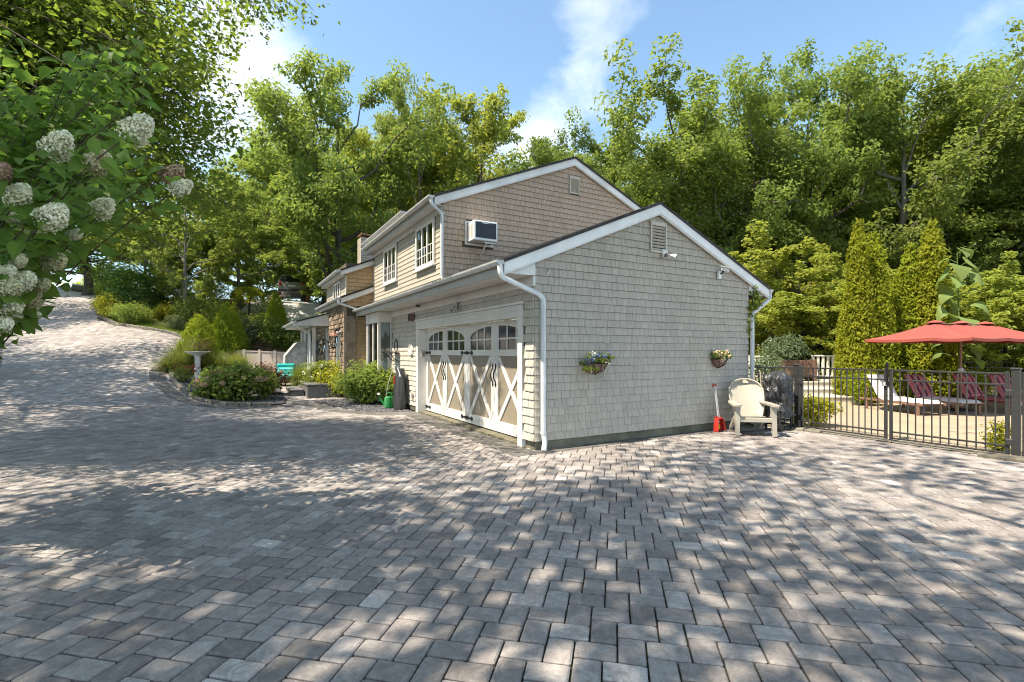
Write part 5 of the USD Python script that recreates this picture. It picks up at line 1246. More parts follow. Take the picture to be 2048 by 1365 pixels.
car('white_truck', 'white car with a barred front grille parked across the crest of the drive', on(132, 38.5) + np.array([0, 0, -.55]), 12, 'car_white', False)
up_ = thing('utility_pole', 'brown wooden utility pole behind the parked car', 'pole', on(616, 37.0))
build('post', MB().tube([(0, 0, 0), (0, 0, 9)], [.15, .11], 10), 'pole_wood', up_); build('cross_arm', MB().rbox(-1.1, 1.1, -.06, .06, 8.2, 8.35), 'pole_wood', up_)
for x in (-.9, 0, .9): build('insulator', MB().lathe([(0, 0), (.05, 0), (.06, .1), (0, .14)], 8, (x, 0, 8.36)), 'white_plastic', up_)

# entry steps, chair, tent, planting by the door
es = thing('entry_steps', 'dark stone steps and landing at the front door', 'steps', (HC[0], HC[1], 0), HROT)
def slabs(x0, x1, y0, y1, z0, z1, nx_, ny_):
    for i in range(nx_):
        for j in range(ny_):
            build('step_slab', MB().rbox(x0 + (x1-x0)*i/nx_ + .004, x0 + (x1-x0)*(i+1)/nx_ - .004, y0 + (y1-y0)*j/ny_ + .004, y0 + (y1-y0)*(j+1)/ny_ - .004, z1 - .055, z1, .012, rng.uniform(0, 1)), 'step_stone', es, tone=True)
    build('riser', MB().rbox(x0 + .03, x1, y0 + .03, y1 - .03, z0, z1 - .056, .01), 'step_stone', es, tone=True)
slabs(-2.1, -1.0, 10.9, 13.1, .0, .50, 2, 4); slabs(-2.55, -2.105, 11.6, 13.5, .0, .30, 1, 4); slabs(-2.1, -1.0, 13.105, 13.55, .0, .32, 3, 1)
oc = thing('garden_chair', 'brown wicker chair with turquoise cushions in front of the beige fence', 'chair', on(572, 19.6), 25)
m = MB(); m.rbox(-.36, .36, -.33, .36, .12, .34, .02); build('seat', m, 'wicker', oc)
build('backrest', MB().rbox(-.36, .36, .30, .38, .341, .82, .02), 'wicker', oc)
for s in (-1, 1): build('armrest', MB().rbox(s * .39 - .03, s * .39 + .03, -.33, .38, .12, .60, .02), 'wicker', oc)
for sx in (-.34, .34):
    for sy in (-.3, .34): build('leg', MB().box(sx - .025, sx + .025, sy - .025, sy + .025, 0, .12), 'wicker', oc)
build('seat_cushion', MB().rbox(-.35, .35, -.32, .29, .345, .46, .04), 'turquoise_pale', oc)
build('back_cushion', MB().rbox(-.34, .34, .17, .295, .465, .88, .05), 'turquoise', oc)
build('pillow', MB().rbox(-.30, .30, .06, .165, .47, .72, .05), 'turquoise_pale', oc)
tt = thing('tarp_shelter', 'grey tarp covered shelter with a sloping front beside the sunroom', 'shelter', on(604, 21.6), 28)
q = MB(); prof = [(-.75, 0), (-.70, 1.15), (-.25, 1.72), (.75, 1.78)]
for i, (a, b2) in enumerate(zip(prof[:-1], prof[1:])):
    for j in range(6):
        y0, y1 = -.6 + j * .2, -.4 + j * .2; w0, w1 = .03 * math.sin(j * 2.1 + i), .03 * math.sin((j + 1) * 2.1 + i)
        q.add([(a[0] + w0, y0, a[1]), (b2[0] + w0, y0, b2[1]), (b2[0] + w1, y1, b2[1]), (a[0] + w1, y1, a[1])], [(0, 1, 2, 3)])
q.add([(a[0], -.6, a[1]) for a in prof] + [(.75, -.6, 0)], [(4, 3, 2), (4, 2, 1), (4, 1, 0)])
build('tarp', q, 'tarp_grey', tt, smooth=30)
fr = MB()
for y in (-.62, .62):
    for a, b2 in zip(prof[:-1], prof[1:]): fr.tube([(a[0], y, a[1]), (b2[0], y, b2[1])], .03, 6)
    fr.tube([(.75, y, 0), (.75, y, 1.78)], .03, 6)
build('frame', fr, 'metal_grey', tt)
sg = 'shrubs by the front door and garage'
door_shrub = shrub('door_shrub', 'large yellow green shrub against the house between bay window and front steps', (-4.35, 15.3, T1(-4.35, 15.3)), 1.15, .85, 1.20, 6500, .12, 'leaf_tree', 501, sg, tone=.62, aspect=.5)
shrub('door_shrub', 'lime shrub at the left end of the house bed, beside the stone steps', (-5.95, 17.3, T1(-5.95, 17.3)), 1.0, .8, 1.05, 4000, .12, 'leaf_lime', 503, sg, aspect=.5)
shrub('door_shrub', 'dark green end of the house bed near the watering can', (-3.55, 14.75, 0), .62, .5, .95, 2600, .12, 'leaf_dark', 505, sg, tone=.6, aspect=.5)
ws = shrub('flowering_shrub', 'white flowering shrub in front of the sunroom window', on(640, 17.9), .62, .5, 1.10, 2200, .10, 'leaf_dark', 507, sg, tone=.6)
r_ = np.random.default_rng(4)
for i in range(16):
    d = unit(r_.normal(size=3)); d[2] = abs(d[2]); m = MB(); petals(m, d * np.array([.58, .48, .55]) + np.array([0, 0, .55]), .075, 30, .05, r_); build('flower_head', m, 'flower_white', ws, tone=True)
# things on and along the long wall
def on_wall(name, label, cat, x, y, z, group=None): return thing(name, label, cat, H(x, y, z), HROT, group)
o = on_wall('wall_ornament', 'round white openwork ornament on the shingles left of the garage door', 'ornament', -.025, 6.22, 1.66)
a = np.linspace(0, 2*PI, 25); build('ring', MB().tube(np.c_[0*a - .02, .145 * np.cos(a), .145 * np.sin(a)], .018, 6, caps=False), 'white_paint', o)
m = MB()
for k in range(3): m.bar((-.02, -.13 * math.cos(k * PI / 3), -.13 * math.sin(k * PI / 3)), (-.02, .13 * math.cos(k * PI / 3), .13 * math.sin(k * PI / 3)), .018, .018, up=(1, 0, 0))
m.tube(np.c_[0*a - .02, .07 * np.cos(a), .07 * np.sin(a)], .010, 5, caps=False); build('spoke', m, 'white_paint', o)
o = on_wall('wall_shelf', 'black iron bracket shelf with a ring on the shingles beside the bay window', 'shelf', -.02, 7.55, 1.55)
build('tray', MB().rbox(-.30, -.01, -.26, .26, 0, .035), 'black_iron', o)
build('ring', MB().tube(np.c_[0*a - .04, .15 * np.cos(a), .22 + .20 * np.sin(a)], .014, 6, caps=False), 'black_iron', o)
for s in (-.2, .2): build('bracket', MB().tube([(-.27, s, 0), (-.15, s, -.16), (-.01, s, -.25)], .012, 6), 'black_iron', o)
o = thing('hose_cover', 'tall black covered hose reel with a grey hose standing against the wall', 'hose reel', (*H(-.22, 6.62)[:2], 0), HROT)
q = []; r_ = np.random.default_rng(6); A_ = np.arange(24) / 24 * 2 * PI
V = []; zs_ = np.linspace(.02, 1.14, 14)
for z in zs_:
    f = z / 1.14; rr = .20 * (1 - .35 * f ** 2.5) * (1 + .10 * np.sin(A_ * 5 + z * 3) + .05 * np.sin(A_ * 9 - z * 5)); V.append(np.c_[rr * np.cos(A_) * .8, rr * np.sin(A_) * 1.15, np.full(24, z)])
V = np.vstack(V); F = [(k*24 + i, k*24 + (i+1) % 24, (k+1)*24 + (i+1) % 24, (k+1)*24 + i) for k in range(13) for i in range(24)]
m = MB().add(V, F); n0 = 13 * 24; m.add(V[n0:], [(0, i, i + 1) for i in range(1, 23)]); build('cover', m, 'cover_black', o, smooth=40)
build('red_strap', MB().rbox(-.175, -.14, -.04, .02, .70, .95, .01), 'red_plastic', o)
t_ = np.linspace(0, 1, 24); build('hose', MB().tube(np.c_[-.2 - .16 * np.sin(t_ * PI), .10 + .55 * t_ ** 2.5, np.maximum(.03, 1.05 - 1.5 * t_ ** .8 + .1 * np.sin(t_ * 9))], .008, 6), 'gutter_metal', o)
build('nozzle', MB().tube([(-.1, -.1, 1.16), (-.12, -.35, 1.02), (-.12, -.42, .93)], [.012, .014, .03], 7), 'metal_grey', o)
build('hook', MB().tube([(-.02, 0, 1.15), (-.12, 0, 1.22), (-.14, 0.1, 1.18)], .012, 6), 'metal_grey', o)
build('meter_box', MB().rbox(.14, .19, .14, .28, .78, 1.05, .01), 'vinyl_beige', o)
o = thing('watering_can', 'bright green watering can on the gravel beside the hose reel', 'watering can', (-3.52, 13.9, .015), 0)
build('body', MB().lathe([(0, 0), (.125, 0), (.135, .03), (.125, .27), (.09, .31), (.0, .31)], 16), 'green_plastic', o, smooth=40)
t_ = np.linspace(0, PI, 9); build('handle', MB().tube(np.c_[.02 + .10 * np.cos(t_) * .9, 0*t_, .29 + .13 * np.sin(t_)], .014, 6), 'green_plastic', o)
build('spout', MB().tube([(-.12, 0, .08), (-.22, 0, .22), (-.27, 0, .36)], [.03, .02, .017], 7), 'green_plastic', o)
build('rose', MB().lathe([(0, 0), (.045, .0), (.03, .05), (0, .05)], 10, (-.275, 0, .36)), 'white_plastic', o)
o = thing('outlet_box', 'small white outlet box low on the shingles beside the garage door frame', 'outlet', H(-.03, 6.1, .42), HROT)
build('box', MB().rbox(-.05, 0.005, -.05, .05, -.07, .07, .008), 'vinyl_beige', o); build('cover_plate', MB().rbox(-.058, -.0505, -.035, .035, -.05, .05, .003), 'white_plastic', o)
def flood(name, label, loc, rotz, down=.35):
    o = thing(name, label, 'floodlight', loc, rotz, None)                        # faces -y
    build('back_plate', MB().rbox(-.075, .075, -.03, 0, -.075, .075, .008), 'gutter_metal', o)
    for s in (-1, 1):
        h = MB(); d = unit(np.array([s * .55, -.75, -down])); b0 = np.array([s * .05, -.05, -.02]); 
        h.tube([b0 * .4, b0 + d * .05, b0 + d * .08, b0 + d * .16, b0 + d * .165], [.018, .02, .035, .058, .050], 10)
        hd = build('lamp_head', h, 'gutter_metal', o, smooth=40); build('bulb', MB().tube([b0 + d * .160, b0 + d * .168], [.047, .04], 10), 'lamp_bulb', hd)
    return o
flood('flood_light', 'twin floodlight under the vent on the big shingled gable', H(2.90, -.03, 3.47), HROT)
flood('flood_light', 'twin floodlight on the frieze above the garage door', H(-.05, 3.08, 2.60), HROT - 90, .7)
o = thing('dome_camera', 'small dome security camera under the garage soffit', 'security camera', H(-.22, 5.1, 2.824), HROT)
build('base', MB().lathe([(0, 0), (.075, 0), (.07, -.045), (0, -.045)], 16), 'white_plastic', o); build('dome', MB().lathe([(.06, -.046), (.055, -.085), (.03, -.11), (0, -.118)], 16), 'window_black', o, smooth=True)
o = thing('wall_speaker', 'little brown box fixed high on the wall beside the garage door head', 'speaker', H(-.025, 6.02, 2.52), HROT)
build('case', MB().rbox(-.13, 0, -.09, .09, -.10, .10, .012), 'planter_brown', o); build('grille', MB().rbox(-.138, -.131, -.07, .07, -.08, .08, .003), 'cart_dark', o)
o = thing('keypad', 'small pinkish keypad on the jamb of the garage door', 'keypad', H(.11, 5.673, 1.55), HROT)
build('case', MB().rbox(-.05, .05, -.022, 0, -.09, .09, .006), 'vinyl_beige', o); build('button_field', MB().rbox(-.035, .035, -.027, -.0225, -.06, .03, .002), 'door_beige', o)
def lantern(label, loc, top, s=1.0):
    o = thing('wall_lantern', label, 'lantern', loc, HROT, scale=s)
    build('arm', MB().tube([(.16, 0, .10), (.06, 0, .22), (-.06, 0, .26), (-.07, 0, .20)], .014, 6), 'black_iron', o)
    build('back_plate', MB().rbox(.15, .175, -.05, .05, 0, .22), 'black_iron', o)
    build('roof', MB().lathe([(0, .24), (.03, .22), (.06, .17), (.135, .10), (.13, .085), (0, .085)], 8, (-.07, 0, 0)), top, o)
    for k in range(6):
        a_ = k * PI / 3; build('cage_bar', MB().bar((-.07 + .11 * math.cos(a_), .11 * math.sin(a_), .085), (-.07 + .065 * math.cos(a_), .065 * math.sin(a_), -.20), .012, .012, up=(math.cos(a_), math.sin(a_), .1)), 'black_iron', o)
    build('glass', MB().lathe([(.055, -.195), (.098, .08)], 6, (-.07, 0, 0)), 'pane', o)
    build('base', MB().lathe([(0, -.27), (.02, -.25), (.075, -.20), (.07, -.196), (0, -.196)], 8, (-.07, 0, 0)), 'black_iron', o)
lantern('black iron lantern on the stone pillar left of the front door', H(xe - .26, 13.35, 1.80), 'black_iron', 1.15)
lantern('lantern with a copper coloured hood right of the front door', H(xe - .26, 10.75, 2.02), 'copper_cap', 1.25)
# ------------------------------------------------------------------ right side: gable wall, chair, gate, pool terrace
rng = np.random.default_rng(23)
def basket(label, t_, z, w, h, fm, seed, trail):
    o = thing('wall_basket', label, 'flower basket', H(t_, -.03, z), HROT)
    r_ = np.random.default_rng(seed)
    ring = np.linspace(0, PI, 13); hw = w * .42
    cage = MB().tube(np.c_[hw * np.cos(ring), -hw * .8 * np.sin(ring), 0*ring], .008, 5)
    for k in range(5):
        a = (k + .5) / 5 * PI; cage.tube([(hw * math.cos(a), -hw * .8 * math.sin(a), 0), (hw * .75 * math.cos(a), -hw * .6 * math.sin(a), -h * .35), (0, -.02, -h * .55)], .006, 4)
    build('wire_basket', cage, 'black_iron', o)
    v = MB(); A_ = np.linspace(0, PI, 12); V = np.vstack([np.c_[hw * r * np.cos(A_), -hw * .8 * r * np.sin(A_), np.full(12, zz)] for r, zz in ((.97, -.01), (.80, -h * .28), (.45, -h * .45), (.05, -h * .53))])
    v.add(V, [(k*12 + i, k*12 + i + 1, (k+1)*12 + i + 1, (k+1)*12 + i) for k in range(3) for i in range(11)]); build('liner', v, 'planter_brown', o)
    m = MB(); n_ = 26; C_ = np.c_[r_.uniform(-1, 1, n_) * w * .46, -r_.uniform(.1, .9, n_) * w * .34, r_.uniform(-.25, .42, n_) * h]
    clumps(m, C_, np.full(n_, .07), 34, .045, r_, .4, .7, np.array([0, 0, -.05]), .45); build('foliage', m, 'leaf_dark', o, tone=True)
    for i in range(16):
        m = MB(); petals(m, np.array([r_.uniform(-1, 1) * w * .42, -r_.uniform(.25, 1.0) * w * .36, r_.uniform(-.05, .5) * h]), .045, 26, .030, r_); build('flower_head', m, fm[i % len(fm)], o, tone=True)
    if trail:
        for k in range(7):
            x = r_.uniform(-.3, .3) * w; build('trailing_stem', MB().tube([(x, -.15, -h * .2), (x + r_.normal(0, .05), -.14, -h * .55), (x + r_.normal(0, .08), -.10, -h * r_.uniform(.7, .95))], .006, 4), 'wood_stick', o)
    return o
basket('wall basket of blue flowers with trailing stems, the left one on the gable', 1.20, 1.40, .62, .36, ['flower_blue', 'leaf_blue', 'flower_blue', 'leaf_lime', 'flower_white'], 601, True)
basket('wall basket of peach and cream flowers above the red dustpan', 4.45, 1.45, .52, .34, ['flower_peach', 'flower_peach', 'flower_white', 'flower_peach'], 602, False)
o = thing('security_camera', 'white bullet security camera below the right slope of the gable', 'security camera', H(4.47, -.03, 3.20), HROT)
build('base', MB().rbox(-.05, .05, -.05, 0, -.10, .06, .008), 'white_plastic', o)
build('arm', MB().tube([(0, -.05, .0), (.02, -.09, .03), (.03, -.10, .09)], .016, 7), 'black_iron', o)
build('body', MB().tube([(-.02, -.08, .11), (.13, -.16, .07)], .038, 12), 'white_plastic', o); build('lens', MB().tube([(.131, -.1605, .07), (.138, -.164, .068)], .033, 12), 'window_black', o)
build('hood', MB().bar((-.04, -.085, .15), (.155, -.19, .10), .09, .012), 'white_plastic', o)
o = thing('wire_bracket', 'small metal wire bracket on the gable near the left eave', 'bracket', H(.26, -.025, 2.92), HROT)
build('plate', MB().rbox(-.015, .015, -.02, 0, -.04, .04, .004), 'metal_grey', o); build('hook', MB().tube([(0, -.02, .02), (-.03, -.06, 0), (-.08, -.09, -.05), (-.075, -.08, -.10)], .010, 6), 'metal_grey', o)
# dustpan on a stick
p = H(4.22, -.20); o = thing('dustpan', 'red long handled dustpan standing against the gable wall', 'dustpan', (p[0], p[1], .012), HROT, scale=(.82, .82, .97))
sh = Polygon([(-.15, 0), (.15, 0), (.105, .28), (.06, .31), (-.06, .31), (-.105, .28)])
m = MB().poly(sh, -.012, .0, swap); 
for s in (-1, 1): m.add([(s*.15, 0, 0), (s*.105, 0, .28), (s*.085, -.10, .26), (s*.14, -.13, 0), (s*.158, .0, 0), (s*.112, 0, .28), (s*.092, -.105, .26), (s*.147, -.135, 0)], [(0, 1, 2, 3), (7, 6, 5, 4), (2, 6, 7, 3), (1, 5, 6, 2)])
m.add([(-.105, 0, .28), (.105, 0, .28), (.085, -.10, .26), (-.085, -.10, .26)], [(0, 1, 2, 3)]); build('pan', m, 'red_plastic', o)
build('label_sticker', MB().rbox(-.075, .075, -.018, -.0125, .03, .14, .002), 'label_yellow', o); build('round_sticker', MB().lathe([(0, -.006), (.055, -.006), (.055, 0), (0, 0)], 14).tri(trimesh.Trimesh()) if False else MB().poly(Point(0, .20).buffer(.045), -.018, -.0125, swap), 'white_plastic', o)
build('pole', MB().tube([(0, -.015, .29), (0, .09, .93)], .013, 8), 'metal_grey', o); build('brush_stick', MB().tube([(.045, -.02, .25), (.03, .085, .92)], .010, 8), 'white_plastic', o)
build('grip', MB().tube([(-.065, .085, .915), (-.03, .09, .955), (.03, .09, .955), (.06, .085, .92)], .020, 8), 'red_plastic', o)
# adirondack chair (front at -y)
ch = thing('adirondack_chair', 'cream plastic adirondack chair standing at the corner of the gable wall', 'chair', (4.60, 9.22, .012), -12)
def panel(name, fx, fy, fz, nu=17, nw=21, th=.018, mat_='plastic_cream', parent=None):
    uu, ww = np.linspace(-1, 1, nu), np.linspace(0, 1, nw); UU, WW = np.meshgrid(uu, ww)
    A_ = np.stack([fx(UU, WW), fy(UU, WW), fz(UU, WW)], -1).reshape(-1, 3); B_ = A_ + np.array([0, th, -th * .35])
    F = [(j*nu + i, j*nu + i + 1, (j+1)*nu + i + 1, (j+1)*nu + i) for j in range(nw - 1) for i in range(nu - 1)]; n0 = nu * nw
    F2 = [(d + n0, c + n0, b + n0, a + n0) for a, b, c, d in F]
    E = [k for k in range(nu)] + [j*nu + nu - 1 for j in range(1, nw)] + [(nw-1)*nu + i for i in range(nu - 2, -1, -1)] + [j*nu for j in range(nw - 2, 0, -1)]
    F3 = [(E[(k+1) % len(E)], E[k], E[k] + n0, E[(k+1) % len(E)] + n0) for k in range(len(E))]
    return build(name, MB().add(np.vstack([A_, B_]), F + F2 + F3), mat_, parent, smooth=35)
half = lambda w: np.where(w < .62, .235 + .085 * np.sin(np.clip(w / .62, 0, 1) * PI / 2), .32 * np.sqrt(np.clip(1 - (np.clip(w - .62, 0, 1) / .385) ** 2.6, .0004, 1)))
backp = panel('backrest', lambda u, w: u * half(w), lambda u, w: .50 + .33 * w - .05 * u ** 2 + .03 * np.cos(u * 1.2), lambda u, w: .29 + .74 * w, parent=ch)
rim = []; ww = np.linspace(0, .998, 22)
for s in (-1, 1):
    pts_ = np.c_[s * half(ww), .485 + .33 * ww - .05 + .01, .29 + .74 * ww]; rim.append(pts_ if s < 0 else pts_[::-1])
build('back_rim', MB().tube(np.vstack(rim), .016, 7), 'plastic_cream', backp, smooth=True)
panel('seat', lambda u, w: u * (.285 - .03 * w), lambda u, w: -.03 + .56 * w, lambda u, w: .365 - .10 * w + .02 * np.cos(w * 5) * (1 - .3 * u ** 2) - .02, parent=ch, th=.02)
build('seat_front', MB().rbox(-.30, .30, -.045, -.02, .255, .345, .01), 'plastic_cream', ch)
for s in (-1, 1):
    L_ = MB(); 
    for (z0, z1, x0, x1, y0, y1, x2, x3, y2, y3) in [(0, .56, s*.325 - .035, s*.325 + .035, -.07, -.01, s*.315 - .045, s*.315 + .045, -.06, .06)]:
        L_.add([(x0, y0, z0), (x1, y0, z0), (x1, y1, z0), (x0, y1, z0), (x2, y2, z1), (x3, y2, z1), (x3, y3, z1), (x2, y3, z1)], [(0, 1, 5, 4), (1, 2, 6, 5), (2, 3, 7, 6), (3, 0, 4, 7), (4, 5, 6, 7)])
    build('leg', L_, 'plastic_cream', ch)
    build('leg', MB().bar((s * .27, .80, 0), (s * .265, .40, .29), .05, .07, up=(0, 1, 0)), 'plastic_cream', ch)
    build('arm_support', MB().bar((s * .315, .14, .33), (s * .325, .08, .555), .035, .05, up=(0, 1, 0)), 'plastic_cream', ch)
    ar = Polygon([(s*.24, .66), (s*.30, .70), (s*.375, .45), (s*.40, .05), (s*.395, -.10), (s*.36, -.135), (s*.30, -.13), (s*.265, -.08), (s*.275, .25)]).buffer(.012)
    m = MB().poly(ar, 0, .03); v, f, _ = m.arrays(); v[:, 2] += .558 + .02 * np.clip(v[:, 1], 0, 1); build('armrest', MB().add(v, f), 'plastic_cream', ch)
    build('side_rail', MB().bar((s * .285, -.03, .30), (s * .265, .62, .20), .03, .08), 'plastic_cream', ch)
# covered grill
gl_ = thing('covered_grill', 'barbecue under a crumpled shiny black cover beside the gate post', 'barbecue', (5.48, 10.02, .0), HROT, scale=(.88, .9, .97))
nA, nZ = 96, 44; A_ = np.arange(nA) / nA * 2 * PI; V = []
for k in range(nZ):
    f = k / (nZ - 1); z = .26 + .98 * f
    cx, cy = np.cos(A_), np.sin(A_); sup = (np.abs(cx) ** 3.2 + np.abs(cy) ** 3.2) ** (-1 / 3.2)
    prof = 1.0 if f < .72 else math.sqrt(max(0.0, 1 - ((f - .72) / .285) ** 2.4)); prof *= (.86 + .14 * min(1, f * 2.2)) 
    P3 = np.c_[cx * 1.6, cy * 1.6, np.full(nA, z * 1.7)]
    w_ = meshkit.fbm(P3 + 3.1, 3, 5) - .5; w2 = np.abs(meshkit.fbm(np.c_[cx * 3.4 + z * 1.5, cy * 3.4 - z * .9, np.full(nA, z * 3.2)] + 9, 2, 9) - .5) + .35 * np.abs(meshkit.fbm(np.c_[cx * 8 + z * 4, cy * 8 - z * 3, np.full(nA, z * 5)] + 4, 2, 3) - .5)
    r_ = sup * prof * (1 + .55 * w_ - .95 * w2 + .05 * np.sin(A_ * 11 + w_ * 9) * (1 - f))
    V.append(np.c_[r_ * cx * .34, r_ * cy * .27, np.full(nA, z) + .12 * w_ * (1 - f) * .8])
V = np.vstack(V); F = [(k*nA + i, k*nA + (i+1) % nA, (k+1)*nA + (i+1) % nA, (k+1)*nA + i) for k in range(nZ - 1) for i in range(nA)]
build('cover', MB().add(V, F), 'cover_black', gl_, smooth=14)
for sx in (-.22, .22):
    for sy in (-.16, .16): build('leg', MB().box(sx - .018, sx + .018, sy - .018, sy + .018, 0.0, .5), 'cart_dark', gl_)
build('shelf', MB().box(-.24, .24, -.17, .17, .12, .14), 'cart_dark', gl_)
for sx in (-.22, .22):
    m = MB().lathe([(0, -.02), (.07, -.02), (.07, .02), (0, .02)], 14); v, f, _ = m.arrays(); build('wheel', MB().add(np.c_[v[:, 2] + sx * 1.12, v[:, 0] - .19, v[:, 1] + .07], f[:, ::-1]), 'rubber_black', gl_)
# sticks leaning behind the chair
st = thing('garden_poles', 'pale wooden poles leaning in the corner behind the chair and grill', 'poles', (5.12, 10.28, 0))
for k in range(4): build('pole', MB().tube([(.05 * k, .02 * k, 0), (-.02 + .06 * k, .05, .75), (-.06 + .07 * k, .06, 1.05 + .12 * (k % 2))], .014, 6), 'wood_stick', st)
t_ = np.linspace(0, 1, 40); c_ = thing('power_cord', 'dark power cord curling on the pavers under the chair', 'cord', (0, 0, 0))
build('cord', MB().tube(np.c_[4.2 + 1.35 * t_, 9.75 - .28 * np.sin(t_ * 7) * t_ - .1 * t_, .018 + .004 * np.sin(t_ * 20) + .0 * t_], .008, 5), 'cord_dark', c_)
t_ = np.linspace(0, 1, 40); c_ = thing('garden_cable', 'pale cable looping beside the chair leg to the gate post', 'cord', (0, 0, 0))
build('cord', MB().tube(np.c_[4.85 + .75 * t_, 9.35 + .30 * t_ + .16 * np.sin(t_ * 6), .018 + 0 * t_], .009, 5), 'gutter_metal', c_)

# gate, posts and fence panels (local x along the fence from the left post, z up)
GROT = math.degrees(math.atan2(*(P_R - P_L)[::-1])); GL = float(np.linalg.norm(P_R - P_L))
def fence_panel(name, label, cat, base, rot, x0, x1, zb=.05, zt=1.27, latch=None, hinge=None, n=None):
    t = thing(name, label, cat, (*base, 0), rot)
    for x, w in ((x0 + .02, .045), (x1 - .02, .045)): build('stile', MB().rbox(x - w/2, x + w/2, -.022, .022, zb - .01, zt + .03, .004), 'fence_metal', t)
    for z in (zb + .015, zb + .125, zt - .17, zt): build('rail', MB().rbox(x0 + .043, x1 - .043, -.016, .016, z - .014, z + .014, .003), 'fence_metal', t)
    k = n or int((x1 - x0 - .09) / .115)
    for i in range(1, k):
        x = x0 + .043 + (x1 - x0 - .086) * i / k; short = i % 2 == 1; ztop = zt - .06 if short else zt - .015
        pk = build('picket', MB().box(x - .008, x + .008, -.008, .008, zb + .02, ztop), 'fence_metal', t)
        if short: build('finial', MB().lathe([(.009, 0), (.017, .015), (.012, .03), (0, .065)], 6, (x, 0, ztop - .001)), 'fence_metal', pk)
    if latch is not None:
        build('latch', MB().rbox(latch - .05, latch + .05, -.06, .03, .98, 1.07, .01), 'fence_metal', t); build('latch_plate', MB().rbox(latch - .03, latch + .03, -.065, -.061, .99, 1.06, .002), 'metal_grey', t)
    if hinge is not None:
        for z in (.24, .98): build('hinge', MB().rbox(hinge - .05, hinge + .05, -.05, .03, z - .05, z + .05, .01), 'fence_metal', t)
    return t
def post(label, base, h=1.34, w=.09):
    t = thing('gate_post', label, 'post', (*base, 0), GROT); build('shaft', MB().rbox(-w/2, w/2, -w/2, w/2, -.05, h - .03, .005), 'fence_metal', t)
    build('post_cap', MB().rbox(-w/2 - .012, w/2 + .012, -w/2 - .012, w/2 + .012, h - .029, h, .008), 'fence_metal', t)
post('dark metal gate post next to the covered barbecue', P_L); post('dark metal gate post at the right edge of the picture', P_R, 1.36)
fence_panel('gate_leaf', 'left leaf of the dark metal double gate, next to the barbecue', 'gate', P_L, GROT, .075, 1.605, latch=1.60, hinge=.065, n=14)
fence_panel('gate_leaf', 'right leaf of the dark metal double gate, next to the edge post', 'gate', P_L, GROT, 1.645, GL - .075, hinge=GL - .065, n=13)
o = thing('gate_bolt', 'black cylinder latch standing on the joint of the two gate leaves', 'latch', (*(P_L + (P_R - P_L) / GL * 1.625), 0), GROT)
build('tube', MB().lathe([(0, 1.0), (.022, 1.0), (.022, 1.36), (.028, 1.37), (.02, 1.41), (0, 1.42)], 10, (0, -.055, 0)), 'black_iron', o, smooth=40); build('drop_rod', MB().lathe([(0, -.0), (.008, 0), (.008, .4), (0, .4)], 6, (.06, -.035, 0.01)), 'fence_metal', o)
q = H(5.50, .15)[:2]; dv = q - P_L
fence_panel('metal_fence', 'short dark metal fence panel behind the covered barbecue', 'fence', P_L, math.degrees(math.atan2(dv[1], dv[0])), .07, float(np.linalg.norm(dv)) - .02)
fence_panel('metal_fence', 'dark metal fence panel running out of the picture at the right', 'fence', P_R, GROT, .07, 2.0)
build('gate_threshold', MB().add([(*(P_L + (P_R - P_L) / GL * a - nfl * b), .010) for a, b in ((.1, .12), (3.2, .12), (3.2, -.22), (.1, -.22))], [(0, 1, 2, 3)]), 'kerb_stone', label='narrow tan threshold strip under the gate', cat='paving', kind='structure', tone=True)
e_ = (P_R - P_L) / GL
kerb_line('gate_kerb', 'rough stone kerb at the foot of the left gate post and grill', [P_L - e_ * .75 - nfl * .25, P_L - e_ * .1 - nfl * .20, P_L + e_ * .55 - nfl * .14], L=(.35, .6), h=.06, w=.16)
kerb_line('gate_kerb', 'rough stone kerb at the foot of the right gate post', [P_R - e_ * .35 - nfl * .22, P_R + e_ * 1.5 - nfl * .15], L=(.45, .8), h=.07, w=.22)
shrub('gate_bush', 'round yellow green bush behind the left leaf of the gate', (6.5, 10.45, 0), .46, .38, .62, 1900, .075, 'leaf_lime', 611, tone=.9)
shrub('gate_bush', 'yellow green bush behind the right gate post', (7.75, 7.75, 0), .22, .2, .5, 600, .06, 'leaf_lime', 613)
shrub('gate_bush', 'dark low bush between the barbecue and the fence panel', (5.6, 10.75, 0), .35, .3, .5, 900, .07, 'leaf_tree', 614)
# raised deck, white railing, planter
dk = thing('deck_steps', 'broad pale steps up to the raised deck behind the gate', 'steps', (0, 0, 0))
for i, (yy, z) in enumerate([(15.3, .19), (16.1, .38), (16.9, .57)]):
    for j in range(5): build('tread', MB().rbox(7.6 + j * .95 + .004, 8.55 + j * .95 - .004, yy - .02, (17.0 if i < 2 else 23), z - .045, z + .0005 * j, .008), 'deck_step', dk)
    build('riser', MB().box(7.62, 12.3, yy + .005, yy + .04, z - .19, z - .046), 'deck_step', dk)
def railing(label, u0, u1, Y, zb, zt, n):
    x0, x1 = (u0 - 1024) / FP * Y, (u1 - 1024) / FP * Y; t = thing('white_railing', label, 'railing', (x0, Y, zb))
    build('top_rail', MB().rbox(-.05, x1 - x0 + .05, -.05, .05, zt - zb - .05, zt - zb, .008), 'white_paint', t); build('bottom_rail', MB().rbox(0, x1 - x0, -.03, .03, .08, .14, .006), 'white_paint', t)
    for i in range(n): x = (x1 - x0) * i / (n - 1); build('baluster', MB().rbox(x - .045, x + .045, -.025, .025, .0 if i in (0, n - 1) else .141, zt - zb - .051, .005), 'white_paint', t)
railing('white picket railing on the raised deck beside the columnar evergreens', 1626, 1676, 18.2, .57, 1.48, 6)
railing('white railing piece seen between the downspout and the planter', 1500, 1535, 18.2, .57, 1.45, 5)
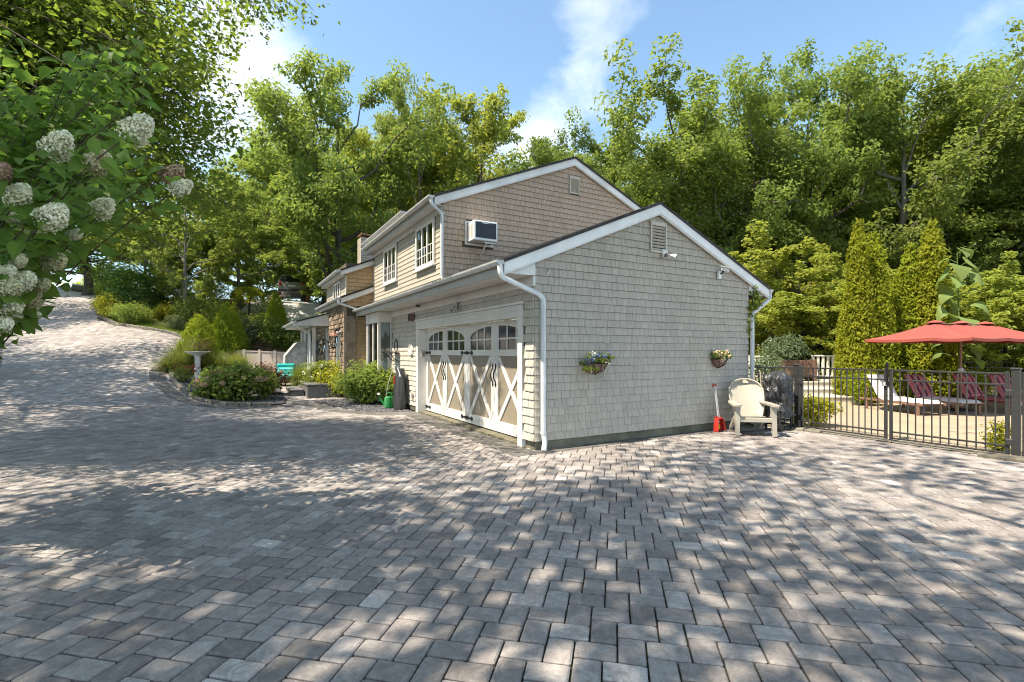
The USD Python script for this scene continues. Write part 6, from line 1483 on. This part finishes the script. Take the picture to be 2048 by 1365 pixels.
pb = at(1588, 750, 17.3); o = thing('planter_box', 'brown wooden planter box on the raised deck', 'planter', (pb[0], pb[1], .57), 0)
for i in range(3): build('plank', MB().rbox(-.62, .62, -.25, -.21, .22 + i * .175, .39 + i * .175, .006), 'planter_brown', o)
build('box', MB().rbox(-.60, .60, -.205, .25, .24, .72), 'planter_brown', o)
for sx in (-.6, .6): build('leg', MB().rbox(sx - .05, sx + .05, -.27, .27, 0, .76, .006), 'planter_brown', o)
shrub('planter_shrub', 'grey green leafy shrub growing out of the brown planter box', (pb[0] - .3, pb[1] + .05, 1.22), .95, .5, .9, 3000, .09, 'leaf_blue', 621)
shrub('deck_shrub', 'leafy shrub left of the planter box, behind the barbecue', on(1530, 15.0), .6, .5, 1.5, 2200, .09, 'leaf_blue', 623)
# columnar evergreens
av = thing('columnar_evergreen', 'tallest columnar evergreen, left one behind the red umbrella', 'conifer', on(1716, 15.6), 0, 'columnar evergreens beside the umbrella', scale=(.86, .86, 1.0))
build('trunk', MB().tube([(0, 0, 0), (0, 0, 5)], [.10, .02], 7), 'bark', av); build('crown', cone_tree(.62, 5.75, 17000, .115, 701, .55, .55, 46, up=.35), 'leaf_arbor', av, tone=True)
ga = 'columnar evergreens beside the umbrella'
for u, Y, vt, sx, lab in [(1748, 15.9, 470, 1.05, 'second columnar evergreen from the left, a little shorter'), (1690, 16.0, 610, .55, 'low round topped evergreen at the left foot of the tall one'), (1820, 16.3, 492, 1.0, 'columnar evergreen left of the dark gap end, middle of the row'), (1862, 15.9, 446, 1.1, 'columnar evergreen nearest to the big leaved sapling'), (1790, 16.5, 560, .8, 'narrow shorter columnar evergreen in the middle of the row')]:
    h_ = CAMH + (VH - vt) / FP * Y; dup(av, lab, on(u, Y), u % 360, (sx, sx, h_ / 5.75), ga)
shrub('terrace_bush', 'rounded green bush in front of the evergreens beside the white lounger', on(1728, 14.6), .5, .45, 1.0, 2400, .07, 'leaf_arbor', 631)
shrub('terrace_bush', 'yellow bush between the striped loungers', on(1940, 15.4), .6, .5, 1.0, 2200, .09, 'leaf_lime', 633)
# sapling with very large leaves
sp = thing('big_leaved_sapling', 'young tree with very large pale heart shaped leaves beside the evergreens', 'sapling', on(1916, 14.9))
hS = CAMH + (VH - 505) / FP * 14.9
build('stem', MB().tube([(0, 0, 0), (.04, 0, hS * .5), (0, .03, hS)], [.032, .025, .012], 7), 'leaf_big', sp, tone=True)
r_ = np.random.default_rng(12)
def bigleaf(base, d, s, droop):
    """heart shaped blade, gently folded and drooping"""
    d = unit(np.array([d[0], d[1], 0.0])); rl = r_.uniform(.2, .9) * (1 if d[0] > 0 else -1); sd = np.array([-d[1] * math.cos(rl), d[0] * math.cos(rl), math.sin(rl)]); rows = []
    prof = [(0, .03), (.04, .42), (.14, .60), (.30, .62), (.50, .53), (.70, .36), (.88, .16), (1.0, .005)]
    for q, w in prof:
        c = base + d * (q - .08) * s * (1 - .25 * droop * q) + np.array([0, 0, 1]) * s * (.10 * math.sin(q * 3) - droop * q * q * .75)
        rows.append([c + sd * w * s * k_ + np.array([0, 0, 1]) * s * (.12 * abs(k_) * w - .10 * k_ * k_ * w + r_.normal(0, .008)) for k_ in (-1, -.5, 0, .5, 1)])
    V = np.array(rows).reshape(-1, 3); F = [(j*5 + i, j*5 + i + 1, (j+1)*5 + i + 1, (j+1)*5 + i) for j in range(7) for i in range(4)]
    return MB().add(V, F, r_.uniform(.5, 1))
for k in range(24):
    z = hS * (.28 + .72 * k / 23); a = k * 2.2 + r_.normal(0, .2); L_ = .26 + .14 * (1 - k / 23); d = (math.cos(a), math.sin(a)); e = np.array([d[0] * L_, d[1] * L_, z + .12])
    lf = build('leaf', bigleaf(e, d, r_.uniform(.36, .52) * (1 - .25 * (k > 20)), r_.uniform(.9, 1.6)), 'leaf_big', sp, smooth=True, tone=True)
    build('leaf_stalk', MB().tube([(0, 0, z - .05), (e[0] * .6, e[1] * .6, z + .08), e], .011, 5), 'leaf_big', lf, tone=True)
# sun loungers
def lounger(label, loc, rot, back_m, seat_m, first=None):
    t = thing('sun_lounger', label, 'sun lounger', loc, rot, None)                   # head at +y, foot at -y
    for s in (-1, 1):
        build('side_rail', MB().rbox(s * .31 - .02, s * .31 + .02, -1.0, .95, .24, .30, .006), 'pole_bronze', t)
        for y in (-.85, .70): build('leg', MB().rbox(s * .30 - .025, s * .30 + .025, y - .03, y + .03, 0, .24, .005), 'pole_bronze', t)
        build('backrest_support', MB().bar((s * .25, .80, .27), (s * .25, .72, .62), .03, .03), 'pole_bronze', t)
    sl = [build('slat', MB().rbox(-.29, .29, -.98 + i * .13, -.88 + i * .13, .285, .305, .004), 'pole_bronze', t) for i in range(10)]
    a = math.radians(58)
    [build('backrest_frame', MB().bar((s * .28, .30, .31), (s * .28, .30 + .72 * math.cos(a), .31 + .72 * math.sin(a)), .04, .03), 'pole_bronze', t) for s in (-1, 1)]
    def cushion(nm, p0, p1, m_):
        p0, p1 = np.array(p0), np.array(p1); L_ = np.linalg.norm(p1 - p0); d = (p1 - p0) / L_; n_ = np.array([-d[1], d[0]]); n_ = n_ if n_[1] > 0 else -n_
        nu, nv = 9, 12; V = []
        for j in range(nv + 1):
            f = j / nv
            for i in range(nu + 1):
                g = i / nu; x = -.31 + .62 * g; hgt = .07 * (max(0, 1 - abs(2*g - 1) ** 6)) ** .4 * (max(0, 1 - abs(2*f - 1) ** 8)) ** .4 + .006 * math.sin(f * 18)
                q = p0 + d * L_ * f + n_ * hgt; V.append((x, q[0], q[1]))
        F = [(j*(nu+1) + i, j*(nu+1) + i + 1, (j+1)*(nu+1) + i + 1, (j+1)*(nu+1) + i) for j in range(nv) for i in range(nu)]
        n0 = len(V); B0 = [(-.31, *p0), (.31, *p0), (.31, *p1), (-.31, *p1)]
        build(nm, MB().add(V, F).add(B0, [(3, 2, 1, 0)]), m_, t, smooth=40)
    cushion('seat_cushion', (-.98, .306), (.30, .306), seat_m); cushion('back_cushion', (.30, .32), (.30 + .74 * math.cos(a), .32 + .74 * math.sin(a)), back_m)
    return t
lounger('sun lounger with a plain white cushion, nearest to the gate joint', (10.35, 13.05, .01), 6, 'cushion_white', 'cushion_white')
lounger('sun lounger with striped back and white towel over its seat, second from the left', (11.45, 13.15, .01), 4, 'stripes', 'cushion_white')
lounger('all striped sun lounger right of the umbrella pole', (12.85, 13.2, .01), 4, 'stripes', 'stripes')
lounger('all striped sun lounger at the right post, second from the edge', (13.85, 13.2, .01), 2, 'stripes', 'stripes')
lounger('striped sun lounger cut by the right edge of the picture', (14.85, 13.1, .01), 2, 'stripes', 'stripes')
# triple umbrella
um = thing('red_umbrella', 'long red triple topped umbrella over the loungers', 'umbrella', (12.15, 13.2, 0), 17)
ZH, ZR, SPC, L_, W_ = 2.40, 1.94, .98, 2.35, 1.28
build('pole', MB().tube([(0, 0, 0.05), (0, 0, ZH)], .027, 12), 'pole_bronze', um)
build('crank', MB().rbox(-.05, .05, -.05, .05, 1.05, 1.17, .02).tube([(0, -.05, 1.11), (0, -.10, 1.11), (.0, -.10, 1.04)], .012, 6), 'metal_grey', um); build('base_plate', MB().lathe([(0, 0), (.28, 0), (.28, .05), (.08, .08), (0, .08)], 20), 'cart_dark', um)
rimpts = [(-L_, -W_ * .62), (-L_ + .55, -W_), (-SPC * .5, -W_), (SPC * .5, -W_), (L_ - .55, -W_), (L_, -W_ * .62), (L_, W_ * .62), (L_ - .55, W_), (SPC * .5, W_), (-SPC * .5, W_), (-L_ + .55, W_), (-L_, W_ * .62)]
hubs = [(-SPC, 0), (0, 0), (SPC, 0)]; owner = [0, 0, None, None, 2, 2, 2, 2, None, None, 0, 0]
def hang(a, b, n=5):                                                            # a rib-to-rim line with a slight belly
    a, b = np.array(a), np.array(b); q = np.linspace(0, 1, n + 1)[:, None]; p = a * (1 - q) + b * q; p[:, 2] -= .05 * np.sin(q[:, 0] * PI); return p
def cloth(hub, r0, r1, nm='canopy_panel'):
    h = np.array([*hub, ZH]); a, b = hang(h, (*r0, ZR)), hang(h, (*r1, ZR)); n = 5; V = []; K_ = 6
    for i in range(n + 1):
        for k in range(K_ + 1):
            g = k / K_; p = a[i] * (1 - g) + b[i] * g; p[2] -= .05 * math.sin(g * PI) * (i / n) * .6; V.append(p)
    V = np.array(V); V = np.vstack([V, V[-(K_+1):] + np.array([0, 0, -.07])])
    F = [(i*(K_+1) + k, i*(K_+1) + k + 1, (i+1)*(K_+1) + k + 1, (i+1)*(K_+1) + k) for i in range(n + 1) for k in range(K_)]
    build(nm, MB().add(V, F), 'umbrella_red', um, smooth=50)
def tri_cloth(h1, h2, r0): 
    A_, B_, C_ = np.array([*h1, ZH]), np.array([*h2, ZH]), np.array([*r0, ZR]); 
    V = []; n = 5
    for i in range(n + 1):
        for k in range(i + 1):
            f = i / n; p = C_ * (1 - f) + (A_ * (1 - (k / i if i else 0)) + B_ * (k / i if i else 0)) * f; p[2] -= .05 * math.sin(f * PI) + .10 * f * math.sin((k / i if i else 0) * PI); V.append(p)
    F = []; idx = lambda i, k: i * (i + 1) // 2 + k
    for i in range(n):
        for k in range(i + 1):
            F.append((idx(i, k), idx(i+1, k), idx(i+1, k+1)))
            if k < i: F.append((idx(i, k), idx(i+1, k+1), idx(i, k+1)))
    build('canopy_panel', MB().add(V, F), 'umbrella_red', um, smooth=50)
R = rimpts
for i, j, hb in [(0, 1, 0), (1, 2, 0), (2, 3, 1), (3, 4, 2), (4, 5, 2), (5, 6, 2), (6, 7, 2), (7, 8, 2), (8, 9, 1), (9, 10, 0), (10, 11, 0), (11, 0, 0)]: cloth(hubs[hb], R[i], R[j])
tri_cloth(hubs[0], hubs[1], R[2]); tri_cloth(hubs[1], hubs[2], R[3]); tri_cloth(hubs[2], hubs[1], R[8]); tri_cloth(hubs[1], hubs[0], R[9])
for hb in hubs: build('vent_cap', MB().lathe([(.25, ZH - .065), (.18, ZH - .045), (.09, ZH - .012), (0, ZH + .012)], 8, (hb[0], hb[1], .03)), 'umbrella_red', um)
for i, hb in [(0, 0), (1, 0), (2, 1), (3, 1), (4, 2), (5, 2), (6, 2), (7, 2), (8, 1), (9, 1), (10, 0), (11, 0)]:
    build('rib', MB().tube(hang((*hubs[hb], ZH - .03), (*R[i], ZR - .03)), .010, 5), 'pole_bronze', um)
build('ridge_bar', MB().tube([(-SPC, 0, ZH - .05), (SPC, 0, ZH - .05)], .016, 6), 'pole_bronze', um)
# dark rail behind the loungers
q = at(1945, 735, 15.2); fence_panel('pool_fence', 'dark metal rail fence behind the striped loungers', 'fence', (q[0], q[1] + .3), 0, 0, 1.6, n=8)
# ivy at the garage corner
iv = thing('ivy', 'ivy climbing the right corner of the gable under the eave', 'ivy', H(5.55, -.02, 0), HROT)
m = MB(); r_ = np.random.default_rng(9); n_ = 46; C_ = np.c_[r_.normal(.02, .07, n_), r_.normal(-.03, .03, n_), r_.uniform(2.05, 3.05, n_)]; C_[:, 0] += (C_[:, 2] > 2.6) * .10
clumps(m, C_, np.full(n_, .07), 16, .065, r_, .3, .5, np.array([0, .5, 2.5]), .5); build('foliage', m, 'leaf_tree', iv, tone=True); build('stem', MB().tube([(.0, 0, 0.0), (.03, -.0, 1.2), (.0, -.01, 2.2), (.06, -.02, 2.95)], .010, 5), 'bark', iv)

# ------------------------------------------------------------------ the tree hydrangea close to the viewer at the left
hy = thing('tall_hydrangea', 'tall white panicle hydrangea arching into the left of the picture', 'shrub', (-5.1, 3.9, T1(-5.1, 3.9)))
r_ = np.random.default_rng(77); org = np.array([-5.1, 3.9, T1(-5.1, 3.9)])
heads = [(275, 258, 2.75, .105, 'flower_white'), (118, 290, 2.9, .105, 'flower_white'), (195, 326, 2.95, .10, 'flower_faded'), (38, 390, 3.0, .095, 'flower_white'), (108, 432, 3.0, .11, 'flower_white'), (206, 416, 3.3, .095, 'flower_white'),
         (88, 456, 3.2, .06, 'flower_white'), (364, 376, 3.4, .08, 'flower_white'), (346, 348, 3.5, .09, 'flower_pink'), (38, 437, 3.4, .075, 'flower_faded'), (48, 465, 3.6, .07, 'flower_faded'), (4, 345, 2.9, .07, 'flower_pink'), (110, 525, 4.2, .10, 'flower_faded'),
         (48, 560, 4.0, .10, 'flower_white'), (20, 575, 3.8, .09, 'flower_faded'), (58, 592, 4.3, .11, 'flower_faded'), (22, 612, 4.2, .11, 'flower_white'), (66, 606, 4.5, .09, 'flower_faded'), (30, 632, 4.5, .07, 'flower_white'), (8, 648, 4.2, .08, 'flower_white'), (40, 520, 3.9, .06, 'flower_white'), (14, 545, 3.9, .08, 'flower_white'), (84, 570, 4.2, .07, 'flower_faded'), (10, 500, 3.6, .07, 'flower_white'), (70, 632, 4.6, .05, 'flower_white'), (150, 470, 3.6, .06, 'flower_white')]
tips = [(at(u, v, Y * (.80 if v > 500 else .95)), r * (.78 if v > 500 else .80), f) for u, v, Y, r, f in heads]
extra = [(at(r_.uniform(-150, 310) , r_.uniform(70, 430), r_.uniform(3.25, 4.6)), 0, None) for _ in range(125)] + [(at(r_.uniform(-150, 40), r_.uniform(380, 640), r_.uniform(3.9, 5.2)), 0, None) for _ in range(50)]
LP, LN, LT, LS = [], [], [], []
wood = MB()
for p, r, f in tips + extra:
    p = p - org; b = np.array([r_.normal(0, .15), r_.normal(0, .15), .7]); q = np.linspace(0, 1, 9)[:, None]
    mid = b * .45 + p * .55 + np.array([0, 0, .45 + .2 * r_.uniform()]); pts_ = b * (1 - q) ** 2 + 2 * mid * q * (1 - q) + p * q * q
    wood.tube(pts_, .007 * (1 - .6 * q[:, 0]), 5)
    for w in np.linspace(.38, .98, 15):
        c = np.array([np.interp(w, q[:, 0], pts_[:, a]) for a in range(3)]); d = unit(pts_[-1] - pts_[-3]); s = unit(np.cross(d, [0, 0, 1]) + 1e-6); up_v = unit(np.cross(s, d)); rot_ = r_.uniform(0, PI)
        for sg_ in (-1, 1):
            o_ = (s * math.cos(rot_) + up_v * math.sin(rot_)) * sg_; T_ = unit(o_ * .85 + d * .5 + np.array([0, 0, -.25])); L_ = r_.uniform(.085, .16)
            LP.append(c + T_ * L_ * .55); LT.append(T_); LN.append(np.array([.1, -.35, .8]) + r_.normal(0, .4, 3)); LS.append(L_)
m = MB(); n_ = len(LP); broad_leaves(m, np.array(LP), np.array(LN), np.array(LT), np.array(LS), np.clip(r_.normal(.45, .22, n_), 0, 1), r_, .62)
build('foliage', m, 'leaf_hydrangea', hy, tone=True); build('branch', wood, 'bark', hy, smooth=True)
for p, r, f in tips:
    m = MB(); c = p - org; ax_ = unit(c - np.array([0, 0, 1.2]) + np.array([.2, -.3, -.2])); petals(m, c, r * .95, 620, .0175, r_, 1.15, cone=.45, axis=ax_); petals(m, c, r * .72, 420, .020, r_, 1.1, cone=.45, axis=ax_); build('flower_head', m, f, hy, tone=True)
# the twig that hangs into the top of the picture
tw = thing('overhead_twig', 'leafy twigs reaching down into the top edge of the sky, left of centre', 'branch', (0, 0, 0))
m = MB(); wd = MB(); r_ = np.random.default_rng(31); C_ = []
for k in range(26):
    a = at(r_.uniform(330, 470), -120, 8.2); e = at(r_.uniform(420, 628), r_.uniform(-40, 66), r_.uniform(7.6, 9.0)); q = np.linspace(0, 1, 6)[:, None]; p = a * (1 - q) + e * q + np.array([0, 0, .25]) * np.sin(q * PI)
    wd.tube(p, .012 * (1 - .7 * q[:, 0]), 4)
    for w in np.linspace(.45, 1, 8): C_.append([np.interp(w, q[:, 0], p[:, x]) for x in range(3)])
C_ = np.array(C_) + r_.normal(0, .05, (len(C_), 3)); P_l = np.repeat(C_, 7, 0) + r_.normal(0, .085, (len(C_) * 7, 3)); n_ = len(P_l)
leaves(m, P_l, r_.normal(size=(n_, 3)) * .5 + np.array([0, 0, .8]), .085 * r_.uniform(.7, 1.2, n_), np.clip(r_.normal(.4, .2, n_), 0, 1), r_, .55, .12, r_.normal(size=(n_, 3)) * .6 + np.array([.3, 0, -.6]))
build('foliage', m, 'leaf_near', tw, tone=True); build('twig', wd, 'bark', tw)
